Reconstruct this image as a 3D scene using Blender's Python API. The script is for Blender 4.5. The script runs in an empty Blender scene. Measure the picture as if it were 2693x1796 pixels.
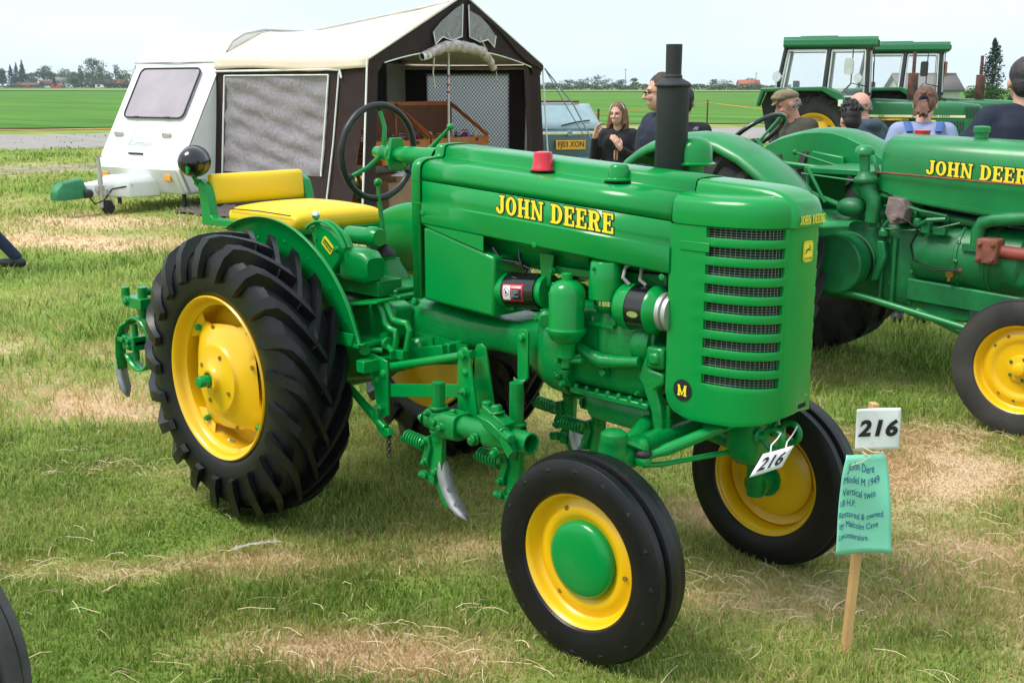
import bpy, bmesh, math, random
import numpy as np
from mathutils import Vector, Matrix
random.seed(7); rng = np.random.default_rng(11)
PI = math.pi; rad = math.radians
sc = bpy.context.scene
COL = sc.collection
# ------------------------------------------------------------------ camera
cam = bpy.data.cameras.new('camera'); cam.sensor_width = 36; cam.lens = 40.575; cam.clip_end = 6000; cam.clip_start = 0.05
camo = bpy.data.objects.new('camera', cam); COL.objects.link(camo); sc.camera = camo
CAM = Vector((3.8507, -3.0071, 1.6785))
cr = Vector((0.72073, 0.69322, 0.00122)); cu = Vector((-0.14864, 0.15281, 0.97701)); cf = Vector((-0.67710, 0.70434, -0.21317))
mw = Matrix((cr, cu, -cf)).transposed().to_4x4(); mw.translation = CAM
camo.matrix_world = mw
# ------------------------------------------------------------------ sky: a bright thin overcast over a Nishita sky
SUN_EL, SUN_AZ = rad(58), rad(-118)      # azimuth of the direction TOWARDS the sun, measured from +x
w = bpy.data.worlds.new('World'); sc.world = w; w.use_nodes = True
nt = w.node_tree; nt.nodes.clear()
sky = nt.nodes.new('ShaderNodeTexSky'); sky.sky_type = 'NISHITA'; sky.sun_disc = False
sky.sun_elevation = SUN_EL; sky.sun_rotation = PI/2 - SUN_AZ; sky.air_density = 1.0; sky.dust_density = 3.0; sky.ozone_density = 1.0
bg = nt.nodes.new('ShaderNodeBackground'); bg.inputs['Strength'].default_value = 0.06
veil = nt.nodes.new('ShaderNodeBackground'); veil.inputs['Strength'].default_value = 0.80
tc = nt.nodes.new('ShaderNodeTexCoord'); nz = nt.nodes.new('ShaderNodeTexNoise'); nz.inputs['Scale'].default_value = 2.2; nz.inputs['Detail'].default_value = 4
mp = nt.nodes.new('ShaderNodeMapping'); mp.inputs['Scale'].default_value = (1, 1, 3.2)
cr_ = nt.nodes.new('ShaderNodeValToRGB'); cr_.color_ramp.elements[0].position = .35; cr_.color_ramp.elements[1].position = .68
cr_.color_ramp.elements[0].color = (.70, .865, .965, 1); cr_.color_ramp.elements[1].color = (.87, .945, .985, 1)
nt.links.new(tc.outputs['Generated'], mp.inputs['Vector']); nt.links.new(mp.outputs['Vector'], nz.inputs['Vector'])
nt.links.new(nz.outputs['Fac'], cr_.inputs['Fac']); nt.links.new(cr_.outputs['Color'], veil.inputs['Color'])
nt.links.new(sky.outputs['Color'], bg.inputs['Color'])
ms = nt.nodes.new('ShaderNodeMixShader'); ms.inputs[0].default_value = 0.85
nt.links.new(bg.outputs[0], ms.inputs[1]); nt.links.new(veil.outputs[0], ms.inputs[2])
wo = nt.nodes.new('ShaderNodeOutputWorld'); nt.links.new(ms.outputs[0], wo.inputs['Surface'])
sl = bpy.data.lights.new('sun', 'SUN'); sl.energy = 2.0; sl.angle = rad(24); sl.color = (1, .965, .90)
so = bpy.data.objects.new('sun', sl); COL.objects.link(so); so.location = (0, 0, 30)
sdir = Vector((math.cos(SUN_EL)*math.cos(SUN_AZ), math.cos(SUN_EL)*math.sin(SUN_AZ), math.sin(SUN_EL)))
so.rotation_euler = sdir.to_track_quat('Z', 'Y').to_euler()
vs = sc.view_settings; vs.view_transform = 'Standard'; vs.look = 'None'; vs.exposure = 0.78; vs.gamma = 1; vs.use_curve_mapping = False
# ------------------------------------------------------------------ materials
MATS = {}
def mat(name, col, rough=.5, metal=0., var=.12, vscale=6., bump=0., bscale=60., coat=0., spec=.5, col2=None, trans=0., coatr=.05, stretch=None, detail=5):
    if name in MATS: return MATS[name]
    m = bpy.data.materials.new(name); m.use_nodes = True; t = m.node_tree
    b = t.nodes['Principled BSDF']
    b.inputs['Roughness'].default_value = rough; b.inputs['Metallic'].default_value = metal
    b.inputs['Specular IOR Level'].default_value = spec
    b.inputs['Coat Weight'].default_value = coat; b.inputs['Coat Roughness'].default_value = coatr
    b.inputs['Transmission Weight'].default_value = trans
    tcn = t.nodes.new('ShaderNodeTexCoord')
    n = t.nodes.new('ShaderNodeTexNoise'); n.inputs['Scale'].default_value = vscale; n.inputs['Detail'].default_value = detail
    if stretch:
        mpn = t.nodes.new('ShaderNodeMapping'); mpn.inputs['Rotation'].default_value = (0, 0, stretch[0]); mpn.inputs['Scale'].default_value = stretch[1]
        t.links.new(tcn.outputs['Object'], mpn.inputs['Vector']); t.links.new(mpn.outputs[0], n.inputs['Vector'])
    else: t.links.new(tcn.outputs['Object'], n.inputs['Vector'])
    mx = t.nodes.new('ShaderNodeMix'); mx.data_type = 'RGBA'
    rp = t.nodes.new('ShaderNodeMapRange'); rp.inputs[1].default_value = .3; rp.inputs[2].default_value = .7
    t.links.new(n.outputs['Fac'], rp.inputs[0]); t.links.new(rp.outputs[0], mx.inputs[0])
    c2 = col2 if col2 else tuple(min(1, c*(1+var)) for c in col)
    c1 = col if col2 else tuple(c*(1-var) for c in col)
    mx.inputs[6].default_value = (*c1, 1); mx.inputs[7].default_value = (*c2, 1)
    t.links.new(mx.outputs[2], b.inputs['Base Color'])
    rr = t.nodes.new('ShaderNodeMapRange'); rr.inputs[3].default_value = max(.02, rough*.85); rr.inputs[4].default_value = min(1, rough*1.2)
    n2 = t.nodes.new('ShaderNodeTexNoise'); n2.inputs['Scale'].default_value = vscale*3; n2.inputs['Detail'].default_value = 4
    t.links.new(tcn.outputs['Object'], n2.inputs['Vector']); t.links.new(n2.outputs['Fac'], rr.inputs[0]); t.links.new(rr.outputs[0], b.inputs['Roughness'])
    if bump:
        nb = t.nodes.new('ShaderNodeTexNoise'); nb.inputs['Scale'].default_value = bscale; nb.inputs['Detail'].default_value = 6
        bp = t.nodes.new('ShaderNodeBump'); bp.inputs['Strength'].default_value = bump; bp.inputs['Distance'].default_value = .01
        t.links.new(tcn.outputs['Object'], nb.inputs['Vector']); t.links.new(nb.outputs['Fac'], bp.inputs['Height']); t.links.new(bp.outputs[0], b.inputs['Normal'])
    MATS[name] = m; return m
GRN = mat('tractor_green', (.0, .255, .046), .22, var=.05, vscale=3, coat=.10, bump=.02, bscale=14, coatr=.06, spec=.38)
GRNC = mat('cast_green', (.0, .205, .038), .28, var=.12, vscale=14, bump=.16, bscale=70, coat=.1, coatr=.12, spec=.4)
YEL = mat('wheel_yellow', (.82, .48, .002), .36, var=.05, vscale=5, coat=.35, coatr=.12)
YELV = mat('vinyl_yellow', (.86, .56, .003), .42, var=.03, bump=.05, bscale=25, spec=.5)
RUB = mat('rubber', (.0055, .0055, .0075), .38, var=.35, vscale=9, bump=.10, bscale=150, spec=.4)
RUBG = mat('rubber_grey', (.075, .07, .072), .75, var=.35, vscale=10, bump=.2, bscale=120)
RUBD = mat('rubber_dusty', (.034, .032, .031), .75, var=.45, vscale=6, bump=.2, bscale=120)
BLK = mat('black_gloss', (.006, .006, .007), .22, coat=.5)
BLKM = mat('black_matt', (.018, .019, .021), .62, bump=.08, bscale=90, var=.2)
DARK = mat('dark_core', (.004, .005, .005), .8)
RED = mat('red_plastic', (.62, .012, .03), .35, coat=.3)
STEEL = mat('bare_steel', (.55, .55, .56), .34, metal=1., var=.15, vscale=30)
CHROME = mat('chrome', (.82, .82, .84), .12, metal=1.)
BRASS = mat('galvanised', (.50, .50, .48), .45, metal=.7)
WHITE = mat('white_card', (.82, .83, .86), .6, var=.02)
INK = mat('black_print', (.012, .012, .016), .5)
YTX = mat('yellow_print', (.93, .72, .03), .4, var=.02)
GTX = mat('green_print', (.002, .13, .03), .45)
# ------------------------------------------------------------------ mesh builder
def frame(d):
    d = Vector(d).normalized(); a = Vector((0, 0, 1)) if abs(d.z) < .9 else Vector((1, 0, 0))
    x = a.cross(d).normalized(); return x, d.cross(x), d
class B:
    def __init__(s): s.v = []; s.f = []; s.mi = []; s.cm = 0
    def add(s, vs, fs):
        n = len(s.v); s.v += [tuple(v) for v in vs]; s.f += [tuple(i+n for i in f) for f in fs]; s.mi += [s.cm]*len(fs); return s
    def box(s, c, sz, R=None):
        x, y, z = (k/2 for k in sz); c = Vector(c)
        vs = [Vector(p) for p in ((-x,-y,-z),(x,-y,-z),(x,y,-z),(-x,y,-z),(-x,-y,z),(x,-y,z),(x,y,z),(-x,y,z))]
        if R is not None: vs = [R @ v for v in vs]
        return s.add([c+v for v in vs], [(0,3,2,1),(4,5,6,7),(0,1,5,4),(1,2,6,5),(2,3,7,6),(3,0,4,7)])
    def bx(s, x0, x1, y0, y1, z0, z1): return s.box(((x0+x1)/2,(y0+y1)/2,(z0+z1)/2), (abs(x1-x0),abs(y1-y0),abs(z1-z0)))
    def bar(s, p0, p1, wd, th, up=(0,0,1)):
        p0, p1 = Vector(p0), Vector(p1); d = p1-p0; L = d.length; d.normalize(); a = Vector(up).cross(d)
        if a.length < 1e-4: a = Vector((1,0,0))
        a.normalize(); b = d.cross(a); R = Matrix((d, a, b)).transposed()
        return s.box((p0+p1)/2, (L, wd, th), R)
    def lathe(s, prof, o, ax, n=32, cap0=False, cap1=False, a0=0., a1=2*PI, seam=None):
        X, Y, D = frame(ax); o = Vector(o); vs = []; full = abs(a1-a0-2*PI) < 1e-6; m = n if full else n+1
        for r, hh in prof:
            for k in range(m):
                a = a0+(a1-a0)*k/n; vs.append(o+D*hh+(X*math.cos(a)+Y*math.sin(a))*r)
        fs = []
        for i in range(len(prof)-1):
            for k in range(n):
                k2 = (k+1) % m; fs.append((i*m+k, i*m+k2, (i+1)*m+k2, (i+1)*m+k))
        if cap0: fs.append(tuple(range(m-1, -1, -1)))
        if cap1: fs.append(tuple((len(prof)-1)*m+k for k in range(m)))
        return s.add(vs, fs)
    def cyl(s, p0, p1, r, r1=None, n=16):
        p0, p1 = Vector(p0), Vector(p1); L = (p1-p0).length
        return s.lathe([(r, 0), (r if r1 is None else r1, L)], p0, p1-p0, n, True, True)
    def bolt(s, p, ax, r=.011, h=.012):
        ax = Vector(ax).normalized(); p = Vector(p)
        s.lathe([(r*1.35, -.002), (r*1.35, .003)], p, ax, 12, False, True)
        return s.lathe([(r, .003), (r, h), (r*.7, h+.003)], p, ax, 6, False, True)
    def rivet(s, p, ax, r=.012):
        return s.lathe([(r, 0), (r*.85, r*.4), (r*.4, r*.65)], p, ax, 10, False, True)
    def sph(s, c, r, n=16, m=10, sq=(1,1,1), R=None):
        vs = []; fs = []; c = Vector(c)
        for i in range(m+1):
            t = PI*i/m
            for k in range(n):
                a = 2*PI*k/n; q = Vector((math.sin(t)*math.cos(a)*r*sq[0], math.sin(t)*math.sin(a)*r*sq[1], math.cos(t)*r*sq[2]))
                vs.append(c+(R @ q if R is not None else q))
        for i in range(m):
            for k in range(n): fs.append((i*n+k, (i+1)*n+k, (i+1)*n+(k+1) % n, i*n+(k+1) % n))
        return s.add(vs, fs)
    def tube(s, path, r, n=8, caps=True, closed=False, flat=1.):
        P = [Vector(q) for q in path]; N = len(P); vs = []; fs = []
        X = None
        for i in range(N):
            if closed: d = (P[(i+1) % N]-P[i-1]).normalized()
            else: d = (P[min(i+1, N-1)]-P[max(i-1, 0)]).normalized()
            if X is None: X, Y, _ = frame(d)
            else:
                X = (X-d*X.dot(d)).normalized(); Y = d.cross(X)
            ri = r[i] if isinstance(r, (list, tuple)) else r
            for k in range(n):
                a = 2*PI*k/n; vs.append(P[i]+X*math.cos(a)*ri+Y*math.sin(a)*ri*flat)
        for i in range(N if closed else N-1):
            j = (i+1) % N
            for k in range(n): fs.append((i*n+k, i*n+(k+1) % n, j*n+(k+1) % n, j*n+k))
        if caps and not closed: fs += [tuple(range(n-1, -1, -1)), tuple((N-1)*n+k for k in range(n))]
        return s.add(vs, fs)
    def capsule(s, p0, p1, r0, r1, n=12):
        p0, p1 = Vector(p0), Vector(p1); L = (p1-p0).length; pr = [(r0*.02, -r0*.999)]
        for k in range(1, 4): a = PI/2*k/4; pr.append((r0*math.sin(a), -r0*math.cos(a)))
        pr += [(r0, 0), (r1, L)]
        for k in range(1, 4): a = PI/2*k/4; pr.append((r1*math.cos(a), L+r1*math.sin(a)))
        pr.append((r1*.02, L+r1*.999))
        return s.lathe(pr, p0, p1-p0, n, True, True)
    def prism(s, poly, o, ex, ey, t):
        o, ex, ey = Vector(o), Vector(ex), Vector(ey); ez = ex.cross(ey).normalized(); n = len(poly)
        A = [o+ex*a+ey*b for a, b in poly]; vs = A+[q+ez*t for q in A]
        fs = [tuple(range(n-1, -1, -1)), tuple(range(n, 2*n))]+[(i, (i+1) % n, n+(i+1) % n, n+i) for i in range(n)]
        return s.add(vs, fs)
    def xz(s, poly, y0, y1):   # polygon in x,z extruded from y0 to y1
        return s.prism(poly, (0, y0, 0), (1, 0, 0), (0, 0, 1), -(y1-y0)) if True else None
    def loft(s, secs, cap=True):
        n = len(secs[0]); vs = [q for sct in secs for q in sct]; fs = []
        for i in range(len(secs)-1):
            for k in range(n): fs.append((i*n+k, i*n+(k+1) % n, (i+1)*n+(k+1) % n, (i+1)*n+k))
        if cap: fs += [tuple(range(n-1, -1, -1)), tuple((len(secs)-1)*n+k for k in range(n))]
        return s.add(vs, fs)
    def grid(s, rows, closed=False, skip=None):
        n = len(rows[0]); vs = [q for rw in rows for q in rw]; fs = []
        for i in range(len(rows)-1):
            for k in range(n if closed else n-1):
                if skip and skip(i, k): continue
                fs.append((i*n+k, i*n+(k+1) % n, (i+1)*n+(k+1) % n, (i+1)*n+k))
        return s.add(vs, fs)
    def mirror_y(s, yc=0.):
        n = len(s.v); fv = [(a, 2*yc-b, c) for a, b, c in s.v]; ff = [tuple(i+n for i in reversed(q)) for q in s.f]
        s.v += fv; s.f += ff; s.mi += list(s.mi); return s
    def xf(s, Mx): s.v = [tuple(Mx @ Vector(q)) for q in s.v]; return s
    def pieces(s):
        """clusters of loose islands that stand apart"""
        n = len(s.v); par = list(range(n))
        def fd(i):
            while par[i] != i: par[i] = par[par[i]]; i = par[i]
            return i
        for f_ in s.f:
            a = fd(f_[0])
            for j in f_[1:]: par[fd(j)] = a
        rt = np.array([fd(i) for i in range(n)]); _, isl = np.unique(rt, return_inverse=True); k = isl.max()+1
        if k < 2 or k > 1500: return None
        P = np.array(s.v, float); lo = np.full((k, 3), 1e9); hi = -lo; np.minimum.at(lo, isl, P); np.maximum.at(hi, isl, P); sz = (hi-lo).max(1)
        gap = np.maximum(0, np.maximum(lo[:, None]-hi[None], lo[None]-hi[:, None])); near = np.sqrt((gap**2).sum(2)) <= np.maximum(.0195, .49*np.maximum(sz[:, None], sz[None]))
        lab = np.arange(k)
        while True:
            nl_ = np.array([lab[near[i]].min() for i in range(k)])
            if (nl_ == lab).all(): break
            lab = nl_
        return lab[isl] if len(set(lab)) > 1 else None
    def mk(s, name, m, parent=None, **kw):
        if parent is not None and len(s.v) < 30000 and not kw.get('kind'):
            pc = s.pieces()
            if pc is not None:
                out = None
                for q in sorted(set(pc)):
                    ids = np.nonzero(pc == q)[0]; mp_ = {int(i): j for j, i in enumerate(ids)}; t = B(); t.v = [s.v[i] for i in ids]
                    for f_, mi in zip(s.f, s.mi):
                        if f_[0] in mp_: t.f.append(tuple(mp_[i] for i in f_)); t.mi.append(mi)
                    o = t.mk1(name, m, parent, **kw); out = out or o
                return out
        return s.mk1(name, m, parent, **kw)
    def mk1(s, name, m, parent=None, bevel=0., seg=2, ang=38, smooth=True, sol=0., sub=0, loc=None, rot=None, kind=None, label=None, off=-1, recalc=True):
        me = bpy.data.meshes.new(name); me.from_pydata(s.v, [], s.f)
        if recalc and smooth:
            bm = bmesh.new(); bm.from_mesh(me); bmesh.ops.recalc_face_normals(bm, faces=bm.faces); bm.to_mesh(me); bm.free()
        me.update()
        for q in (m if isinstance(m, (list, tuple)) else [m]): me.materials.append(q)
        if any(s.mi): me.polygons.foreach_set('material_index', s.mi)
        if smooth:
            me.polygons.foreach_set('use_smooth', [True]*len(me.polygons)); me.set_sharp_from_angle(angle=rad(ang))
        o = bpy.data.objects.new(name, me); COL.objects.link(o)
        if parent is not None: o.parent = parent
        if loc is not None: o.location = loc
        if rot is not None: o.rotation_euler = rot
        if sol:
            md = o.modifiers.new('s', 'SOLIDIFY'); md.thickness = sol; md.offset = off
        if bevel:
            md = o.modifiers.new('b', 'BEVEL'); md.width = bevel; md.segments = seg; md.limit_method = 'ANGLE'; md.angle_limit = rad(32); md.harden_normals = False
        if sub:
            md = o.modifiers.new('u', 'SUBSURF'); md.levels = sub; md.render_levels = sub
        if kind: o['kind'] = kind
        if label: o['label'] = label
        return o
def thing(name, label, cat, loc=(0,0,0), rz=0., group=None):
    o = bpy.data.objects.new(name, None); COL.objects.link(o); o.location = loc; o.rotation_euler = (0, 0, rz); o.empty_display_size = .1
    o['label'] = label; o['category'] = cat
    if group: o['group'] = group
    return o
def tag(o, label, cat, group=None):
    o['label'] = label; o['category'] = cat
    if group: o['group'] = group
    return o
def copy_tree(o, parent=None):
    c = o.copy(); COL.objects.link(c); c.parent = parent
    for ch in list(o.children): copy_tree(ch, c)
    return c
def sect(x, hy, z0, z1, n=24, p=4., yc=0.):     # superellipse section across x
    out = []; zc = (z0+z1)/2; hz = (z1-z0)/2
    for k in range(n):
        a = 2*PI*k/n; c, s_ = math.cos(a), math.sin(a)
        out.append((x, yc+hy*math.copysign(abs(c)**(2/p), c), zc+hz*math.copysign(abs(s_)**(2/p), s_)))
    return out
def rrect(w_, h_, r, n=5):
    out = []
    for cx, cy, a0 in ((w_/2-r, h_/2-r, 0), (-w_/2+r, h_/2-r, PI/2), (-w_/2+r, -h_/2+r, PI), (w_/2-r, -h_/2+r, 1.5*PI)):
        for k in range(n+1): a = a0+PI/2*k/n; out.append((cx+r*math.cos(a), cy+r*math.sin(a)))
    return out
def spring(p0, p1, R, r, turns, n=10):
    p0, p1 = Vector(p0), Vector(p1); X, Y, D = frame(p1-p0); L = (p1-p0).length; N = turns*n
    return [p0+D*(L*i/N)+(X*math.cos(2*PI*i/n)+Y*math.sin(2*PI*i/n))*R for i in range(N+1)]
# ------------------------------------------------------------------ lettering
def slab_glyph(ch):     # polygons on a 10-high cell; returns (width, [poly...])
    T, t, S = 2.3, 1.35, 1.2     # stem, thin stroke, serif height
    def R(x0, y0, x1, y1): return [(x0,y0),(x1,y0),(x1,y1),(x0,y1)]
    def arc(cx, cy, rx, ry, wx, wy, a0, a1, n=14):
        ps = []
        for i in range(n):
            u0 = rad(a0+(a1-a0)*i/n); u1 = rad(a0+(a1-a0)*(i+1)/n)
            ps.append([(cx+rx*math.cos(u0), cy+ry*math.sin(u0)), (cx+rx*math.cos(u1), cy+ry*math.sin(u1)),
                       (cx+(rx-wx)*math.cos(u1), cy+(ry-wy)*math.sin(u1)), (cx+(rx-wx)*math.cos(u0), cy+(ry-wy)*math.sin(u0))])
        return ps
    if ch == 'J': return 6.2, [R(2.4,10-S,6.2,10), R(3.2,2.6,3.2+T,10-S)]+arc(2.75,2.6,2.75,2.6,T,t,180,360,12)+[R(0,2.2,1.9,3.4)]
    if ch == 'O': return 7.6, arc(3.8,5,3.8,5,T,t,0,360,28)
    if ch == 'H': return 8.4, [R(.7,S,.7+T,10-S), R(5.4,S,5.4+T,10-S), R(3,4.4,5.4,5.7)]+[R(x,y,x+3.7,y+S) for x in (0,4.7) for y in (0,10-S)]
    if ch == 'N': return 8.6, [R(.9,S,.9+t,10-S), R(6.3,0,6.3+t,10-S), [(.9,10-S),(3.0,10-S),(7.65,0),(5.6,0)], R(0,10-S,3.0,10), R(0,0,3.2,S), R(5.4,10-S,8.6,10)]
    if ch == 'D': return 7.8, [R(.8,0,.8+T,10), R(0,0,.8,S), R(0,10-S,.8,10), R(3.1,0,3.6,t), R(3.1,10-t,3.6,10)]+arc(3.6,5,4.2,5,T,t,-90,90,14)
    if ch == 'E': return 7.0, [R(.8,0,.8+T,10), R(0,0,.8,S), R(0,10-S,.8,10), R(3.1,0,7,S), R(3.1,10-S,6.8,10), R(3.1,4.4,5.2,5.6), R(5.8,S,7,3.2), R(5.6,7,6.8,10-S), R(4.4,3.6,5.3,4.4), R(4.4,5.6,5.3,6.5)]
    if ch == 'R': return 8.0, [R(.8,S,.8+T,10-S), R(0,10-S,3.1,10), R(0,0,3.9,S), R(3.1,10-t,4.2,10), R(3.1,4.3,4.2,5.6)]+arc(4.2,7.15,3.1,2.85,T,t,-90,90,12)+[[(3.9,4.4),(5.9,4.4),(7.0,1.1),(4.9,1.1)], R(4.9,0,8,S)]
    if ch == 'M': return 10.4, [R(.8,S,.8+t+.6,10-S), R(7.6,S,7.6+T,10-S), [(.8,10-S),(2.9,10-S),(5.4,2.4),(4.6,.6)], [(7.6,10-S),(9.4,10-S),(5.5,.6),(4.6,.6)], R(0,0,3.4,S), R(6.7,0,10.4,S), R(0,10-S,2.9,10), R(7.4,10-S,10.4,10)]
    return 3.2, []
def inflate(q, e):
    cx = sum(a for a, b in q)/len(q); cy = sum(b for a, b in q)/len(q); out = []
    n = len(q); ar = sum(q[i][0]*q[(i+1) % n][1]-q[(i+1) % n][0]*q[i][1] for i in range(n))
    if ar < 0: q = q[::-1]
    for i in range(n):
        p0, p1, p2 = q[i-1], q[i], q[(i+1) % n]
        d1 = Vector((p1[0]-p0[0], p1[1]-p0[1])); d2 = Vector((p2[0]-p1[0], p2[1]-p1[1]))
        if d1.length < 1e-6 or d2.length < 1e-6: out.append(p1); continue
        d1.normalize(); d2.normalize(); n1 = Vector((d1.y, -d1.x)); n2 = Vector((d2.y, -d2.x)); bi = n1+n2
        if bi.length < .2: bi = n1
        bi = bi.normalized()/max(.6, bi.normalized().dot(n1)); out.append((p1[0]+bi.x*e, p1[1]+bi.y*e))
    return out
def slab_text(txt, h_, wscale, fn, name, parent, outline=.45, gap=.9, mats=None):
    """flat printed letters; fn(u,v,lift) maps letter metres to a surface point"""
    s_ = h_/10; bo = B(); bi = B(); x = 0; k = 0
    for ch in txt:
        wd, polys = slab_glyph(ch)
        for q in polys:
            k += 1
            for bb, e, l0 in ((bo, outline, .0012), (bi, 0, .0024)):
                qq = inflate(q, e) if e else q
                ar = sum(qq[i][0]*qq[(i+1) % len(qq)][1]-qq[(i+1) % len(qq)][0]*qq[i][1] for i in range(len(qq)))
                if ar < 0: qq = qq[::-1]
                bb.add([fn((x+a)*s_*wscale, b*s_, l0+(k % 23)*.00003) for a, b in qq], [tuple(range(len(qq)))])
        x += wd+gap
    m1, m2 = mats or (YTX, INK)
    o = bi.mk(name, m1, parent, smooth=False)
    if outline: bo.mk('letter_outline', m2, parent, smooth=False)
    return o, (x-gap)*s_*wscale
def font_mesh(txt, size, shear=0., bold=0., sx=1., spacing=1.):
    cu_ = bpy.data.curves.new('txt', 'FONT'); cu_.body = txt; cu_.size = size; cu_.shear = shear; cu_.offset = bold; cu_.space_character = spacing; cu_.resolution_u = 3
    o = bpy.data.objects.new('txt', cu_); COL.objects.link(o); bpy.context.view_layer.update()
    me = bpy.data.meshes.new_from_object(o.evaluated_get(bpy.context.evaluated_depsgraph_get()))
    bpy.data.objects.remove(o); V = [(q.co.x*sx, q.co.y) for q in me.vertices]; Fc = [tuple(q.vertices) for q in me.polygons]
    bpy.data.meshes.remove(me); return V, Fc
def font_text(txt, size, fn, name, m, parent, shear=0., bold=0., sx=1., spacing=1., cx=True, lift=.0015):
    V, Fc = font_mesh(txt, size, shear, bold, sx, spacing)
    if not V: return
    x0 = min(a for a, b in V); x1 = max(a for a, b in V); y0 = min(b for a, b in V); y1 = max(b for a, b in V)
    ox = (x0+x1)/2 if cx else x0; oy = (y0+y1)/2 if cx else 0
    b_ = B(); b_.add([fn(a-ox, c-oy, lift) for a, c in V], Fc); return b_.mk(name, m, parent, smooth=False)
# ------------------------------------------------------------------ ground
FH = Vector((-.69303, .72091)); RH = Vector((.72091, .69303)); C2 = Vector((CAM.x, CAM.y))
def ld(lat, dep): q = C2+RH*lat+FH*dep; return q.x, q.y
def gz(x, y):                     # the fen rises very slightly in the distance
    d = math.hypot(x-CAM.x, y-CAM.y); t = max(0., d-70)/830
    return 2.15*min(1.6, t)
# patches of dry cut grass: x, y, rx, ry, angle, strength
DRY = [(1.34,-.95,.36,.19,.6,1.0),(1.05,-1.2,.4,.2,.6,.4),(1.85,1.9,.6,.30,.75,.95),(1.45,2.3,.4,.2,.8,.6),(2.3,1.1,.3,.18,.8,.5),(-1.75,-.25,.55,.18,.75,.75),(-2.3,-.3,.6,.2,.75,.4),
       (.04,-1.34,.42,.11,.75,.75),(.50,-.78,.4,.12,.75,.4),(.98,-.2,.35,.16,.75,.4),(-8.2,3.1,3.4,.75,.78,.85),(-5.6,4.1,1.6,.5,.78,.45),(-11,3.0,3.0,.7,.78,.5),(1.5,.75,.4,.2,.7,.75),(2.0,.2,.4,.2,.7,.5),(2.9,1.5,.6,.5,.7,.5),(2.5,-.6,.5,.3,.7,.35),
       (-3.2,.6,1.3,.3,.76,.45),(-.95,-.75,.4,.12,.76,.5),(.4,1.6,.9,.4,.7,.35),(3.4,2.4,.8,.4,.7,.6)]
LUSH = [(1.9,-1.9,.8,.45,.8),(.45,-1.45,.75,.35,.75),(-1.2,-1.0,.7,.3,.75),(.9,-1.75,.5,.5,.8)]
def ell(x, y, e):
    dx, dy = x-e[0], y-e[1]; c, s_ = math.cos(e[4]), math.sin(e[4]); a = (dx*c+dy*s_)/e[2]; b_ = (-dx*s_+dy*c)/e[3]; return np.exp(-(a*a+b_*b_))
_g = [(rng.uniform(.6, 9), rng.uniform(0, 2*PI), rng.uniform(0, 2*PI)) for _ in range(26)]
def fnoise(x, y):
    v = 0.
    for k, a, ph in _g: v = v+np.sin((x*math.cos(a)+y*math.sin(a))*k+ph)/k**.55
    return v/3.6
def dryness(x, y):
    v = .15+.24*fnoise(x, y)+.16*fnoise(x*3.1+7, y*3.1)
    for e in DRY: v = v+e[5]*ell(x, y, e)
    for e in LUSH: v = v-.25*ell(x, y, e)
    return np.clip(v, 0, 1)
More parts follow.
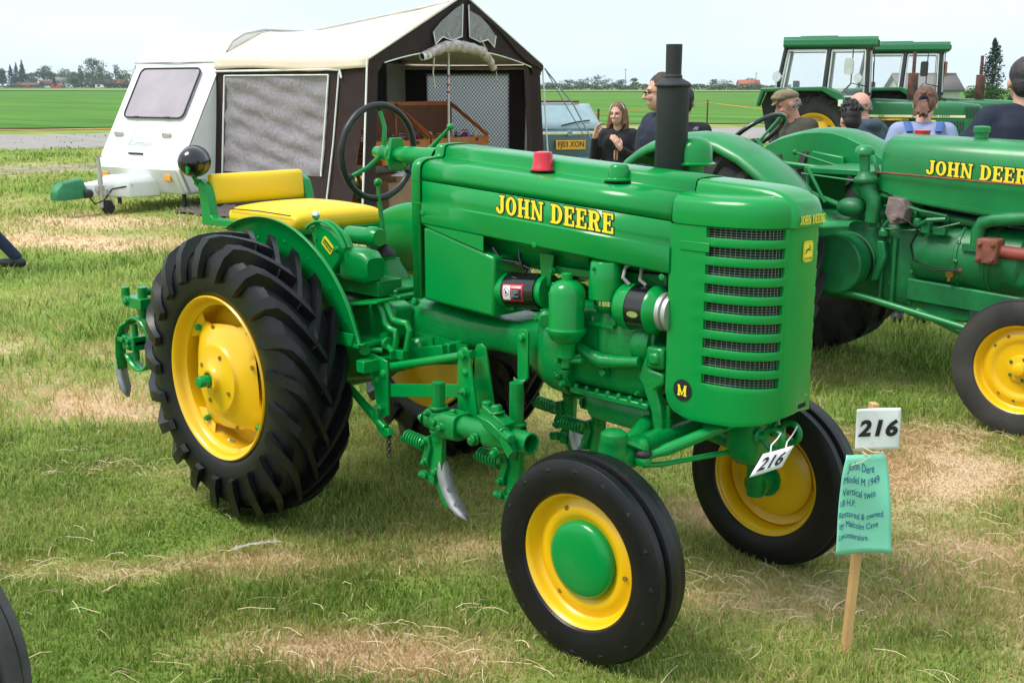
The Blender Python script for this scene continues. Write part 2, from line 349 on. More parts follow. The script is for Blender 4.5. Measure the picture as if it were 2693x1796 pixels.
# ground sheet: polar rings about the camera, coloured through a dryness attribute
radii = [0]+list(np.geomspace(.25, 2600, 190)); NS = 220
gv = []; gf = []
for i, rr_ in enumerate(radii):
    for k in range(NS):
        a = 2*PI*k/NS; x = CAM.x+rr_*math.cos(a); y = CAM.y+rr_*math.sin(a); gv.append((x, y, gz(x, y)))
for i in range(len(radii)-1):
    for k in range(NS): gf.append((i*NS+k, i*NS+(k+1) % NS, (i+1)*NS+(k+1) % NS, (i+1)*NS+k))
gm = bpy.data.meshes.new('ground'); gm.from_pydata(gv, [], gf); gm.update()
ga = np.array(gv); dv = dryness(ga[:, 0], ga[:, 1])
at = gm.attributes.new('dry', 'FLOAT', 'POINT'); at.data.foreach_set('value', dv.astype(np.float32))
def ground_material():
    m = bpy.data.materials.new('grass_ground'); m.use_nodes = True; t = m.node_tree; b = t.nodes['Principled BSDF']; b.inputs['Roughness'].default_value = .9; b.inputs['Specular IOR Level'].default_value = .2
    g = t.nodes.new('ShaderNodeNewGeometry'); A = t.nodes.new('ShaderNodeAttribute'); A.attribute_name = 'dry'
    n1 = t.nodes.new('ShaderNodeTexNoise'); n1.inputs['Scale'].default_value = 22; n1.inputs['Detail'].default_value = 8; n1.inputs['Roughness'].default_value = .75
    n2 = t.nodes.new('ShaderNodeTexNoise'); n2.inputs['Scale'].default_value = 1.1; n2.inputs['Detail'].default_value = 6
    mpn = t.nodes.new('ShaderNodeMapping'); mpn.inputs['Rotation'].default_value = (0, 0, rad(-46)); mpn.inputs['Scale'].default_value = (.25, 1.6, 1)
    n3 = t.nodes.new('ShaderNodeTexNoise'); n3.inputs['Scale'].default_value = .9; n3.inputs['Detail'].default_value = 5
    for n in (n1, n2): t.links.new(g.outputs['Position'], n.inputs['Vector'])
    t.links.new(g.outputs['Position'], mpn.inputs['Vector']); t.links.new(mpn.outputs[0], n3.inputs['Vector'])
    mA = t.nodes.new('ShaderNodeMath'); mA.operation = 'MULTIPLY_ADD'; mA.inputs[1].default_value = .75; mA.inputs[2].default_value = -.30
    t.links.new(n1.outputs['Fac'], mA.inputs[0])
    mB = t.nodes.new('ShaderNodeMath'); mB.operation = 'ADD'; t.links.new(mA.outputs[0], mB.inputs[0]); t.links.new(A.outputs['Fac'], mB.inputs[1])
    mC = t.nodes.new('ShaderNodeMath'); mC.operation = 'MULTIPLY_ADD'; mC.inputs[1].default_value = .7; mC.inputs[2].default_value = -.33; t.links.new(n3.outputs['Fac'], mC.inputs[0])
    mD = t.nodes.new('ShaderNodeMath'); mD.operation = 'ADD'; t.links.new(mB.outputs[0], mD.inputs[0]); t.links.new(mC.outputs[0], mD.inputs[1])
    r = t.nodes.new('ShaderNodeValToRGB'); e = r.color_ramp.elements
    e[0].position = 0; e[0].color = (.11, .21, .028, 1); e[1].position = 1; e[1].color = (.74, .54, .35, 1)
    for p_, c_ in ((.22, (.21, .30, .05)), (.45, (.33, .35, .10)), (.7, (.58, .46, .25))): q = e.new(p_); q.color = (*c_, 1)
    t.links.new(mD.outputs[0], r.inputs['Fac']); t.links.new(r.outputs[0], b.inputs['Base Color'])
    bp = t.nodes.new('ShaderNodeBump'); bp.inputs['Strength'].default_value = .8; bp.inputs['Distance'].default_value = .03
    t.links.new(n1.outputs['Fac'], bp.inputs['Height']); t.links.new(bp.outputs[0], b.inputs['Normal']); return m
gm.materials.append(ground_material())
gm.polygons.foreach_set('use_smooth', [True]*len(gm.polygons))
go = bpy.data.objects.new('ground', gm); COL.objects.link(go); go['kind'] = 'structure'
# --- strips across the view: gravel track, worn second track, cereal field, bank, road edge
def strip(name, m, near, far, lift, jag=.0, n=120, rows=2, lat0=-1., lat1=1.):
    """near/far: ((lat,dep),(lat,dep)) lines; extended sideways"""
    b = B(); rws = []
    for j in range(rows+1):
        t = j/rows; rw = []
        for k in range(n+1):
            u = -1.6+4.2*k/n
            A_ = Vector(near[0]).lerp(Vector(near[1]), u); Z_ = Vector(far[0]).lerp(Vector(far[1]), u); q = A_.lerp(Z_, t)
            jj = jag*(math.sin(k*1.7)+math.sin(k*.61+2)+random.uniform(-1, 1))*.4 if j in (0, rows) else 0
            x, y = ld(q.x, q.y+jj); rw.append((x, y, gz(x, y)+lift))
        rws.append(rw)
    b.grid(rws); o = b.mk(name, m, kind='structure'); return o
GRAVEL = mat('gravel', (.24, .215, .20), .95, vscale=1.3, col2=(.34, .31, .285), bump=.6, bscale=9, detail=9)
WORN = mat('worn_track', (.20, .20, .10), .95, vscale=.9, col2=(.40, .34, .25), bump=.5, bscale=12, detail=9)
FIELD = mat('cereal_crop', (.038, .135, .010), .9, vscale=.55, col2=(.115, .26, .030), bump=1., bscale=7, spec=.15, detail=9, stretch=(rad(-44), (.06, .55, 1)))
BANK = mat('rough_bank', (.10, .17, .05), .95, vscale=.3, col2=(.22, .25, .10), bump=1., bscale=3, detail=8)
STUB = mat('dry_verge', (.42, .32, .17), .95, vscale=.4, col2=(.30, .27, .12))
def toLD(x, y): q = Vector((x, y))-C2; return (q.dot(RH), q.dot(FH))
strip('gravel_track', GRAVEL, (toLD(-29.2, 10.7), toLD(-17.5, 33)), (toLD(-40.2, 15.3), toLD(-25, 42)), .010, 1.0, rows=3)
strip('worn_track', WORN, (toLD(-19.6, 6.7), toLD(-13.5, 24)), (toLD(-22.6, 7.8), toLD(-15, 27)), .006, .5)
strip('dry_verge', STUB, (toLD(-44, 16.8), toLD(-27.5, 45.5)), (toLD(-46.5, 17.8), toLD(-28.5, 47)), .012, .8)
strip('crop_field', FIELD, (toLD(-46.5, 17.8), toLD(-28.5, 47)), ((-700, 760), (400, 620)), .05, .6, rows=60)
GN1, GN2 = 280000, 240000
GIRL, BACKM, WOMAN, NAVYM, CAPM = (-3.322, 5.945, 0.0), (-1.545, 4.53, 0.0), (0.173, 5.045, 0.0), (1.179, 4.167, 0.0), (-1.275, 5.925, 0.0)
# ------------------------------------------------------------------ grass blades (real geometry, one mass)
def blades(N, r0, r1, dens_pow, hmin, hmax, wbase, seed, name, straw_only=False):
    R = np.random.default_rng(seed)
    u = R.random(N)
    if dens_pow == 2: d = r0*(r1/r0)**u
    else: d = np.sqrt(r0*r0+(r1*r1-r0*r0)*u)
    a0 = math.atan2(FH.y, FH.x); th = a0+R.uniform(-.62, .62, N)
    x = CAM.x+d*np.cos(th); y = CAM.y+d*np.sin(th)
    lat_ = (x-CAM.x)*RH.x+(y-CAM.y)*RH.y; dep_ = (x-CAM.x)*FH.x+(y-CAM.y)*FH.y
    keep = np.ones(N, bool)
    for (xa, ya, xb, yb), (xc, yc, xd, yd), pr_ in (((-29.2, 10.7, -17.5, 33), (-40.2, 15.3, -25, 42), .97), ((-19.6, 6.7, -13.5, 24), (-22.6, 7.8, -15, 27), .6)):
        la, da = toLD(xa, ya); lb, db = toLD(xb, yb); lc, dc = toLD(xc, yc); l_, d_ = toLD(xd, yd)
        keep &= ~((dep_ > da+(db-da)*(lat_-la)/(lb-la)+.3) & (dep_ < dc+(d_-dc)*(lat_-lc)/(l_-lc)-.3) & (R.random(N) < pr_))
    x = np.where(keep, x, CAM.x-d*np.cos(th)*.2); y = np.where(keep, y, CAM.y-d*np.sin(th)*.2)
    dr = dryness(x, y); isdry = R.random(N) < np.clip(dr*1.05-.02, 0.07, .93)
    clump = .75+.5*np.clip(fnoise(x*4+3, y*4), -1, 1)
    hgt = R.uniform(hmin, hmax, N)*clump*np.where(isdry, .75, 1)*(1-.35*dr); wd = wbase*np.maximum(1, d/4.2)*R.uniform(.6, 1.3, N)
    az = R.uniform(0, 2*PI, N); wind = .7*fnoise(x*1.7, y*1.7+5); lean = np.abs(R.normal(0, .55, N))+.12+np.where(isdry, .5, 0)
    la = R.uniform(0, 2*PI, N)+wind
    lx, ly = np.cos(la)*lean*hgt, np.sin(la)*lean*hgt
    hz = hgt/np.sqrt(1+.35*lean**2)
    px, py = np.cos(az)*wd/2, np.sin(az)*wd/2
    z0 = np.array([gz(a, b) for a, b in zip(x, y)]) if r1 > 60 else np.zeros(N)
    V = np.empty((N, 5, 3), np.float32)
    V[:, 0] = np.stack([x-px, y-py, z0-.004], 1); V[:, 1] = np.stack([x+px, y+py, z0-.004], 1)
    mx_, my_ = x+lx*.38, y+ly*.38
    V[:, 2] = np.stack([mx_+px*.8, my_+py*.8, z0+hz*.62], 1); V[:, 3] = np.stack([mx_-px*.8, my_-py*.8, z0+hz*.62], 1)
    V[:, 4] = np.stack([x+lx, y+ly, z0+hz], 1)
    base = np.arange(N, dtype=np.int32)*5
    tri = np.concatenate([np.stack([base, base+1, base+2], 1), np.stack([base, base+2, base+3], 1), np.stack([base+3, base+2, base+4], 1)], 1).reshape(-1)
    me = bpy.data.meshes.new(name); me.vertices.add(N*5); me.vertices.foreach_set('co', V.reshape(-1))
    me.loops.add(len(tri)); me.loops.foreach_set('vertex_index', tri); me.polygons.add(N*3)
    me.polygons.foreach_set('loop_start', np.arange(0, N*9, 3, dtype=np.int32))
    me.update(calc_edges=True)
    g1 = np.array([.105, .205, .018]); g2 = np.array([.58, .66, .20]); s1 = np.array([.86, .64, .42]); s2 = np.array([.50, .37, .18])
    k = np.clip(R.normal(.45, .33, N)+.25*fnoise(x*2.3, y*2.3), 0, 1)[:, None]
    lush = np.zeros(N)
    for e in LUSH: lush = lush+ell(x, y, e)
    k = k*(1-.12*np.clip(lush, 0, 1))[:, None]
    c = np.where(isdry[:, None], s2+(s1-s2)*k, g1+(g2-g1)*k)
    mixy = np.clip(dr*.9-.05, 0, .7)[:, None]*np.where(isdry, 0, 1)[:, None]
    c = c*(1-mixy)+np.array([.46, .45, .13])*mixy
    c4 = np.concatenate([c, np.ones((N, 1))], 1).astype(np.float32); c4 = np.repeat(c4, 5, 0)
    ca = me.color_attributes.new('col', 'FLOAT_COLOR', 'POINT'); ca.data.foreach_set('color', c4.reshape(-1))
    me.materials.append(BLADE); o = bpy.data.objects.new(name, me); COL.objects.link(o); o['kind'] = 'stuff'
    return o
BLADE = bpy.data.materials.new('grass_blade'); BLADE.use_nodes = True
_t = BLADE.node_tree; _b = _t.nodes['Principled BSDF']; _b.inputs['Roughness'].default_value = .6; _b.inputs['Specular IOR Level'].default_value = .25
_a = _t.nodes.new('ShaderNodeAttribute'); _a.attribute_name = 'col'; _t.links.new(_a.outputs['Color'], _b.inputs['Base Color'])
_tr = _t.nodes.new('ShaderNodeBsdfTranslucent'); _t.links.new(_a.outputs['Color'], _tr.inputs['Color'])
_mx = _t.nodes.new('ShaderNodeMixShader'); _mx.inputs[0].default_value = .52; _o = _t.nodes['Material Output']
_t.links.new(_b.outputs[0], _mx.inputs[1]); _t.links.new(_tr.outputs[0], _mx.inputs[2]); _t.links.new(_mx.outputs[0], _o.inputs['Surface'])
go1 = blades(GN1, 1.55, 6.0, 1, .024, .058, .0046, 3, 'grass'); go1['label'] = 'short mown green and straw coloured grass around the tractors'; go1['category'] = 'grass'
go2 = blades(GN2, 6.0, 46, 2, .045, .11, .0046, 4, 'grass'); go2['label'] = 'rough grass stretching back to the gravel track'; go2['category'] = 'grass'
# loose cut stalks lying on top
def straws(N, spots, name):
    R = np.random.default_rng(21); b = B()
    for i in range(N):
        if i % 3:
            e = spots[R.integers(len(spots))]; q = R.normal(0, .95, 2); c, s_ = math.cos(e[4]), math.sin(e[4])
            x = e[0]+q[0]*e[2]*c-q[1]*e[3]*s_; y = e[1]+q[0]*e[2]*s_+q[1]*e[3]*c
        else:
            d = R.uniform(2.0, 7); th = math.atan2(FH.y, FH.x)+R.uniform(-.5, .5); x = CAM.x+d*math.cos(th); y = CAM.y+d*math.sin(th)
        a = R.uniform(0, 2*PI); L = R.uniform(.03, .13); n = 3; bend = R.normal(0, .15); wv = R.uniform(.0006, .0013); z = R.uniform(.010, .034); P = []
        for k in range(n+1):
            P.append((x, y, z+.012*math.sin(k/n*PI)*R.uniform(.2, 1))); x += math.cos(a)*L/n; y += math.sin(a)*L/n; a += bend*R.uniform(0, 1.4)
        b.tube(P, wv, 3, caps=False)
    return b.mk(name, STRAW, smooth=False, kind='stuff')
STRAW = mat('dry_stalk', (.58, .42, .22), .7, vscale=3, col2=(.85, .70, .48))
so_ = straws(1700, [e for e in DRY if e[5] > .4 and e[0] > -3], 'hay_stalks'); so_['label'] = 'loose cut hay stalks scattered over the grass'; so_['category'] = 'hay'
# ------------------------------------------------------------------ the vintage tractor in front (x forward, y to its left)
TR = thing('vintage_tractor', 'restored green vintage tractor with yellow wheels, M badge and yellow padded seat', 'tractor', (0, 0, 0))
def S(x): return -.055*(x-.69)
HT = [(-.2,1.3595),(-.1997,1.380),(-.198,1.397),(-.192,1.412),(-.181,1.4225),(-.165,1.4285),(-.14,1.4315),(-.11,1.433),(-.094,1.4335),(-.0885,1.4355),(-.084,1.441),(-.080,1.464),(-.076,1.472),(-.068,1.4765),(-.055,1.4785),(-.03,1.480),(0,1.4805)]
HT = HT+[(-a, b) for a, b in reversed(HT[:-1])]
def hood_sec(x, grow=0.): return [(x, a*(1+grow*5), b+S(x)+(grow if b > 1.4 else 0)) for a, b in HT]
b = B(); b.grid([hood_sec(x) for x in (.698, .9, 1.2, 1.5, 1.810)]); b.mk('hood_top', GRN, TR, sol=.003, ang=33)
for sgn in (-1, 1):
    b = B(); ys = (.2, .2, .2005, .2055, .2055, .2035)
    zs = (1.356, 1.30, 1.281, 1.276, 1.206, 1.200)
    b.grid([[(x, sgn*y, z+S(x)) for y, z in zip(ys, zs)] for x in (.698, 1.0, 1.4, 1.810)]); b.mk('side_panel', GRN, TR, sol=.003, ang=25)
# cowl behind the hood
CW = [(-.205, .92+.0)]+[(a*1.028, b_+.003) for a, b_ in HT]+[(.205, .92)]
b = B(); b.grid([[(x, y*g, z) for y, z in CW] for x, g in ((.645, .985), (.648, 1.), (.693, 1.))])
n_ = len(CW); b.add([(.646, y*.985, z) for y, z in CW], [tuple(range(n_))]); b.mk('cowl', GRN, TR, ang=40, sol=.002)
b = B(); b.bx(.6455, .6975, -.2075, -.2045, 1.272, 1.277); b.bx(.6455, .6975, -.2075, -.205, 1.356, 1.3585); b.mk('cowl_trim', GRN, TR)
b = B()
for x, z in ((.705, 1.235), (1.26, 1.20), (1.785, 1.18)):
    b.lathe([(.010, 0), (.010, .003), (.008, .004)], (x, -.2045, z+S(x)+.005), (0, -1, 0), 14, False, True); b.box((x, -.2086, z+S(x)+.005), (.002, .001, .016))
b.mk('panel_screw', GRN, TR)
# nose plan curve
PLAN = [(1.816,-.2),(1.88,-.2005),(1.936,-.1995),(1.975,-.1955),(2.008,-.189),(2.040,-.181),(2.068,-.169),(2.093,-.1525),(2.113,-.132),(2.127,-.110),(2.1355,-.089),(2.1385,-.077),(2.148,-.068),(2.1525,-.03),(2.153,0)]
PLAN = PLAN+[(a, -c) for a, c in reversed(PLAN[:-1])]
NP = len(PLAN)
def pnorm(i):
    a = Vector(PLAN[max(i-1, 0)]); c = Vector(PLAN[min(i+1, NP-1)]); d = (c-a).normalized(); return Vector((d.y, -d.x))
def inset(d_, z, sx=0.): return [(PLAN[i][0]-pnorm(i).x*d_, PLAN[i][1]-pnorm(i).y*d_, z) for i in range(NP)]
rows = [inset(-.003, 1.2915), inset(-.004, 1.30), inset(-.004, 1.335), inset(-.001, 1.350), inset(.005, 1.362), inset(.015, 1.3705), inset(.03, 1.376), inset(.06, 1.379), inset(.11, 1.3805)]
def fixrow(rw):
    out = []
    for i, q in enumerate(rw):
        y = q[1]
        if i < NP//2: y = min(y, -.001*(NP//2-i))
        if i > NP//2: y = max(y, .001*(i-NP//2))
        if i == NP//2: y = 0
        out.append((max(q[0], 1.816) if i not in (0, NP-1) else 1.816, y, q[2]))
    return out
b = B(); b.grid([fixrow(q) for q in rows]); top = fixrow(rows[-1]); b.add(top, [tuple(range(NP))]); b.mk('nose_cap', GRN, TR, ang=55, sub=1)
# raised centre rib running over the nose cap
b = B(); path = [(1.8165, 1.414), (1.90, 1.4105), (1.98, 1.406), (2.04, 1.402), (2.08, 1.396), (2.11, 1.386), (2.135, 1.370), (2.151, 1.350), (2.158, 1.330), (2.160, 1.310), (2.1605, 1.2915)]
prof = [(-.088, -.045), (-.083, -.022), (-.078, -.007), (-.070, -.0015), (-.055, 0), (0, .001), (.055, 0), (.070, -.0015), (.078, -.007), (.083, -.022), (.088, -.045)]
rws = []
for i, (x, z) in enumerate(path):
    a = Vector(path[max(i-1, 0)]); c = Vector(path[min(i+1, len(path)-1)]); d = (c-a).normalized(); nn = Vector((-d.y, d.x))
    rws.append([(x+nn.x*q, y, z+nn.y*q) for y, q in prof])
b.grid(rws); b.mk('nose_rib', GRN, TR, ang=42)
# grille shell with nine slots each side
SL = [(1.258-.0548*i, 1.288-.0548*i) for i in range(9)]
zs = [.70, .715, .73, .75, .775, .80]+sorted([q for s_ in SL for q in s_])+[1.2895]
zs = sorted(set(round(q, 4) for q in zs))
def shell_pt(i, z, off=0.):
    n = pnorm(i); x, y = PLAN[i]; x -= n.x*off; y -= n.y*off
    xs = 1.806+.03*max(0, 0)
    if z < .78: xs = 1.806+.08-math.sqrt(max(0, .08**2-(.78-z)**2))
    if i <= 2: x = xs+(x-1.816)*(1.936-xs)/(1.936-1.816)
    if i >= NP-3: x = xs+(x-1.816)*(1.936-xs)/(1.936-1.816)
    x -= .012*(1.29-z)/.59*0 ; k = 1-abs(i-NP//2)/(NP//2)
    zz = z+.035*max(0, k-.35)/.65*max(0, (.80-z)/.10) if z < .80 else z
    zz += .010*max(0, k-.2)*min(1, max(0, (z-.8)/.3))*0
    return (x, y, zz)
SI0, SI1 = 2, 10
def slotcell(i, k):
    zc = (zs[i]+zs[i+1])/2
    if not any(a-1e-5 < zc < c+1e-5 for a, c in SL): return False
    return SI0 <= k < SI1 or NP-1-SI1 <= k < NP-1-SI0
b = B(); b.grid([[shell_pt(i, z) for i in range(NP)] for z in zs], skip=slotcell); b.mk('grille_shell', GRN, TR, sol=.016, ang=32, bevel=.0018)
b = B(); b.bx(1.845, 1.95, -.2035, -.2005, 1.215, 1.242); b.mk('shell_emboss', GRN, TR, bevel=.002)
for side in (0, 1):
    for a, c in SL:
        b = B(); idx = [i if side == 0 else NP-1-i for i in range(SI0, SI1+1)]
        fine = []
        for j in range(len(idx)-1):
            for t in (0, .5): P0, P1 = Vector(shell_pt(idx[j], 1., .015)), Vector(shell_pt(idx[j+1], 1., .015)); fine.append(P0.lerp(P1, t))
        fine.append(Vector(shell_pt(idx[-1], 1., .015)))
        for j in range(4): z = a+(c-a)*(j+.5)/4; b.tube([(q.x, q.y, z) for q in fine], .0009, 4, caps=False)
        for q in fine: b.tube([(q.x, q.y, a-.002), (q.x, q.y, c+.002)], .0009, 4, caps=False)
        b.mk('grille_screen', mat('screen_wire', (.27, .32, .28), .45, metal=.4), TR, smooth=False)
b = B(); b.loft([[(1.86, -.17, z), (1.99, -.165, z), (2.085, -.11, z), (2.085, .11, z), (1.99, .165, z), (1.86, .17, z)] for z in (.74, 1.33)]); b.mk('radiator_core', DARK, TR)
b = B(); b.lathe([(.014, 0), (.014, .005), (.009, .008)], (2.142, .028, .783), (1, 0, 0), 14, False, True); b.box((2.1585, .028, .783), (.002, .018, .002)); b.mk('shell_screw', BRASS, TR)
b = B(); b.bx(2.1480, 2.1537, -.004, .043, .742, .757); b.mk('crank_slot', DARK, TR, bevel=.002)
# lettering
slab_text('JOHN DEERE', .066, 1.0, lambda u, v, l: (1.079+u*.985, -.2005-l, 1.2635+v*.96+S(1.079+u)-S(1.079)+.003), 'hood_lettering', TR, outline=.5)
slab_text('JOHN DEERE', .026, .78, lambda u, v, l: (2.1605+l-.12*max(0, v-.012), -.062+u*.88, 1.2995+v), 'nose_lettering', TR, outline=0)
def badge(o, ex, ez, en, s_, parent):
    o, ex, ez, en = Vector(o), Vector(ex), Vector(ez), Vector(en); f_ = lambda u, v, l: o+ex*u*s_+ez*v*s_+en*l
    b = B(); q = rrect(1.0, 1.0, .22); b.add([f_(a, c*1.18, .001) for a, c in q]+[f_(a, c*1.18, .004) for a, c in q], [tuple(range(len(q), 2*len(q)))]+[(i, (i+1) % len(q), len(q)+(i+1) % len(q), len(q)+i) for i in range(len(q))])
    bd = b.mk('badge', YTX, parent, smooth=False)
    b = B(); q1 = rrect(.90, .90, .18); q2 = rrect(.86, .86, .16); n = len(q1)
    b.add([f_(a, c*1.18, .0046) for a, c in q1]+[f_(a, c*1.18, .0046) for a, c in q2], [(i, (i+1) % n, n+(i+1) % n, n+i) for i in range(n)])
    for pl in ([(-.28,.02),(-.12,.10),(.06,.12),(.14,.20),(.10,.30),(.16,.24),(.26,.20),(.22,.14),(.12,.06),(.04,-.02),(-.14,0)],
               [(-.28,.02),(-.20,.06),(-.26,-.16),(-.36,-.22),(-.30,-.12)], [(.02,.02),(.12,.06),(.30,-.02),(.36,.04),(.30,-.06)], [(-.16,.02),(-.08,.02),(-.16,-.12),(-.24,-.2)], [(.12,.26),(.06,.38),(.09,.38),(.15,.27)], [(.10,.29),(-.02,.32),(.02,.34),(.11,.31)]):
        b.add([f_(a, c+.06, .0047+.0002*random.random()) for a, c in pl], [tuple(range(len(pl)))])
    b.mk('badge_print', GTX, parent, smooth=False)
    font_text('JOHN DEERE', .13, lambda u, v, l: f_(u, v-.40, .0049), 'badge_text', GTX, parent, bold=.004)
badge((2.1535, 0, 1.219), (0, 1, 0), (0, 0, 1), (1, 0, 0), .052, TR)
b = B(); b.lathe([(.034, 0), (.034, .002)], (1.872, -.2005, .787), (0, -1, 0), 40, False, True); b.mk('model_badge', INK, TR)
slab_text('M', .034, .95, lambda u, v, l: (1.855+u, -.2027-l*.6, .770+v), 'model_letter', TR, outline=0)
# caps on the hood
b = B(); b.lathe([(.040, 0), (.040, .007), (.034, .013), (.0335, .05), (.030, .060), (.012, .063)], (1.196, -.096, 1.412), (0, 0, 1), 40, False, True); b.mk('fuel_cap', RED, TR, ang=50)
b = B(); b.lathe([(.047, 0), (.047, .0015)], (1.196, -.092, 1.4085), (0, 0, 1), 32, False, True); b.lathe([(.047, 0), (.047, .0015)], (1.52, -.092, 1.391), (0, 0, 1), 32, False, True); b.mk('cap_opening', DARK, TR)
b = B(); b.lathe([(.041, .004), (.041, .009), (.034, .013), (.033, .046), (.027, .055), (.01, .057)], (1.52, -.092, 1.391), (0, 0, 1), 36, False, True); b.mk('radiator_cap', GRN, TR, ang=50)
b = B(); b.lathe([(.05, 0), (.0525, .004), (.0525, .285), (.060, .290), (.060, .294), (.052, .302), (.036, .310), (.029, .314), (.029, .322), (.0255, .326), (.0262, .42), (.0225, .42), (.022, .38)], (1.583, .10, 1.40), (0, 0, 1), 40); b.mk('exhaust_stack', BLKM, TR, ang=40)
b = B(); b.lathe([(.034, 0), (.034, .075), (.072, .078), (.074, .083), (.062, .088), (.061, .125), (.055, .146), (.040, .160), (.018, .167), (.002, .168)], (1.63, .16, 1.36), (0, 0, 1), 36); b.mk('air_intake_cap', GRN, TR, ang=45)
# battery box and flap under the hood
b = B(); b.xz([(.70, .918), (1.063, .900), (1.066, 1.112), (.74, 1.188), (.70, 1.19)], -.2, -.03); b.mk('battery_box', GRN, TR, bevel=.012, seg=3)
b = B(); b.xz([(.70, 1.199), (1.016, 1.182), (1.016, 1.128), (.74, 1.188)], -.2035, -.2005); b.mk('box_flap', GRN, TR)
b = B(); b.lathe([(.02, 0), (.10, .004), (.125, .03), (.13, .08), (.13, .46), (.12, .52), (.05, .54)], (.90, 0, 1.195), (1, 0, -.055), 32, True, True); b.mk('fuel_tank', GRNC, TR)
b = B(); b.xz([(1.235, 1.14), (1.30, 1.14), (1.285, 1.03), (1.245, 1.03)], -.155, -.145); b.bx(1.24, 1.50, -.14, .14, 1.075, 1.10); b.bx(1.24, 1.30, -.15, .15, 1.03, 1.045); b.mk('tank_bracket', GRNC, TR, bevel=.003)
b = B(); b.tube([(1.03, -.17, 1.14), (1.06, -.16, 1.10), (1.10, -.12, 1.09), (1.14, -.1, 1.07)], .008, 8); b.tube([(1.10, -.11, 1.17), (1.11, -.12, 1.11), (1.125, -.115, 1.065)], .006, 8); b.tube([(1.50, -.12, 1.12), (1.62, -.13, 1.115), (1.74, -.12, 1.12)], .004, 6); b.mk('cable', BLK, TR)
# clutch housing, bell housing, engine
b = B(); b.loft([sect(.52, .165, .66, .885), sect(.60, .17, .66, .90), sect(.69, .168, .665, .905), sect(.76, .15, .70, .89), sect(.86, .142, .735, .875), sect(1.0, .142, .75, .872), sect(1.12, .15, .745, .888), sect(1.20, .168, .715, .918), sect(1.258, .19, .68, .935)]); b.mk('clutch_housing', GRNC, TR, ang=60)
b = B(); b.loft([sect(1.245, .17, .70, .92), sect(1.265, .198, .675, .945, p=3.4), sect(1.31, .213, .658, .965, p=3.2), sect(1.375, .216, .656, .97, p=3.4), sect(1.40, .214, .66, .97, p=4)]); b.mk('bell_housing', GRNC, TR, ang=60)
b = B(); b.loft([sect(1.398, .226, .70, .975, p=6), sect(1.425, .226, .70, .975, p=6)])
b.bx(1.37, 1.40, -.232, -.19, .745, .765); b.bx(1.37, 1.40, -.232, -.19, .90, .92)
b.mk('housing_flange', GRNC, TR, bevel=.006)
b = B()
for z in (.73, .80, .87, .94): b.bolt((1.412, -.228, z), (0, -1, 0), .009)
for z in (.755, .91): b.bolt((1.39, -.232, z), (1, -.5, 0), .010)
b.bolt((1.285, -.212, .935), (0, -1, 0), .013); b.bolt((1.30, -.155, 1.085), (0, -1, 0), .009); b.bolt((.63, -.18, .90), (.3, -1, .2), .013); b.bolt((1.567, -.197, .79), (0, -1, 0), .013, .018); b.bolt((1.70, -.197, .745), (0, -1, 0), .006)
b.mk('hex_bolt', GRNC, TR)
b = B(); b.loft([sect(1.42, .192, .715, 1.0, p=7), sect(1.56, .192, .715, 1.0, p=7), sect(1.70, .188, .715, .99, p=7), sect(1.735, .17, .73, .96, p=6)]); b.mk('engine_block', GRNC, TR, ang=50)
b = B(); b.bx(1.44, 1.74, -.115, .14, .98, 1.14); b.mk('cylinder_head', GRNC, TR, bevel=.012)
b = B(); b.xz([(1.30, .945), (1.41, .965), (1.40, 1.03), (1.345, 1.045), (1.30, 1.02), (1.285, .97)], -.165, -.06); b.mk('starter_mount', GRNC, TR, bevel=.012)
b = B(); b.lathe([(.075, 0), (.078, .012), (.078, .05), (.070, .062)], (1.665, -.125, .895), (1, 0, 0), 28, True, True); b.lathe([(.06, 0), (.063, .14)], (1.53, -.125, .893), (1, 0, 0), 28, True, True); b.mk('cam_cover', GRNC, TR, ang=40)
b = B(); b.bx(1.735, 1.80, -.21, -.14, .835, .905); b.bx(1.75, 1.79, -.222, -.20, .85, .89); b.mk('water_pump', GRNC, TR, bevel=.01)
b = B(); b.bx(1.415, 1.74, -.20, .20, .695, .716); b.mk('pan_flange', GRNC, TR, bevel=.005)
b = B()
for i in range(7): b.bolt((1.44+.045*i, -.192, .716), (0, 0, 1), .008, .010)
b.mk('pan_bolt', GRNC, TR)
b = B(); b.loft([sect(1.452, .155, .655, .696, p=7), sect(1.462, .158, .612, .696, p=7), sect(1.50, .16, .604, .696, p=7), sect(1.69, .16, .598, .696, p=7), sect(1.715, .155, .610, .696, p=7)]); b.mk('oil_pan', GRNC, TR, ang=40)
b = B(); b.lathe([(.028, -.095), (.030, -.06), (.034, -.045), (.050, -.035), (.066, -.008), (.067, 0), (.060, .004), (.0585, .012), (.0585, .115), (.052, .138), (.036, .152), (.018, .158), (.018, .178), (.014, .181)], (1.455, -.262, .928), (0, 0, 1), 36, True, True); b.mk('oil_filter', GRN, TR, ang=40)
b = B(); b.cyl((1.455, -.262, .84), (1.455, -.262, .80), .016); b.cyl((1.41, -.262, .815), (1.52, -.255, .83), .010); b.bolt((1.455, -.262, .79), (0, 0, -1), .012); b.cyl((1.455, -.262, .82), (1.50, -.20, .845), .012); b.cyl((1.43, -.285, .822), (1.43, -.24, .822), .009); b.mk('filter_drain', GRNC, TR)
b = B(); b.lathe([(.026, 0), (.028, .02), (.028, .05), (.02, .056), (.02, .07)], (1.33, -.21, .945), (.55, -.85, -.05), 20, False, True); b.bx(1.30, 1.345, -.218, -.20, .925, .965); b.mk('grease_cup', GRNC, TR, ang=40)
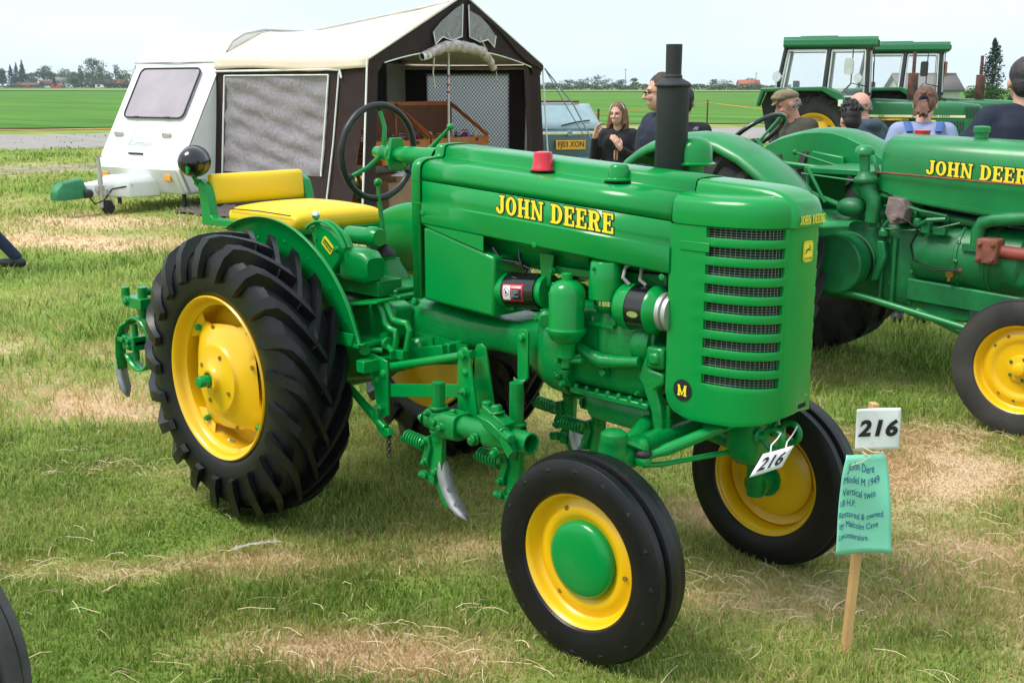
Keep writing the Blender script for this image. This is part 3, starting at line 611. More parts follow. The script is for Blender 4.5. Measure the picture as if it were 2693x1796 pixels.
b = B(); b.lathe([(.056, 0), (.055, .06), (.051, .112), (.047, .118)], (1.553, -.185, 1.030), (0, 0, 1), 36, False, True); b.bolt((1.545, -.234, 1.128), (0, -1, .1), .006); b.mk('distributor_cover', GRN, TR, ang=40)
b = B(); b.lathe([(.012, -.125), (.033, -.12), (.035, -.03), (.031, 0), (.028, .03), (.034, .032), (.046, .04), (.050, .052), (.050, .072), (.053, .075), (.053, .083)], (1.548, -.165, .952), (0, 0, 1), 30); b.bx(1.50, 1.60, -.205, -.13, .938, .950); b.bolt((1.507, -.19, .95), (0, 0, 1), .009); b.bolt((1.593, -.19, .95), (0, 0, 1), .009); b.mk('distributor', GRNC, TR, ang=40)
b = B(); b.lathe([(.0512, .055), (.0515, .071)], (1.548, -.165, .952), (0, 0, 1), 30); b.mk('distributor_clip', CHROME, TR)
b = B(); b.lathe([(.05, 0), (.070, .004), (.0735, .014), (.0735, .052)], (1.612, -.165, 1.012), (1, 0, 0), 36, True); b.lathe([(.0745, .122), (.078, .126), (.076, .14), (.05, .165), (.045, .172)], (1.612, -.165, 1.012), (1, 0, 0), 36, False, True); b.bx(1.625, 1.665, -.18, -.15, .925, .945); b.mk('generator_end', GRN, TR, ang=40)
b = B(); b.lathe([(.072, .052), (.072, .122)], (1.612, -.165, 1.012), (1, 0, 0), 36, True, True); b.mk('generator', BLK, TR)
b = B(); b.lathe([(.016, 0), (.016, .002)], (0, 0, 0), (0, -1, 0), 24, False, True); b.xf(Matrix.Translation((1.70, -.2362, 1.003)) @ Matrix.Diagonal((1.35, 1, .6, 1))); b.mk('maker_plate', CHROME, TR)
b = B(); b.tube([(1.650, -.19, 1.085), (1.632, -.20, 1.105), (1.625, -.18, 1.135), (1.65, -.15, 1.16)], .006, 8); b.tube([(1.70, -.17, 1.086), (1.68, -.175, 1.10), (1.672, -.16, 1.13), (1.69, -.13, 1.16)], .006, 8); b.mk('generator_lead', mat('lead_grey', (.3,.3,.29), .5), TR)
b = B(); b.lathe([(.06, .06), (.06, .075), (.04, .08), (.06, .085), (.06, .10)], (1.712, -.165, 1.012), (1, 0, 0), 30, True, True); b.mk('pulley', BRASS, TR, ang=30)
b = B(); b.lathe([(.045, -.004), (.061, 0), (.063, .05)], (1.042, -.135, .990), (1, 0, .08), 32, True); b.bx(1.07, 1.11, -.15, -.12, .925, .94); b.lathe([(.055, .2), (.06, .23)], (1.042, -.135, .990), (1, 0, .08), 32, False, True); b.mk('starter_end', GRN, TR, ang=40)
b = B(); b.lathe([(.062, .05), (.062, .2)], (1.042, -.135, .990), (1, 0, .08), 32, True, True); b.mk('starter', BLK, TR)
STC, STR = Vector((1.042, -.135, .990)), .0632
def on_starter(u, v, l):   # u along, v around
    a = rad(-4)+v/STR; D = Vector((1, 0, .08)).normalized(); return STC+D*(.058+u)+Vector((0, -1, 0))*math.cos(a)*(STR+l)+Vector((0, 0, 1)).cross(Vector((0,0,0)))+Vector((0, 0, 1))*math.sin(a)*(STR+l)
def patch(u0, u1, v0, v1, l, m, nm):
    b = B(); b.grid([[on_starter(u0+(u1-u0)*i/4, v0+(v1-v0)*j/6, l) for i in range(5)] for j in range(7)]); return b.mk(nm, m, TR, smooth=False)
patch(.002, .098, -.026, .034, .0002, RED, 'warning_label'); patch(.006, .040, -.021, .029, .0008, WHITE, 'warning_pictogram'); patch(.042, .093, -.021, .017, .0008, INK, 'warning_text_panel')
font_text('DANGER', .0115, lambda u, v, l: on_starter(.069+u, .0245+v, .0012), 'warning_title', WHITE, TR, bold=.0004)
for i, tx in enumerate(('Start only from', 'seat in park or', 'neutral.', 'Starting in gear', 'kills.')): font_text(tx, .0058, lambda u, v, l: on_starter(.044+u, .0105-.0065*i+v, .0012), 'warning_line', WHITE, TR, cx=False)
b = B(); b.lathe([(.0125, 0), (.0145, 0)], (0, 0, 0), (0, 0, 1), 24); q = [on_starter(.022+x, .006+y, .0012) for x, y, z in b.v]; b.v = [tuple(k) for k in q]; b.add([on_starter(.022+x, .006+y, .0013) for x, y in ((-.010, .008), (-.008, .010), (.010, -.008), (.008, -.010))], [(0, 1, 2, 3)]); b.add([on_starter(.022+x, .006+y, .0012) for x, y in ((-.006, -.004), (0, -.009), (.004, -.002), (.001, .006), (-.004, .004))], [(0, 1, 2, 3, 4)]); b.mk('warning_symbol', INK, TR, smooth=False)
b = B(); b.tube([(1.425, -.21, .885), (1.475, -.215, .858), (1.53, -.215, .838), (1.57, -.213, .830), (1.64, -.21, .838), (1.71, -.205, .848)], [.016, .019, .024, .024, .020, .018], 12); b.mk('water_pipe', GRNC, TR)
b = B(); b.xz([(1.70, .80), (1.735, .885), (1.755, .885), (1.75, .83), (1.80, .825), (1.80, .79), (1.77, .77), (1.79, .72), (1.81, .60), (1.775, .60), (1.755, .70), (1.72, .775)], -.205, -.165); b.cyl((1.72, -.185, .81), (1.80, -.185, .81), .018); b.mk('front_support', GRNC, TR, bevel=.008)
b = B(); b.bolt((1.80, -.17, .675), (0, 0, -1), .011, .03); b.cyl((1.80, -.17, .675), (1.80, -.17, .72), .008); b.mk('support_bolt', GRNC, TR)
# side strap with bolt and cotter
b = B(); b.xz([(1.208, .878), (1.22, .888), (1.245, .888), (1.257, .878), (1.257, .722), (1.245, .709), (1.215, .709), (1.208, .722)], -.232, -.222); b.bx(1.205, 1.245, -.25, -.222, .706, .714); b.bolt((1.232, -.232, .858), (0, -1, 0), .013); b.mk('lift_strap', GRN, TR, bevel=.002)
b = B(); b.tube([(1.21, -.25, .72), (1.235, -.262, .708), (1.25, -.24, .715)], .003, 6); b.tube([(1.212, -.245, .705), (1.213, -.245, .65), (1.21, -.24, .60)], .004, 6); b.mk('cotter_pin', STEEL, TR)
# pedestal, front axle
b = B(); b.loft([[(2.0+q[0]*k*1.1, q[1]*k2, z) for q in rrect(.105, .17, .03)] for z, k, k2 in ((.735, 1.05, 1.05), (.66, 1., 1.0), (.60, .95, .97), (.563, .80, .85), (.545, .55, .6))]); b.mk('steering_pedestal', GRNC, TR, ang=50)
b = B()
for y in (-.064, .034):
    b.tube([Vector((2.112+.031*math.cos(a), y, .652+.031*math.sin(a))) for a in [2*PI*i/24 for i in range(24)]], .0095, 10, closed=True); b.cyl((2.05, y, .652), (2.086, y, .652), .017)
    b.lathe([(.024, 0), (.026, .006), (.02, .012)], (2.058, y, .652), (1, 0, 0), 16, False, True)
b.mk('eye_bolt', GRNC, TR, ang=50)
b = B(); b.tube([(1.775, -.40, .598), (1.79, -.2, .615), (1.80, 0, .622), (1.79, .2, .615), (1.775, .40, .598)], .036, 18); b.lathe([(.047, 0), (.047, .13), (.040, .14)], (1.775, -.41, .596), (.07, 1, .06), 24); b.lathe([(.040, 0), (.047, .0005)], (1.775, -.41, .596), (.07, 1, .06), 24); b.lathe([(.047, 0), (.047, .13), (.040, .14)], (1.775, .41, .596), (.07, -1, .06), 24)
b.tube([(1.80, .0, .62), (1.90, 0, .605), (2.0, 0, .59)], .034, 16); b.tube([(1.73, -.27, .60), (1.70, -.1, .655), (1.69, 0, .67)], .03, 14)
b.mk('front_axle', GRNC, TR, ang=45)
b = B()
for s_ in (-1, 1):
    b.lathe([(.03, -.30), (.034, -.27), (.034, -.02), (.046, 0), (.048, .05), (.042, .07), (.044, .075), (.040, .105), (.026, .115), (.012, .117)], (1.773, s_*.405, .57), (0, 0, 1), 20, True, True)
    b.cyl((1.773, s_*.40, .31), (1.773, s_*.50, .31), .045, .040, 20)
    b.tube([(1.773, s_*.405, .655), (1.80, s_*.37, .645), (1.835, s_*.345, .628)], [.026, .022, .020], 10, flat=.6)
b.mk('steering_knuckle', GRNC, TR, ang=45)
b = B()
for s_ in (-1, 1):
    b.lathe([(.010, .0), (.026, .004), (.028, .02), (.024, .028)], (1.838, s_*.345, .575), (0, 0, 1), 20, True, True); b.lathe([(.018, 0), (.018, .02), (.012, .03)], (1.838, s_*.345, .625), (0, 0, 1), 8, True, True)
    b.tube([(1.838, s_*.345, .60), (1.865, s_*.30, .612), (1.875, s_*.285, .617), (1.985, s_*.09, .685)], [.012, .014, .019, .019], 12)
    b.tube([(1.838, s_*.34, .574), (1.86, s_*.28, .568), (1.97, s_*.02, .578)], .009, 8)
b.mk('tie_rod', GRN, TR, ang=45)
b = B()
for s_ in (-1, 1): b.lathe([(.024, 0), (.027, .006), (.027, .014), (.020, .022)], (1.838, s_*.345, .602), (0, 0, 1), 18, True, True)
b.mk('rubber_boot', BLKM, TR, ang=50)
b = B(); b.tube([(1.93, -.10, .70), (1.98, -.12, .675), (2.0, -.16, .685)], .006, 6); b.tube([(1.90, -.13, .70), (1.94, -.05, .68), (1.93, .03, .675)], .008, 6); b.bx(1.86, 1.96, -.13, .1, .70, .73); b.mk('radiator_hose', BLKM, TR)
# ------------------------------------------------------------------ wheels
def ring_text(txt, size, o, r, y, a_start, m, parent, name='tyre_lettering', sgn=-1):
    o = Vector(o)
    def f_(u, v, l): a = a_start-u/r; rr_ = r+v; return o+Vector((math.cos(a)*rr_, y+sgn*l, math.sin(a)*rr_))
    return font_text(txt, size, f_, name, m, parent, cx=False, spacing=1.3)
def front_wheel(cx, s_, z=.314, tyre_m=RUB, R=.3235, rr_=.2085, yo=.564, grooves=True, parent=TR, cap=True, sharp=True):
    o = (cx, 0, z); ax = (0, s_, 0)
    yc = yo-.05
    k = R/.333; t = []
    pr = [(rr_-.004, yc-.052), (rr_+.004, yc-.062), (.245*k, yc-.069), (.272*k, yc-.0705), (.296*k, yc-.0675), (.311*k, yc-.0625), (.3185*k, yc-.0595)]
    tread = [(.3195*k, -.058), (.3205*k, -.034), (.312*k, -.031), (.311*k, -.024), (.331*k, -.0215), (.332*k, -.019), (.3335*k, 0), (.332*k, .019), (.331*k, .0215), (.311*k, .024), (.312*k, .031), (.3205*k, .034), (.3195*k, .058)]
    pr += [(a, yc+c) for a, c in tread]+[(a, 2*yc-c) for a, c in reversed(pr)]
    b = B(); b.lathe(pr, o, ax, 72)
    ty = b.mk('front_tyre', tyre_m, parent, ang=28)
    if grooves:
        b = B()
        for i in range(16):
            a = 2*PI*i/16; c, sn = math.cos(a), math.sin(a); e = Vector((c, 0, sn)); tt = Vector((-sn, 0, c)); ce = Vector(o)+e*.290*k+Vector((0, s_*(yc+.0672), 0))
            b.add([ce+tt*.018, ce+e*.011, ce-tt*.018, ce-e*.011, ce+Vector((0, s_*.0045, 0))], [(0, 1, 4), (1, 2, 4), (2, 3, 4), (3, 0, 4)])
        b.mk('sidewall_mark', tyre_m, parent, smooth=False)
    q = rr_/.2085
    b = B(); prim = [(.2085, yo-.004), (.2095, yo+.002), (.206, yo+.006), (.201, yo+.002), (.196, yo-.006), (.193, yo-.018), (.190, yo-.030), (.182, yo-.036), (.172, yo-.034), (.160, yo-.026), (.148, yo-.022), (.132, yo-.026), (.122, yo-.034), (.112, yo-.036), (.06, yo-.030), (.02, yo-.03)]
    prim = [(a*q, c) for a, c in prim]
    b.lathe(prim, o, ax, 64)
    back = [(.190, yo-.030), (.186, yo-.055), (.188, yo-.085), (.195, yo-.094), (.2, yo-.098), (.2085, yo-.1), (.2095, yo-.104), (.206, yo-.108), (.2, yo-.102)]
    b.lathe([(a*q, c) for a, c in back], o, ax, 64)
    b.lathe([(.150, yo-.036), (.128, yo-.052), (.09, yo-.058), (.062, yo-.062), (.058, yo-.085), (.05, yo-.085)], o, ax, 40)
    wh = b.mk('front_wheel', YEL, parent, ang=40)
    b = B()
    for a in (rad(-5), rad(115), rad(235)): b.lathe([(.008, 0), (.008, .006)], (cx+.158*math.cos(a)*q, s_*(yo-.029), z+.158*math.sin(a)*q), ax, 10, False, True)
    b.mk('wheel_hole', mat('hole_ochre', (.25, .14, .01), .6), parent)
    if cap:
        b = B(); b.lathe([(.117*q, yo-.038), (.119*q, yo-.020), (.117*q, yo-.010), (.105*q, yo-.003), (.085*q, yo+.002), (.05*q, yo+.006), (.002, yo+.0075)], o, ax, 48); b.mk('hub_cap', GRN, parent, ang=60)
    b = B(); b.lathe([(.062, yo-.10), (.056, yo-.075), (.05, yo-.06)], o, ax, 24, True); b.mk('wheel_hub', GRNC if s_ > 0 else YEL, parent)
    return ty
front_wheel(1.773, -1); front_wheel(1.773, 1)
ring_text('A Z I B A R', .022, (1.773, 0, .312), .243, -.5835, rad(196), RUB, TR)
def rear_tyre(o, s_, R, rr_, yo, wdt, nl, m, parent, lug_h=.034, name='rear_tyre', delta=.36):
    """lathe carcass plus moulded chevron lugs; s_ = outward side"""
    ox, oz = o; ax = (0, s_, 0); yc = yo-wdt/2+.012; hw = wdt/2; Rc = R-lug_h
    side = [(rr_-.006, yc+hw*.80), (rr_+.006, yc+hw*.90), (rr_+.025, yc+hw*.97), (rr_+(Rc-rr_)*.36, yc+hw*1.015), (rr_+(Rc-rr_)*.55, yc+hw*1.01), (rr_+(Rc-rr_)*.75, yc+hw*.965), (Rc-.03, yc+hw*.88), (Rc-.010, yc+hw*.76), (Rc, yc+hw*.45)]
    pr = side+[(a, 2*yc-c) for a, c in reversed(side)]
    b = B(); b.lathe(pr, (ox, 0, oz), ax, 96)
    def surf(lat, lift):    # lat -1..1 -> radius, y
        al = abs(lat)
        if al <= .86: r_ = Rc-.004*al*al*2; y_ = hw*lat
        else:
            t = (al-.86)/.44; r_ = Rc-.006-.105*t; y_ = hw*math.copysign(.86+.17*math.sin(min(1, t)*PI/2), lat)
        return r_+lift*(1 if al < .9 else max(.12, 1-(al-.9)*2.6)), yc+y_+math.copysign(lift*.5*max(0, min(1, (al-.86)/.2)), lat)
    for side_ in (-1, 1):
        for i in range(nl):
            base = 2*PI*(i+(.5 if side_ > 0 else 0))/nl
            lats = [1.36, 1.20, 1.02, .90, .72, .5, .22, -.05, -.20]
            rows = []
            for j, la in enumerate(lats):
                t = (1.0-min(la, 1.0))/1.15-(max(0, la-1.0)*.35); th = base-delta*t*1.0      # clockwise seen from the tractor's right = forward over the top
                wl = (.040+.016*max(0, min(1, la)))/R; h_ = lug_h*(1 if j < 8 else .8)
                r0, y0 = surf(la*side_, -.008); r1, y1 = surf(la*side_, h_)
                def P(a, r_, y_): return (ox+math.cos(a)*r_, s_*y_, oz+math.sin(a)*r_)
                rows.append([P(th-wl*.58, r0, y0), P(th-wl*.46, r1, y1), P(th+wl*.46, r1, y1), P(th+wl*.58, r0, y0)])
            b.grid(rows); b.add([Vector(q) for q in rows[0]], [(0, 1, 2, 3)]); b.add([Vector(q) for q in rows[-1]], [(3, 2, 1, 0)])
    return b.mk(name, m, parent, ang=24)
def rear_wheel(o, s_, rr_, yo, m, parent, nut=GRN):
    ox, oz = o; ax = (0, s_, 0); c = (ox, 0, oz); k = rr_/.325
    b = B(); b.lathe([(.325*k, yo-.006), (.327*k, yo+.002), (.322*k, yo+.008), (.314*k, yo+.004), (.308*k, yo-.006), (.305*k, yo-.022), (.300*k, yo-.032), (.286*k, yo-.040), (.283*k, yo-.055), (.285*k, yo-.13), (.30*k, yo-.20), (.325*k, yo-.235), (.327*k, yo-.243), (.32*k, yo-.247)], c, ax, 72)
    for i in range(4):      # lugs welded in the rim
        a = rad(50)+PI/2*i; e = Vector((math.cos(a), 0, math.sin(a))); tt = Vector((-math.sin(a), 0, math.cos(a)))
        b.add([Vector(c)+e*q*k+tt*w_*k+Vector((0, s_*(yo-yy), 0)) for q, w_, yy in ((.29, -.09, .045), (.255, -.045, .062), (.245, 0, .066), (.255, .045, .062), (.29, .09, .045), (.29, .09, .07), (.29, -.09, .07))], [(0, 1, 2, 3, 4), (0, 4, 5, 6)])
    b.mk('wheel_rim', YEL, parent, ang=38)
    b = B(); N = 96; prof = [(.03, .040), (.043, .038), (.048, .024), (.058, .018), (.085, .010), (.112, .006), (.128, .004), (.132, -.006), (.142, -.012), (.165, -.022), (.195, -.034), (.22, -.050), (1., -.064)]
    rows = []
    for r_, y_ in prof:
        rw = []
        for i in range(N):
            a = 2*PI*i/N; lob = .212+.060*math.cos(4*(a-rad(50))); rq = lob if r_ == 1. else r_+(0 if r_ < .16 else .012*math.cos(4*(a-rad(50)))*(r_-.16)/.06)
            rw.append((ox+rq*k*math.cos(a), s_*(yo+y_), oz+rq*k*math.sin(a)))
        rows.append(rw)
    b.grid(rows, closed=True); b.mk('wheel_disc', YEL, parent, ang=45, sol=.006)
    b = B(); b.lathe([(.286*k, yo-.135), (.20*k, yo-.13), (.06*k, yo-.125)], c, ax, 48); b.mk('wheel_centre', YEL, parent, ang=40)
    b = B()
    for i in range(4): a = rad(50)+PI/2*i; b.lathe([(.013, 0), (.013, .012), (.008, .022)], (ox+.262*k*math.cos(a), s_*(yo-.058), oz+.262*k*math.sin(a)), ax, 8, True, True)
    b.mk('rim_bolt', nut, parent)
    b = B()
    for i in range(8): a = rad(20)+PI/4*i; r_ = .10 if i % 2 else .205; b.lathe([(.009, 0), (.009, .004)], (ox+r_*k*math.cos(a), s_*(yo+(.0075 if i % 2 else -.037)), oz+r_*k*math.sin(a)), ax, 12, False, True)
    b.mk('disc_hole', mat('hole_ochre', (.25, .14, .01), .6), parent)
    b = B(); b.lathe([(.024, .03), (.024, .078), (.021, .082), (.008, .083)], (ox, s_*yo, oz), ax, 8, False, True); b.lathe([(.011, .03), (.011, .055)], (ox-.055*s_*-1*k, s_*yo, oz-.02), ax, 8, False, True); b.mk('axle_nut', nut, parent)
for s_ in (-1, 1):
    rear_tyre((0, .577), s_, .566, .325, .66, .255, 21, RUB, TR, lug_h=.046, delta=.50); rear_wheel((0, .577), s_, .325, .66, YEL, TR)
b = B(); b.tube([(.06, -.632, .325), (.068, -.665, .345)], .006, 8); b.mk('tyre_valve', BRASS, TR)
# inner fender plates
for s_ in (-1, 1):
    b = B(); N = 40; a0, a1 = rad(118), rad(-8); rows = []
    for r_, y_ in ((.30, .372), (.50, .376), (.575, .384), (.596, .392), (.604, .402), (.606, .418)):
        rows.append([(r_*math.cos(a0+(a1-a0)*i/N), s_*y_, max(.765, .583+r_*math.sin(a0+(a1-a0)*i/N))) for i in range(N+1)])
    b.grid(rows); b.mk('fender', GRN, TR, sol=.003, ang=50)
    b = B()
    for a in (100, 80, 62, 44, 28): b.rivet((.52*math.cos(rad(a)), s_*.378, .583+.52*math.sin(rad(a))), (0, s_, 0), .009)
    b.mk('fender_rivet', GRN, TR)
b = B(); b.xz([(.45, .752), (.545, .752), (.56, .80), (.45, .80)], -.425, -.420); b.prism([(0, 0), (.28, .005), (.28, -.01), (0, -.01)], (.30, -.42, .758), (1, 0, 0), (0, 0, 1), -.17); b.mk('step_plate', GRN, TR, bevel=.002)
# rear axle, gearbox
b = B(); b.lathe([(.11, -.62), (.10, -.52), (.075, -.46), (.085, -.30), (.12, -.20), (.15, -.17), (.15, .17), (.12, .20), (.085, .30), (.075, .46), (.10, .52), (.11, .62)], (0, 0, .583), (0, 1, 0), 28, True, True); b.mk('rear_axle', GRNC, TR, ang=40)
b = B(); b.loft([sect(-.30, .15, .46, .86, p=5), sect(-.1, .168, .44, .885, p=6), sect(.25, .168, .52, .885, p=6), sect(.535, .165, .62, .885, p=6)]); b.mk('gearbox', GRNC, TR, ang=50)
b = B(); b.bx(.03, .52, -.165, .165, .884, .905); b.mk('gearbox_lid', GRNC, TR, bevel=.006)
b = B(); b.bx(.08, .47, -.135, .135, .905, .925); b.mk('lid_plate', GRNC, TR, bevel=.008)
b = B()
for x in (.06, .20, .34, .48): b.bolt((x, -.15, .906), (0, 0, 1), .010)
b.mk('lid_bolt', GRNC, TR)
b = B(); b.loft([[(.235+q[0]*k, q[1]*k, z) for q in rrect(.17, .17, .035)] for z, k in ((.924, 1.0), (.94, .95), (.995, .62), (1.006, .60))]); b.lathe([(.048, 0), (.05, .004), (.05, .012), (.042, .016)], (.235, 0, 1.004), (0, 0, 1), 24, False, True); b.mk('gear_lever_base', GRNC, TR, ang=50)
b = B(); b.lathe([(.050, 0), (.047, .012), (.026, .030), (.018, .040), (.020, .044)], (.235, 0, 1.019), (0, 0, 1), 24, False, True); b.mk('gear_boot', BLKM, TR, ang=60)
b = B(); b.tube([(.235, 0, 1.05), (.228, 0, 1.15), (.212, 0, 1.24), (.208, 0, 1.31)], [.012, .011, .008, .007], 10); b.sph((.208, 0, 1.312), .016); b.mk('gear_lever', GRN, TR)
b = B(); b.xz([(.30, .84), (.36, .862), (.45, .882), (.56, .895), (.60, .88), (.60, .76), (.50, .72), (.33, .735)], -.265, -.16); b.mk('brake_housing', GRNC, TR, bevel=.015)
b = B()
for xa, xb in ((.31, .455), (.465, .60)):
    b.loft([[(xa+(xb-xa)*t, -.345, .855+.062*((xa+(xb-xa)*t-.3)/.3)**.8), (xa+(xb-xa)*t, -.255, .860+.062*((xa+(xb-xa)*t-.3)/.3)**.8), (xa+(xb-xa)*t, -.255, .850+.062*((xa+(xb-xa)*t-.3)/.3)**.8), (xa+(xb-xa)*t, -.345, .845+.062*((xa+(xb-xa)*t-.3)/.3)**.8)] for t in (0, .25, .5, .75, 1)])
b.mk('brake_pedal', GRN, TR, ang=40, bevel=.002)
b = B(); b.tube([(.565, -.30, .895), (.585, -.30, .87), (.597, -.30, .83), (.62, -.30, .812), (.655, -.30, .808), (.655, -.30, .77), (.63, -.30, .70)], .0125, 10); b.tube([(.585, -.29, .905), (.61, -.29, .87), (.628, -.29, .845), (.66, -.29, .842), (.705, -.29, .842), (.72, -.29, .82), (.70, -.29, .74)], .0125, 10); b.mk('pedal_rod', GRN, TR)
b = B(); b.lathe([(.03, 0), (.034, .01), (.034, .06), (.025, .07)], (.66, -.15, .735), (0, -1, 0), 18, True, True); b.lathe([(.022, 0), (.022, .03)], (.575, -.265, .77), (0, -1, 0), 8, True, True); b.xz([(.62, .78), (.72, .775), (.73, .70), (.62, .70)], -.18, -.15); b.mk('pedal_pivot', GRNC, TR, ang=40)
b = B(); b.xz([(.665, .784), (.90, .770), (.90, .70), (.66, .66)], -.172, -.166); b.mk('side_plate', GRNC, TR)
# hydraulic quadrant
b = B(); q = [(.115, 1.15), (.15, 1.163), (.20, 1.160), (.25, 1.145), (.295, 1.115), (.325, 1.08), (.32, 1.055), (.27, 1.0), (.235, .965), (.19, .98), (.165, 1.02), (.125, 1.10)]
b.xz(q, -.275, -.215); b.mk('hydraulic_quadrant', GRN, TR, bevel=.010, seg=3)
for yy in (-.285, -.262):
    b = B(); b.tube([(.20+.155*math.cos(rad(a)), yy, 1.02+.155*math.sin(rad(a))) for a in range(128, 18, -8)], .007, 8); b.mk('quadrant_rail', GRN, TR)
b = B(); b.tube([(.155, -.272, 1.10), (.152, -.272, 1.18)], .008, 8); b.mk('hydraulic_lever', GRN, TR)
b = B(); b.sph((.152, -.272, 1.195), .017); b.mk('lever_knob', CHROME, TR)
b = B(); b.loft([sect(.285, .045, .955, 1.055, yc=-.22), sect(.32, .05, .95, 1.085, yc=-.22), sect(.42, .05, .95, 1.075, yc=-.22), sect(.45, .042, .965, 1.05, yc=-.22)]); b.mk('valve_box', GRNC, TR, ang=50)
b = B(); b.bolt((.30, -.29, 1.075), (0, -1, 0), .010); b.bx(.15, .46, -.22, -.1, .90, .96); b.lathe([(.03, 0), (.03, .05)], (.14, -.22, 1.02), (-1, -.3, 0), 12, False, True); b.mk('rockshaft_fitting', GRNC, TR, bevel=.006)
b = B(); b.lathe([(.036, 0), (.036, .13), (.042, .135), (.042, .18), (.034, .195)], (.09, -.06, 1.095), (1, 0, .02), 26, True, True); b.mk('hydraulic_cylinder', GRN, TR, ang=45)
lo, lx, lz = Vector((.228, -.2765, 1.084)), Vector((.80, 0, -.60)), Vector((.60, 0, .80))
b = B(); q = rrect(.072, .040, .008); b.prism(q, lo, lx, lz, .0016); b.mk('maker_label', YTX, TR, smooth=False)
b = B(); b.prism(rrect(.060, .022, .002), lo+Vector((0, -.0018, 0)), lx, lz, .0006); b.mk('label_panel', GTX, TR, smooth=False)
font_text('Touch-O-Matic', .0125, lambda u, v, l: lo+lx*u+lz*v+Vector((0, -.0032, 0)), 'label_text', YTX, TR, bold=.0003, sx=.75)
# steering
scx = Vector((.215, 0, 1.432)); sn = Vector((-1, 0, .06)).normalized(); su = Vector((.06, 0, 1)).normalized()
b = B(); b.tube([scx+Vector((0, 1, 0))*.186*math.cos(2*PI*i/64)+su*.186*math.sin(2*PI*i/64)+sn*(.002*math.cos(2*PI*i/64*20)*.0) for i in range(64)], [.0125+.0012*(1 if (i//2) % 2 else 0) for i in range(64)], 12, closed=True); b.mk('steering_wheel', mat('black_bakelite', (.016, .018, .022), .4, bump=.06, bscale=60), TR)
hub = scx-sn*.035
b = B()
for a in (90, 213, 333): d = Vector((0, math.cos(rad(a)), 0))*.186+su*.186*math.sin(rad(a)); b.tube([hub, hub+d*.55-sn*0, scx+d*.93], [.010, .009, .008], 10)
b.lathe([(.016, .055), (.022, .05), (.024, .02), (.030, .01), (.034, -.01), (.03, -.03)], hub, sn, 24, True, True); b.mk('steering_spider', GRN, TR, ang=40)
b = B()
for a in (90, 213, 333): d = Vector((0, math.cos(rad(a)), 0))*.186+su*.186*math.sin(rad(a)); b.tube([scx+d*.86-sn*.004, scx+d*.97], [.009, .016], 10)
b.mk('spoke_boot', MATS['black_bakelite'], TR)
b = B(); b.lathe([(.030, 0), (.034, .012), (.040, .02), (.046, .03), (.046, .042), (.030, .05), (.028, .07), (.034, .085), (.036, .13), (.036, .22), (.042, .30)], (.275, 0, 1.428), (1, 0, -.02), 28, True); b.prism([(a*.9, c) for a, c in [(-.03, .062), (.03, .062), (.045, .03), (.05, -.03), (.03, -.062), (-.03, -.062), (-.05, -.02)]], (.312, 0, 1.43), (0, 1, 0), (0, 0, 1), .02); b.mk('steering_column', GRN, TR, ang=45, bevel=.003)
b = B(); b.tube([(.47, .03, 1.44), (.50, .03, 1.46), (.56, .03, 1.505), (.602, .03, 1.537)], [.012, .010, .007, .006], 10); b.sph((.605, .03, 1.540), .0135); b.mk('throttle_lever', GRN, TR)
b = B(); b.lathe([(.012, 0), (.010, .03), (.013, .034), (.013, .042)], (.645, .10, 1.19), (-1, 0, 0), 14, True, True); b.mk('choke_knob', BLK, TR)
b = B(); b.tube([(.40, .08, .96), (.55, .09, .93), (.66, .1, .90)], .006, 8); b.mk('clutch_rod', GRN, TR)
# seat
def cushion(x0, x1, y0, y1, z0, z1, crown, name, tilt=0.):
    b = B(); N = 12; rows = []
    for i in range(N+1):
        u = i/N; rw = []
        for j in range(N+1):
            v = j/N; e = (1-abs(2*u-1)**6)*(1-abs(2*v-1)**6); rw.append((x0+(x1-x0)*u, y0+(y1-y0)*v, z1-.02+crown*e*(.6+.4*math.sin(PI*u)*math.sin(PI*v))))
        rows.append(rw)
    b.grid(rows)
    bot = [[(q[0], q[1], z0) for q in rw] for rw in rows]; b.grid(bot[::-1])
    rim = [rows[0][j] for j in range(N+1)]+[rows[i][N] for i in range(1, N+1)]+[rows[N][j] for j in range(N-1, -1, -1)]+[rows[i][0] for i in range(N-1, 0, -1)]
    rb = [(q[0], q[1], z0) for q in rim]; n = len(rim); b.add(rim+rb, [(i, n+i, n+(i+1) % n, (i+1) % n) for i in range(n)])
    bm = bmesh.new(); me = bpy.data.meshes.new('t'); me.from_pydata(b.v, [], b.f); bm.from_mesh(me); bmesh.ops.remove_doubles(bm, verts=bm.verts, dist=1e-4); bm.to_mesh(me); bm.free()
    b.v = [tuple(q.co) for q in me.vertices]; b.f = [tuple(q.vertices) for q in me.polygons]; b.mi = [0]*len(b.f); return b
b = cushion(-.56, -.055, -.225, .25, 1.105, 1.190, .034, ''); b.mk('seat_cushion', YELV, TR, bevel=.026, seg=4, ang=60)
b = B(); rim = [(-.075, -.232, 1.172), (-.3, -.234, 1.176), (-.52, -.23, 1.17), (-.555, -.20, 1.17)]; b.tube(rim, .003, 6); b.mk('seat_piping', mat('dark_piping', (.10, .05, .01), .5), TR)
b = B(); b.lathe([(.009, 0), (.008, .003)], (-.33, -.2255, 1.145), (0, -1, 0), 12, False, True); b.mk('seat_button', YEL, TR)
b = cushion(-.065, .065, -.225, .265, 0, .065, .02, '')
b.v = [(-.70+z*.95-x*.12, y, 1.245+x) for x, y, z in b.v]; b.mk('seat_back', YELV, TR, bevel=.020, seg=4, ang=60)
b = B(); b.bx(-.60, -.06, -.215, .24, 1.088, 1.112); b.mk('seat_pan', GRN, TR, bevel=.006)
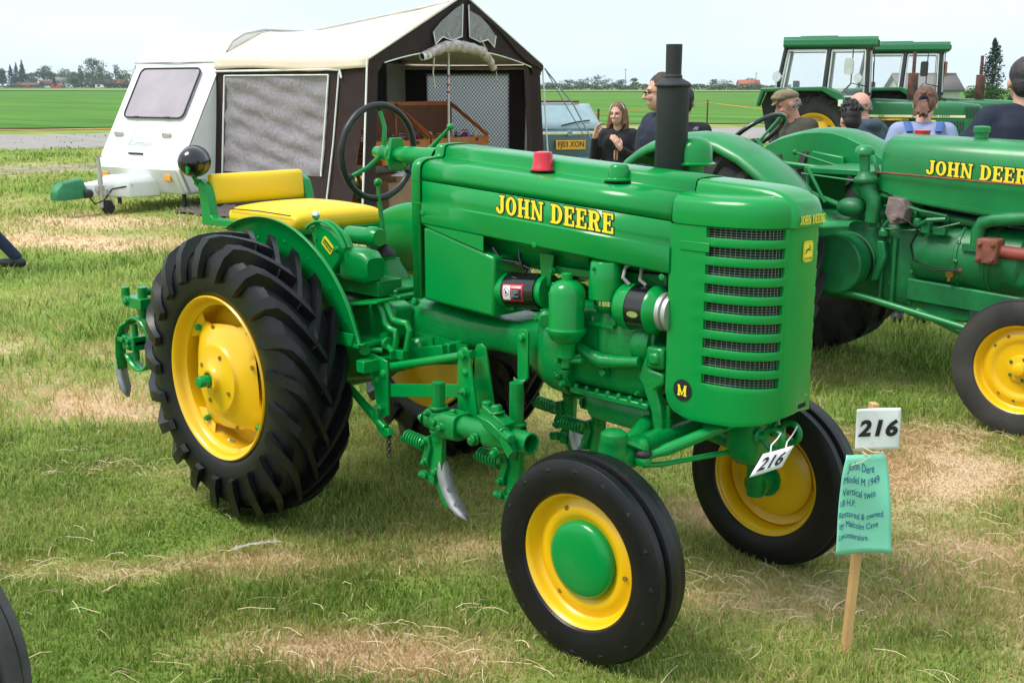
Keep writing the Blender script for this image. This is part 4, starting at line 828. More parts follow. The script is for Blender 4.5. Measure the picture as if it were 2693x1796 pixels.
for s_, yy in ((-1, -.245), (1, .285)):
    b = B(); q = [(-.745, 1.290), (-.71, 1.288), (-.665, 1.262), (-.645, 1.215), (-.628, 1.135), (-.60, 1.122), (-.36, 1.128), (-.36, 1.104), (-.69, 1.088), (-.698, 1.10), (-.705, 1.20), (-.715, 1.25), (-.75, 1.265)]
    b.xz(q, yy-.022, yy+.022); b.mk('seat_arm', GRN, TR, bevel=.004)
b = B(); b.bx(-.712, -.704, -.24, .28, 1.19, 1.25); b.mk('seat_crossbar', GRN, TR, bevel=.002)
b = B(); b.xz([(-.42, 1.088), (-.16, 1.088), (-.10, .90), (-.30, .88), (-.45, 1.02)], -.10, .10); b.mk('seat_support', GRNC, TR, bevel=.01)
# rear work lamp
b = B(); b.lathe([(.004, .066), (.03, .060), (.052, .043), (.064, .015), (.066, -.01), (.066, -.028), (.070, -.032), (.070, -.042), (.060, -.046)], (-.715, -.285, 1.365), Vector((.64, -.70, -.06)), 36, False, True); b.mk('work_lamp', BLK, TR, ang=50)
b = B(); d_ = Vector((.64, -.70, -.06)).normalized(); c_ = Vector((-.715, -.285, 1.365)); b.cyl(c_+d_*.055+Vector((0, 0, -.022)), c_+d_*.085+Vector((0, 0, -.024)), .006); b.box(c_+d_*.085+Vector((0, 0, -.024)), (.012, .010, .03)); b.cyl(c_+Vector((0, 0, -.06)), (-.72, -.262, 1.27), .011); b.mk('lamp_bracket', GRN, TR)
# ------------------------------------------------------------------ mounted cultivator (a part with sub-parts)
b = B(); b.lathe([(.036, 0), (.036, .50), (.0285, .50), (.0285, .36), (.002, .36)], (.985, -.435, .572), Vector((.46, -.02, .016)), 28)
b.loft([sect(1.29, .044, .54, .625, yc=-.448, p=3), sect(1.395, .044, .545, .63, yc=-.452, p=3)])
CU = b.mk('cultivator', GRNC, TR, ang=40, bevel=.002)
def cp(b_, nm, m=GRN, **k): return b_.mk(nm, m, CU, **k)
for yy in (-.352, -.272):
    b = B(); b.xz([(1.045, .792), (1.055, .815), (1.078, .822), (1.098, .81), (1.102, .79), (1.148, .548), (1.04, .548)], yy-.005, yy+.005); cp(b, 'link_plate', bevel=.002)
b = B(); b.xz([(.555, .715), (.575, .722), (.668, .705), (.668, .498), (.628, .490), (.60, .535), (.585, .60), (.57, .64)], -.358, -.348); cp(b, 'link_plate', bevel=.002)
b = B(); b.xz([(.60, .53), (.625, .50), (.622, .475), (.645, .452), (.68, .452), (.69, .43), (.66, .415), (.625, .43), (.60, .47), (.588, .51)], -.372, -.345); cp(b, 'hook_arm', bevel=.003)
b = B(); b.bar((.625, -.34, .585), (1.09, -.34, .668), .010, .048); cp(b, 'lower_link', bevel=.002)
b = B(); b.tube([(.64, -.335, .675), (.70, -.33, .690), (1.075, -.31, .79)], .0155, 12); cp(b, 'upper_link')
b = B(); b.bar((.60, -.43, .685), (.60, .43, .685), .046, .046); cp(b, 'cross_bar', bevel=.004)
b = B(); b.bar((.62, -.20, .70), (.82, -.20, .745), .045, .045); b.bar((.82, -.20, .745), (.83, -.1, .75), .03, .05); cp(b, 'stay_bar', bevel=.003)
b = B()
for x, z in ((.605, .69), (.645, .655), (.605, .625)): b.rivet((x, -.358, z), (0, -1, 0), .017)
b.rivet((1.082, -.357, .735), (0, -1, 0), .014); b.rivet((1.092, -.357, .585), (0, -1, 0), .014)
b.bolt((.632, -.358, .525), (0, -1, 0), .015, .014); b.bolt((1.075, -.357, .795), (0, -1, 0), .018, .016); b.bolt((1.082, -.357, .668), (0, -1, 0), .016, .014); cp(b, 'link_bolt')
b = B(); b.cyl((.632, -.37, .525), (.632, -.395, .525), .005); b.cyl((1.082, -.37, .668), (1.082, -.392, .668), .005); cp(b, 'grease_nipple', STEEL)
b = B(); b.cyl((.545, -.36, .735), (.60, -.32, .73), .010); b.lathe([(.022, 0), (.022, .02)], (.55, -.37, .735), (1, -.3, 0), 8, True, True); b.cyl((.66, -.32, .73), (.60, -.30, .75), .011); b.lathe([(.024, 0), (.024, .02)], (.60, -.30, .755), (1, -.3, 0), 12, True, True); b.bx(.63, .70, -.31, -.28, .705, .74); cp(b, 'adjuster_bolt', GRN, bevel=.002)
b = B(); b.tube([(.30, -.34, .60), (.42, -.345, .565), (.56, -.352, .49), (.62, -.358, .462), (.655, -.36, .448)], [.014, .014, .017, .017, .016], 12); cp(b, 'drag_rod')
b = B()
for i in range(7): b.tube([(.672+.004*math.cos(k*PI/3)*(1 if i % 2 else 2), -.36+.006*math.sin(k*PI/3)*(2 if i % 2 else 1), .425-.013*i+.008*math.sin(k*PI/3)) for k in range(6)], .0025, 5, closed=True)
cp(b, 'chain', BLKM)
b = B(); b.loft([sect(1.09, .052, .525, .62, yc=-.44, p=4), sect(1.16, .048, .53, .62, yc=-.442, p=4)]); b.bolt((1.10, -.492, .57), (0, -1, 0), .014); b.bolt((1.26, -.488, .567), (0, -1, 0), .014); b.bolt((1.13, -.46, .62), (0, 0, 1), .012); cp(b, 'pipe_clamp', GRNC, bevel=.006)
PLOW = mat('worn_steel', (.42, .42, .43), .48, metal=.85, var=.2, vscale=20)
def shank_unit(xp, yp, zt, spr=True, mir=1, share=True, full=True):
    y = yp*mir
    b = B(); b.cyl((xp, y, .50), (xp, y, zt), .0235, n=20); cp(b, 'shank_post', GRNC)
    b = B(); b.lathe([(.034, -.03), (.036, -.02), (.036, .02), (.034, .03)], (xp, y, .575), (0, 0, 1), 20); b.lathe([(.032, 0), (.032, .012)], (xp, y, .528), (0, 0, 1), 20, True, True); b.lathe([(.034, 0), (.034, .010)], (xp, y, .612), (0, 0, 1), 20, True, True); b.bx(xp-.055, xp+.055, y-.028, y+.028, .56, .592); b.bolt((xp-.05, y-.03*mir, .576), (-1, -.3, 0), .013); b.bolt((xp+.02, y-.036, .575), (0, -1, 0), .012); b.bolt((xp-.02, y-.036, .60), (0, -1, 0), .009); b.box((xp+(.06 if xp < 1.2 else -.05), y+.01, .578), (.05, .06, .06)); cp(b, 'shank_clamp', GRNC, bevel=.004)
    b = B(); b.xz([(xp-.028, .53), (xp+.026, .53), (xp+.022, .395), (xp-.004, .345), (xp-.032, .36), (xp-.036, .40)], y-.011, y+.011); cp(b, 'shank_bar', GRN, bevel=.002)
    b = B(); b.xz([(xp-.055, .505), (xp-.03, .51), (xp-.02, .47), (xp-.035, .43), (xp-.035, .40), (xp-.06, .395), (xp-.065, .43), (xp-.05, .46)], y-.024, y+.018); b.bolt((xp-.045, y-.025, .49), (0, -1, 0), .011); b.bolt((xp-.05, y-.025, .415), (0, -1, 0), .011); cp(b, 'trip_bracket', GRNC, bevel=.003)
    b = B(); b.tube(spring((xp-.065, y, .470), (xp-.185, y+.01, .474), .022, .0052, 8, 12), .0046, 6); b.cyl((xp-.06, y, .470), (xp-.18, y+.01, .474), .008); cp(b, 'trip_spring', GRN)
    b = B(); b.xz([(xp-.06, .365), (xp-.035, .395), (xp+.012, .402), (xp+.018, .355), (xp+.045, .308), (xp+.062, .278), (xp+.040, .268), (xp+.015, .300), (xp-.01, .342), (xp-.04, .342)], y-.014, y+.014); b.bolt((xp-.052, y-.016, .366), (0, -1, 0), .013); b.bolt((xp-.005, y-.016, .386), (0, -1, 0), .013); b.lathe([(.017, 0), (.017, .02)], (xp-.075, y, .358), (-1, 0, -.2), 8, True, True); b.bx(xp-.03, xp+.0, y-.026, y+.02, .345, .372); cp(b, 'shovel_foot', GRNC, bevel=.005)
    b = B(); P = [(xp+.012, .445, .006), (xp+.022, .415, .020), (xp+.027, .385, .026), (xp+.038, .350, .027), (xp+.058, .315, .027), (xp+.085, .283, .027), (xp+.112, .262, .021), (xp+.135, .246, .004)]
    rows = [[(x-.5*w_, y-.87*w_, z-.002), (x+.003, y-.002, z), (x+.5*w_, y+.87*w_, z-.002)] for x, z, w_ in P]
    b.grid(rows); cp(b, 'shovel_blade', PLOW, sol=.005)
    b = B(); b.lathe([(.010, 0), (.009, .003)], (xp+.050, y, .333), (.75, -.5, .45), 12, False, True); b.lathe([(.010, 0), (.009, .003)], (xp+.084, y, .287), (.70, -.5, .55), 12, False, True); cp(b, 'blade_bolt', mat('bolt_steel', (.16, .16, .165), .5, metal=.6))
shank_unit(1.03, -.435, .705); shank_unit(1.36, -.395, .755)
shank_unit(1.05, .23, .62); shank_unit(1.30, .10, .62)
b = B(); b.cyl((.96, .28, .572), (1.40, .05, .58), .03, n=20); cp(b, 'tool_pipe', GRNC)
b = B(); b.xz([(1.30, .66), (1.36, .65), (1.43, .615), (1.46, .57), (1.44, .545), (1.40, .60), (1.34, .62)], -.52, -.49); b.box((1.345, -.47, .645), (.11, .05, .045), Matrix.Rotation(rad(25), 3, 'Y')); b.bolt((1.30, -.47, .665), (0, 0, 1), .018, .03); b.bolt((1.345, -.47, .668), (-.2, 0, 1), .020, .022); b.bolt((1.41, -.50, .615), (1, -.4, 0), .018, .05); b.bolt((1.25, -.48, .56), (0, -1, -.3), .016, .02); b.bolt((1.36, -.49, .54), (0, -1, -.3), .016, .02); cp(b, 'end_clamp', GRNC, bevel=.004)
# rear gang behind the near wheel: spring tooth and shovel
b = B(); b.cyl((-.66, -.60, .68), (-.65, -.60, .855), .02); b.bx(-.75, -.60, -.64, -.58, .765, .81); b.cyl((-.76, -.62, .79), (-.76, -.62, .845), .018); b.bolt((-.72, -.64, .79), (0, -1, 0), .016); b.cyl((-.66, -.60, .83), (-.66, .55, .83), .018); b.bx(-.64, -.60, -.62, -.58, .66, .72); cp(b, 'rear_clamp', GRNC, bevel=.004)
b = B(); yb = -.60; band = [(-.70+.115*math.cos(rad(a)), .60+.115*math.sin(rad(a))) for a in range(-150, 131, 14)]
rows = [[(x, yb-.026, z), (x, yb+.026, z)] for x, z in band]; b.grid(rows); cp(b, 'spring_tooth', GRN, sol=.009, off=0)
b = B(); rows = [[(x, yb-w_, z), (x, yb+w_, z)] for x, z, w_ in ((-.775, .685, .026), (-.83, .66, .026), (-.875, .60, .025), (-.885, .53, .024), (-.875, .46, .022))]; b.grid(rows); cp(b, 'tooth_arm', GRN, sol=.009, off=0)
b = B(); b.bx(-.80, -.70, -.632, -.57, .57, .63); b.bx(-.86, -.70, -.625, -.575, .592, .612); b.bolt((-.735, -.632, .61), (0, -1, 0), .013); b.bolt((-.735, -.632, .585), (0, -1, 0), .013); b.bolt((-.785, -.632, .61), (0, -1, 0), .013); b.cyl((-.74, -.60, .52), (-.74, -.60, .68), .014); cp(b, 'tooth_clamp', GRNC, bevel=.003)
b = B(); rows = [[(x, yb-w_, z-.003), (x+.004, yb, z), (x, yb+w_, z-.003)] for x, z, w_ in ((-.888, .545, .012), (-.892, .49, .024), (-.885, .43, .027), (-.865, .375, .027), (-.845, .335, .004))]; b.grid(rows); cp(b, 'shovel_blade', PLOW, sol=.005)
b = B(); b.lathe([(.010, 0), (.009, .003)], (-.893, yb, .47), (-1, -.4, 0), 12, False, True); b.lathe([(.010, 0), (.009, .003)], (-.882, yb, .42), (-1, -.4, .1), 12, False, True); cp(b, 'blade_bolt', mat('bolt_steel', (.16, .16, .165), .5, metal=.6))
# ------------------------------------------------------------------ number card hung on the eye bolts
card = [Vector(q) for q in ((2.1291, -.147, .630), (2.191, -.0799, .6552), (2.1746, -.1146, .5924), (2.1098, -.1861, .5622))]
TLc, TRc, BRc, BLc = card
b = B(); b.grid([[TLc.lerp(BLc, j/4)+(TRc.lerp(BRc, j/4)-TLc.lerp(BLc, j/4))*(i/6)+Vector((.56, -.8, .1))*.003*math.sin(i/6*PI) for i in range(7)] for j in range(5)])
NC = b.mk('number_card', WHITE, sol=.001); tag(NC, 'small white card reading 216 hanging from the eye bolts under the grille', 'number card')
font_text('216', .062, lambda u, v, l: TLc.lerp(BLc, .5-v/.076)+(TRc.lerp(BRc, .5-v/.076)-TLc.lerp(BLc, .5-v/.076))*(.5+u/.125)+Vector((.56, -.8, .2))*.0055, 'card_number', INK, NC, bold=.0018, spacing=1.05)
b = B(); b.tube([(2.145, -.132, .634), (2.142, -.125, .655), (2.145, -.10, .668), (2.142, -.075, .680), (2.125, -.07, .682)], .0022, 6); b.tube([(2.175, -.098, .648), (2.170, -.085, .662), (2.155, -.03, .668), (2.142, .02, .682)], .0022, 6); b.mk('card_wire', WHITE, NC)
# ------------------------------------------------------------------ stake with number and green notice
PINE = mat('pale_timber', (.50, .29, .11), .75, vscale=5, col2=(.62, .40, .17), bump=.2, bscale=30)
b = B(); b.box((0, 0, .33), (.032, .022, .92), Matrix.Rotation(rad(-42), 3, 'Z')); ST = b.mk('wooden_stake', PINE, loc=(2.337, .039, 0), rot=(rad(-1.75), rad(1.8), 0), bevel=.002)
tag(ST, 'square timber stake standing in the grass to the right of the tractor', 'stake')
def sheet(name, W_, H_, loc, m, tilt, curl, nx=12, ny=14, shape=None):
    b = B(); e1 = Vector((.72, .69, 0)).normalized(); nn = Vector((.69, -.72, .02)).normalized(); up = Vector((0, 0, 1)); L = Vector(loc)
    def f_(u, v, l=0.):     # u,v in -.5...5
        uu = u*W_*(1 if shape is None else shape(v)); a = rad(tilt)
        uu2 = uu*math.cos(a)-v*H_*math.sin(a); vv2 = uu*math.sin(a)+v*H_*math.cos(a)
        return L+e1*uu2+up*vv2+nn*(l+curl(u, v))
    b.grid([[f_(-.5+i/nx, .5-j/ny) for i in range(nx+1)] for j in range(ny+1)]); o = b.mk(name, m, sol=.0008); return o, f_
WP = mat('white_paper', (.80, .82, .87), .5, var=.02)
N1, f1 = sheet('number_sheet', .125, .128, (2.382, .052, .718), WP, 3, lambda u, v: .004+.014*(2*u)**2*(v+.3)+.006*math.sin(3*u+2*v))
tag(N1, 'white paper sheet reading 216 stapled to the top of the timber stake', 'number sheet')
font_text('216', .068, lambda u, v, l: f1(u/.125, v/.130+.03, .0022), 'sheet_number', INK, N1, bold=.0028, shear=.18, spacing=1.08)
b = B()
for u, v in ((-.1, .37), (-.13, -.35)): b.tube([f1(u, v, .002), f1(u+.05, v+.05, .003)], .0008, 4)
b.mk('staple', STEEL, N1)
GP = mat('green_paper', (.20, .62, .46), .35, var=.06, vscale=9, coat=.5)
N2, f2 = sheet('notice_sheet', .128, .305, (2.366, .034, .488), GP, 1.5, lambda u, v: .003+.022*(2*u)**2*(.35-v)*(1 if u > 0 else .8)+.004*math.sin(7*v+3*u), 14, 18, shape=lambda v: 1.0+.30*(.5-v)**.8-.10*math.exp(-((v-.5)/.12)**2))
tag(N2, 'handwritten green notice in a plastic sleeve tied to the timber stake', 'notice')
BLUE = mat('blue_biro', (.01, .05, .22), .6)
for (tx, sz, u0, v0) in (('John Dere', .036, -.40, .335), ('Model M 1949', .033, -.45, .205), ('Vertical twin', .033, -.45, .080), ('18 H.P.', .029, -.47, -.03), ('Restored & owned', .0285, -.48, -.145), ('by Malcolm Cave', .0275, -.46, -.245), ('Leicestershire.', .0255, -.46, -.355)):
    font_text(tx, sz, lambda u, v, l: f2(u0+u/.165, v0+v/.305+.02*math.sin(u*60), .0018), 'notice_line', BLUE, N2, cx=False, sx=.64)
b = B(); b.tube([(2.345, .025, .665), (2.38, .035, .65), (2.40, .065, .645), (2.37, .085, .657), (2.35, .065, .662), (2.34, .035, .65), (2.37, .025, .64)], .0022, 6); b.tube([f2(-.35, .40, .004), f2(-.1, .44, .006), f2(.12, .5, .01)], .0012, 5); b.mk('twine', STRAW, N2)
# ------------------------------------------------------------------ second old tractor parked alongside
T2 = thing('vintage_tractor', 'green vintage tractor with belt pulley and long rounded fenders parked behind the front one', 'tractor', (0, 3.3, 0))
GRO = mat('old_green', (.001, .20, .045), .4, var=.16, vscale=5, coat=.3, bump=.05, bscale=20, coatr=.2)
GROC = mat('old_cast_green', (.001, .150, .038), .5, var=.25, vscale=10, bump=.2, bscale=60, coat=.2, coatr=.3)
RUST = mat('rust', (.13, .045, .03), .85, vscale=14, col2=(.30, .10, .06), bump=.3, bscale=60)
RUSTG = mat('rusty_grey', (.12, .085, .08), .75, vscale=16, col2=(.27, .20, .19), bump=.3, bscale=50)
RROD = mat('red_oxide', (.28, .055, .04), .6, vscale=8, var=.25)
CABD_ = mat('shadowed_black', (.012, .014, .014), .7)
def lofthood(secs, name, m, parent): b = B(); b.loft(secs); return b.mk(name, m, parent, ang=55)
def hs(x, zb, zt, hy):
    pts = [(-1, 0), (-1.0, .25), (-1, .5), (-.985, .68), (-.94, .82), (-.84, .92), (-.66, .975), (-.35, .995), (0, 1)]; pts = pts+[(-a, c) for a, c in reversed(pts[:-1])]
    return [(x, a*hy, zb+(zt-zb)*c) for a, c in pts]
lofthood([hs(.845, 1.13, 1.385, .215), hs(.855, 1.10, 1.42, .245), hs(.875, 1.095, 1.437, .25), hs(1.4, 1.04, 1.422, .25), hs(2.0, .99, 1.405, .25), hs(2.6, .98, 1.39, .25)], 'hood', GRO, T2)
b = B(); b.bar((.87, -.256, 1.112), (2.2, -.256, .985), .014, .018); b.mk('hood_edge', GRO, T2)
slab_text('JOHN DEERE', .077, .98, lambda u, v, l: (1.117+u, -.2515-l, 1.236+v-.05*u), 'hood_lettering', T2, outline=.5)
b = B(); b.lathe([(.036, 0), (.036, .03), (.044, .032), (.044, .058), (.036, .064), (.01, .066)], (1.305, -.02, 1.425), (0, 0, 1), 28, False, True); b.mk('fuel_cap', GRO, T2, ang=40)
b = B(); b.lathe([(.04, 0), (.045, .03), (.01, .035)], (.92, .10, 1.425), (0, 0, 1), 20, False, True); b.mk('filler_cap', RED, T2, ang=40)
b = B(); b.tube([(.83, -.27, 1.235), (1.4, -.28, 1.215), (2.3, -.28, 1.19)], .006, 8); b.mk('steering_rod', RUST, T2)
# belt pulley
b = B(); b.lathe([(.02, .0), (.158, .002), (.166, .008), (.168, .02), (.168, .12), (.160, .125)], (.69, -.415, .722), (0, 1, 0), 48, True); PU = b.mk('belt_pulley', GROC, T2, ang=35)
b = B(); b.lathe([(.160, .12), (.160, .165), (.12, .166)], (.69, -.415, .722), (0, 1, 0), 48); b.mk('clutch_band', BLKM, PU, ang=35)
b = B(); b.lathe([(.155, .165), (.17, .17), (.17, .22), (.12, .24)], (.69, -.415, .722), (0, 1, 0), 40); b.mk('pulley_housing', GROC, T2, ang=35)
b = B(); b.xz([(.885, .86), (.925, .86), (.945, .78), (.90, .64), (.86, .63), (.90, .77)], -.30, -.26); b.mk('pulley_guard', GROC, T2, bevel=.006)
b = B(); b.loft([sect(.72, .23, .50, 1.0, p=6), sect(.86, .235, .47, .99, p=6), sect(1.05, .235, .48, .96, p=6), sect(1.09, .22, .50, .93, p=6)]); b.mk('crankcase', GROC, T2, ang=50)
b = B()
for i in range(5): b.bolt((1.075, -.236, .53+.085*i), (0, -1, 0), .011)
b.bolt((.96, -.236, .62), (0, -1, 0), .02); b.bolt((.93, -.236, .86), (0, -1, 0), .02); b.mk('case_bolt', GROC, T2)
b = B(); b.cyl((.97, -.245, .50), (.97, -.245, .88), .014); b.cyl((.90, -.25, .50), (.90, -.25, .80), .012); b.mk('cast_rib', GROC, T2)
b = B(); b.lathe([(.12, 0), (.175, .01), (.185, .04), (.185, .26), (.19, .265), (.19, .42), (.18, .43), (.18, .58), (.16, .60)], (1.06, -.09, .80), (1, 0, -.03), 32, True, True); b.mk('cylinder_block', GROC, T2, ang=35)
b = B(); b.xz([(1.06, .665), (2.25, .60), (2.25, .49), (1.06, .545)], -.262, -.225); b.mk('frame_rail', GROC, T2, bevel=.008)
b = B(); b.xz([(1.06, .55), (1.40, .53), (1.42, .47), (1.39, .455), (1.06, .45)], -.235, .235); b.mk('sump', GROC, T2, bevel=.012)
b = B(); b.tube([(.845, -.29, .96), (.85, -.29, 1.05), (.845, -.29, 1.085), (.81, -.29, 1.125), (.795, -.29, 1.16)], [.04, .04, .042, .045, .05], 16); b.lathe([(.05, 0), (.065, .012), (.067, .03), (.06, .04), (.045, .05), (.04, .07)], (.792, -.29, 1.165), (-.05, 0, 1), 24, False, True); b.mk('intake_elbow', GROC, T2, ang=45)
b = B(); b.cyl((.785, -.29, 1.22), (.775, -.29, 1.33), .028); b.lathe([(.028, 0), (.055, .004), (.056, .02), (.045, .045), (.02, .055), (.002, .056)], (.775, -.29, 1.325), (0, 0, 1), 20); b.mk('breather_cap', GRO, T2, ang=45)
b = B(); b.sph((.70, -.26, 1.03), .075, sq=(1.2, .8, .75)); b.mk('bowl', GROC, T2)
b = B(); b.xz([(.95, 1.11), (1.03, 1.10), (1.06, 1.05), (1.04, .97), (.97, .96), (.935, 1.02)], -.33, -.22); b.lathe([(.02, 0), (.02, .03)], (1.00, -.33, 1.0), (0, -1, 0), 10, False, True); b.mk('magneto', RUSTG, T2, bevel=.012)
b = B(); b.tube([(1.0, -.34, 1.0), (1.08, -.35, .99), (1.14, -.34, .94), (1.10, -.33, .86), (1.12, -.33, .78), (1.22, -.32, .735), (1.36, -.31, .745)], .0065, 8); b.tube([(.86, -.25, 1.13), (.92, -.27, 1.12), (.98, -.25, 1.09)], .005, 6); b.mk('plug_lead', BLK, T2)
b = B(); b.cyl((1.36, -.31, .745), (1.375, -.305, .742), .016); b.mk('plug_boot', mat('plug_red', (.12, .02, .02), .4), T2)
b = B(); b.box((1.31, -.285, .72), (.04, .03, .03)); b.cyl((1.31, -.29, .72), (1.305, -.29, .68), .008); b.mk('drain_tap', mat('old_brass', (.35, .17, .04), .5, metal=.7), T2)
b = B(); b.cyl((1.08, -.2, 1.02), (1.42, -.18, .98), .024); b.cyl((1.08, -.2, 1.02), (1.02, -.2, 1.02), .05); b.lathe([(.03, 0), (.03, .03)], (1.22, -.19, 1.0), (1, 0, -.1), 16, True, True); b.mk('carburettor', GROC, T2)
b = B(); b.tube([(1.42, -.24, .86), (1.42, -.24, .96), (1.44, -.24, 1.0), (1.50, -.24, 1.02), (1.75, -.24, 1.05)], .036, 16); b.bx(1.36, 1.48, -.29, -.16, .85, .885); b.mk('manifold', GROC, T2, ang=45)
b = B(); b.box((1.50, -.26, .86), (.11, .12, .13)); b.mk('exhaust_flange', RUST, T2, bevel=.01)
b = B()
for dz in (-.04, .04):
    for dx in (-.035, .035): b.bolt((1.50+dx, -.32, .86+dz), (0, -1, 0), .012)
b.mk('flange_bolt', RUST, T2)
b = B(); b.cyl((1.55, -.26, .86), (2.1, -.26, .84), .034); b.mk('exhaust_pipe', RROD, T2)
b = B(); b.loft([sect(1.62, .10, .66, .90, yc=-.15, p=5), sect(1.84, .10, .67, .86, yc=-.15, p=5)]); b.mk('fan_housing', GROC, T2, ang=40)
b = B(); b.tube([(.45, -.36, .60), (.90, -.37, .545), (1.60, -.40, .44), (1.85, -.42, .42)], .019, 10); b.tube([(1.15, -.30, .50), (1.5, -.36, .40), (1.8, -.4, .34)], .017, 10); b.mk('radius_rod', GRO, T2)
for s_ in (-1, 1):
    front_wheel(1.83, s_, .338, RUBD, .346, .222, .62, grooves=False, parent=T2, cap=False)
b = B()
for i in range(5): a = 2*PI*i/5; b.bolt((1.83+.055*math.cos(a), -.598, .338+.055*math.sin(a)), (0, -1, 0), .009, .012)
for i in range(3): a = 2*PI*i/3+.4; b.rivet((1.83+.165*math.cos(a), -.595, .338+.165*math.sin(a)), (0, -1, 0), .008)
b.mk('wheel_nut', GROC, T2)
b = B(); b.lathe([(.07, 0), (.065, .012), (.035, .02), (.03, .045), (.02, .05)], (1.83, -.59, .338), (0, -1, 0), 24, False, True); b.mk('hub_flange', YEL, T2, ang=40)
b = B(); b.tube([(1.83, -.52, .40), (1.85, 0, .45), (1.83, .52, .40)], .04, 12); b.mk('front_axle', GROC, T2)
for s_ in (-1, 1):
    rear_tyre((0, .66), s_, .675, .34, .73, .33, 20, RUBD, T2, lug_h=.035); rear_wheel((0, .66), s_, .34, .73, YEL, T2, GRO)
b = B(); b.cyl((0, -.6, .66), (0, .6, .66), .09); b.loft([sect(-.3, .2, .45, .95, p=5), sect(.74, .22, .48, 1.0, p=5)]); b.mk('transmission', GROC, T2, ang=45)
FP = [(-.56, 1.20), (-.517, 1.248), (-.44, 1.30), (-.363, 1.337), (-.27, 1.364), (-.178, 1.384), (-.062, 1.393), (.03, 1.388), (.124, 1.366), (.27, 1.305), (.413, 1.214), (.52, 1.12), (.60, 1.02), (.66, .965), (.72, .95), (.86, .965)]
for s_ in (-1, 1):
    b = B(); rows = []
    for i, (x, z) in enumerate(FP):
        k = 1 if i < 12 else max(.45, 1-.16*(i-11)); x += .16*(s_ > 0); a = Vector(FP[max(i-1, 0)]); c = Vector(FP[min(i+1, len(FP)-1)]); d = (c-a).normalized(); nn = Vector((-d.y, d.x))
        if nn.y < 0 and i < 12: nn = -nn
        rows.append([(x+nn.x*h_*k, s_*(.42+(y-.42)*k), z+nn.y*h_*k) for y, h_ in ((.42, 0), (.44, .022), (.50, .044), (.60, .052), (.70, .044), (.765, .022), (.785, 0), (.785, -.028))])
    b.grid(rows); FD = b.mk('fender', GRO, T2, sol=.004, ang=50)
    b = B(); q = FP[:13]+[(.60, .90), (.3, .80), (-.3, .80), (-.70, .9)]; b.xz([(a+.16*(s_ > 0), c+.02) for a, c in q], s_*.42, s_*.414); b.mk('fender_side', GRO, T2)
    b = B(); b.xz([(.08, 1.30), (.30, 1.27), (.30, 1.10), (.10, 1.10)], s_*.40, s_*.36); b.mk('fender_box', GRO, T2, bevel=.008)
b = B(); b.bx(.34, .84, -.18, .36, 1.20, 1.235); b.bx(.34, .36, -.15, .30, .9, 1.2); b.mk('dash_panel', GRO, T2, bevel=.006)
b = B(); sw = Vector((-.12, 0, 1.40)); n1 = Vector((-.62, 0, .78)).normalized(); e2 = Vector((0, 1, 0)); e1 = e2.cross(n1)
b.tube([sw+e1*.21*math.cos(2*PI*i/48)+e2*.21*math.sin(2*PI*i/48) for i in range(48)], .0145, 10, closed=True); b.mk('steering_wheel', BLK, T2)
b = B()
for i in range(3): a = 2*PI*i/3+.3; b.tube([sw-n1*.05, sw+(e1*math.cos(a)+e2*math.sin(a))*.2], .009, 8)
b.tube([sw-n1*.03, sw-n1*.2, (.6, 0, 1.2)], .018, 10); b.mk('steering_column', GRO, T2)
b = B(); b.tube([(.02, -.22, 1.0), (0, -.22, 1.25), (.01, -.22, 1.36)], .012, 8); b.sph((.01, -.22, 1.37), .022); b.mk('hand_clutch', BLKM, T2)
b = B(); b.tube([(.10, .12, 1.30), (.45, .10, 1.22), (.72, -.2, 1.16)], .008, 8); b.sph((.10, .12, 1.30), .016); b.tube([(.35, -.22, 1.20), (.80, -.27, 1.175)], .006, 6); b.tube([(.42, -.28, 1.24), (.55, -.29, 1.05)], .010, 8); b.tube([(.30, -.20, 1.12), (.65, -.26, 1.03)], .016, 8); b.tube([(.76, -.16, 1.32), (.82, -.2, 1.22)], .013, 8); b.mk('control_rod', GRO, T2)
b = B(); b.bx(-.55, -.15, -.22, .22, 1.02, 1.06); b.bx(-.58, -.52, -.22, .22, 1.06, 1.16); b.mk('seat', mat('ochre_seat', (.55, .30, .02), .6), T2, bevel=.02)
b = B(); b.bx(.92, 2.3, -.12, .12, .98, 1.08); b.bx(.95, 1.5, -.17, -.13, .93, 1.02); b.mk('recess_shade_block', CABD_, T2, bevel=.01)  # dark boxes added to stand in for shade between engine and hood
b = B(); b.tube([(.90, -.26, 1.05), (1.0, -.30, 1.07), (1.12, -.28, 1.04), (1.25, -.25, 1.02)], .009, 8); b.tube([(.88, -.28, .93), (1.05, -.30, .93), (1.2, -.28, .95), (1.33, -.26, .99)], .006, 6); b.tube([(1.12, -.30, .965), (1.18, -.33, 1.0), (1.27, -.31, 1.01)], .012, 8); b.tube([(.88, -.26, .90), (.93, -.29, .96), (.97, -.28, 1.0)], .012, 8); b.mk('fuel_line', GROC, T2)
b = B(); b.box((1.16, -.285, .955), (.05, .05, .06)); b.box((1.23, -.27, .94), (.07, .05, .04)); b.lathe([(.02, 0), (.026, .02), (.02, .05)], (1.10, -.27, .95), (0, 0, 1), 14, True, True); b.lathe([(.03, 0), (.03, .03), (.015, .05)], (.91, -.27, .885), (0, 0, 1), 12, True, True); b.lathe([(.016, 0), (.016, .10)], (.885, -.25, .88), (0, 0, 1), 10, True, True); b.box((.86, -.27, .945), (.06, .05, .03)); b.mk('linkage_bracket', GROC, T2, bevel=.005)
b = B(); b.bx(1.27, 1.40, .05, .12, .88, 1.10); b.lathe([(.05, 0), (.05, .02)], (1.33, .04, .99), (0, -1, 0), 16, True, True); b.mk('governor', YEL, T2, bevel=.01)
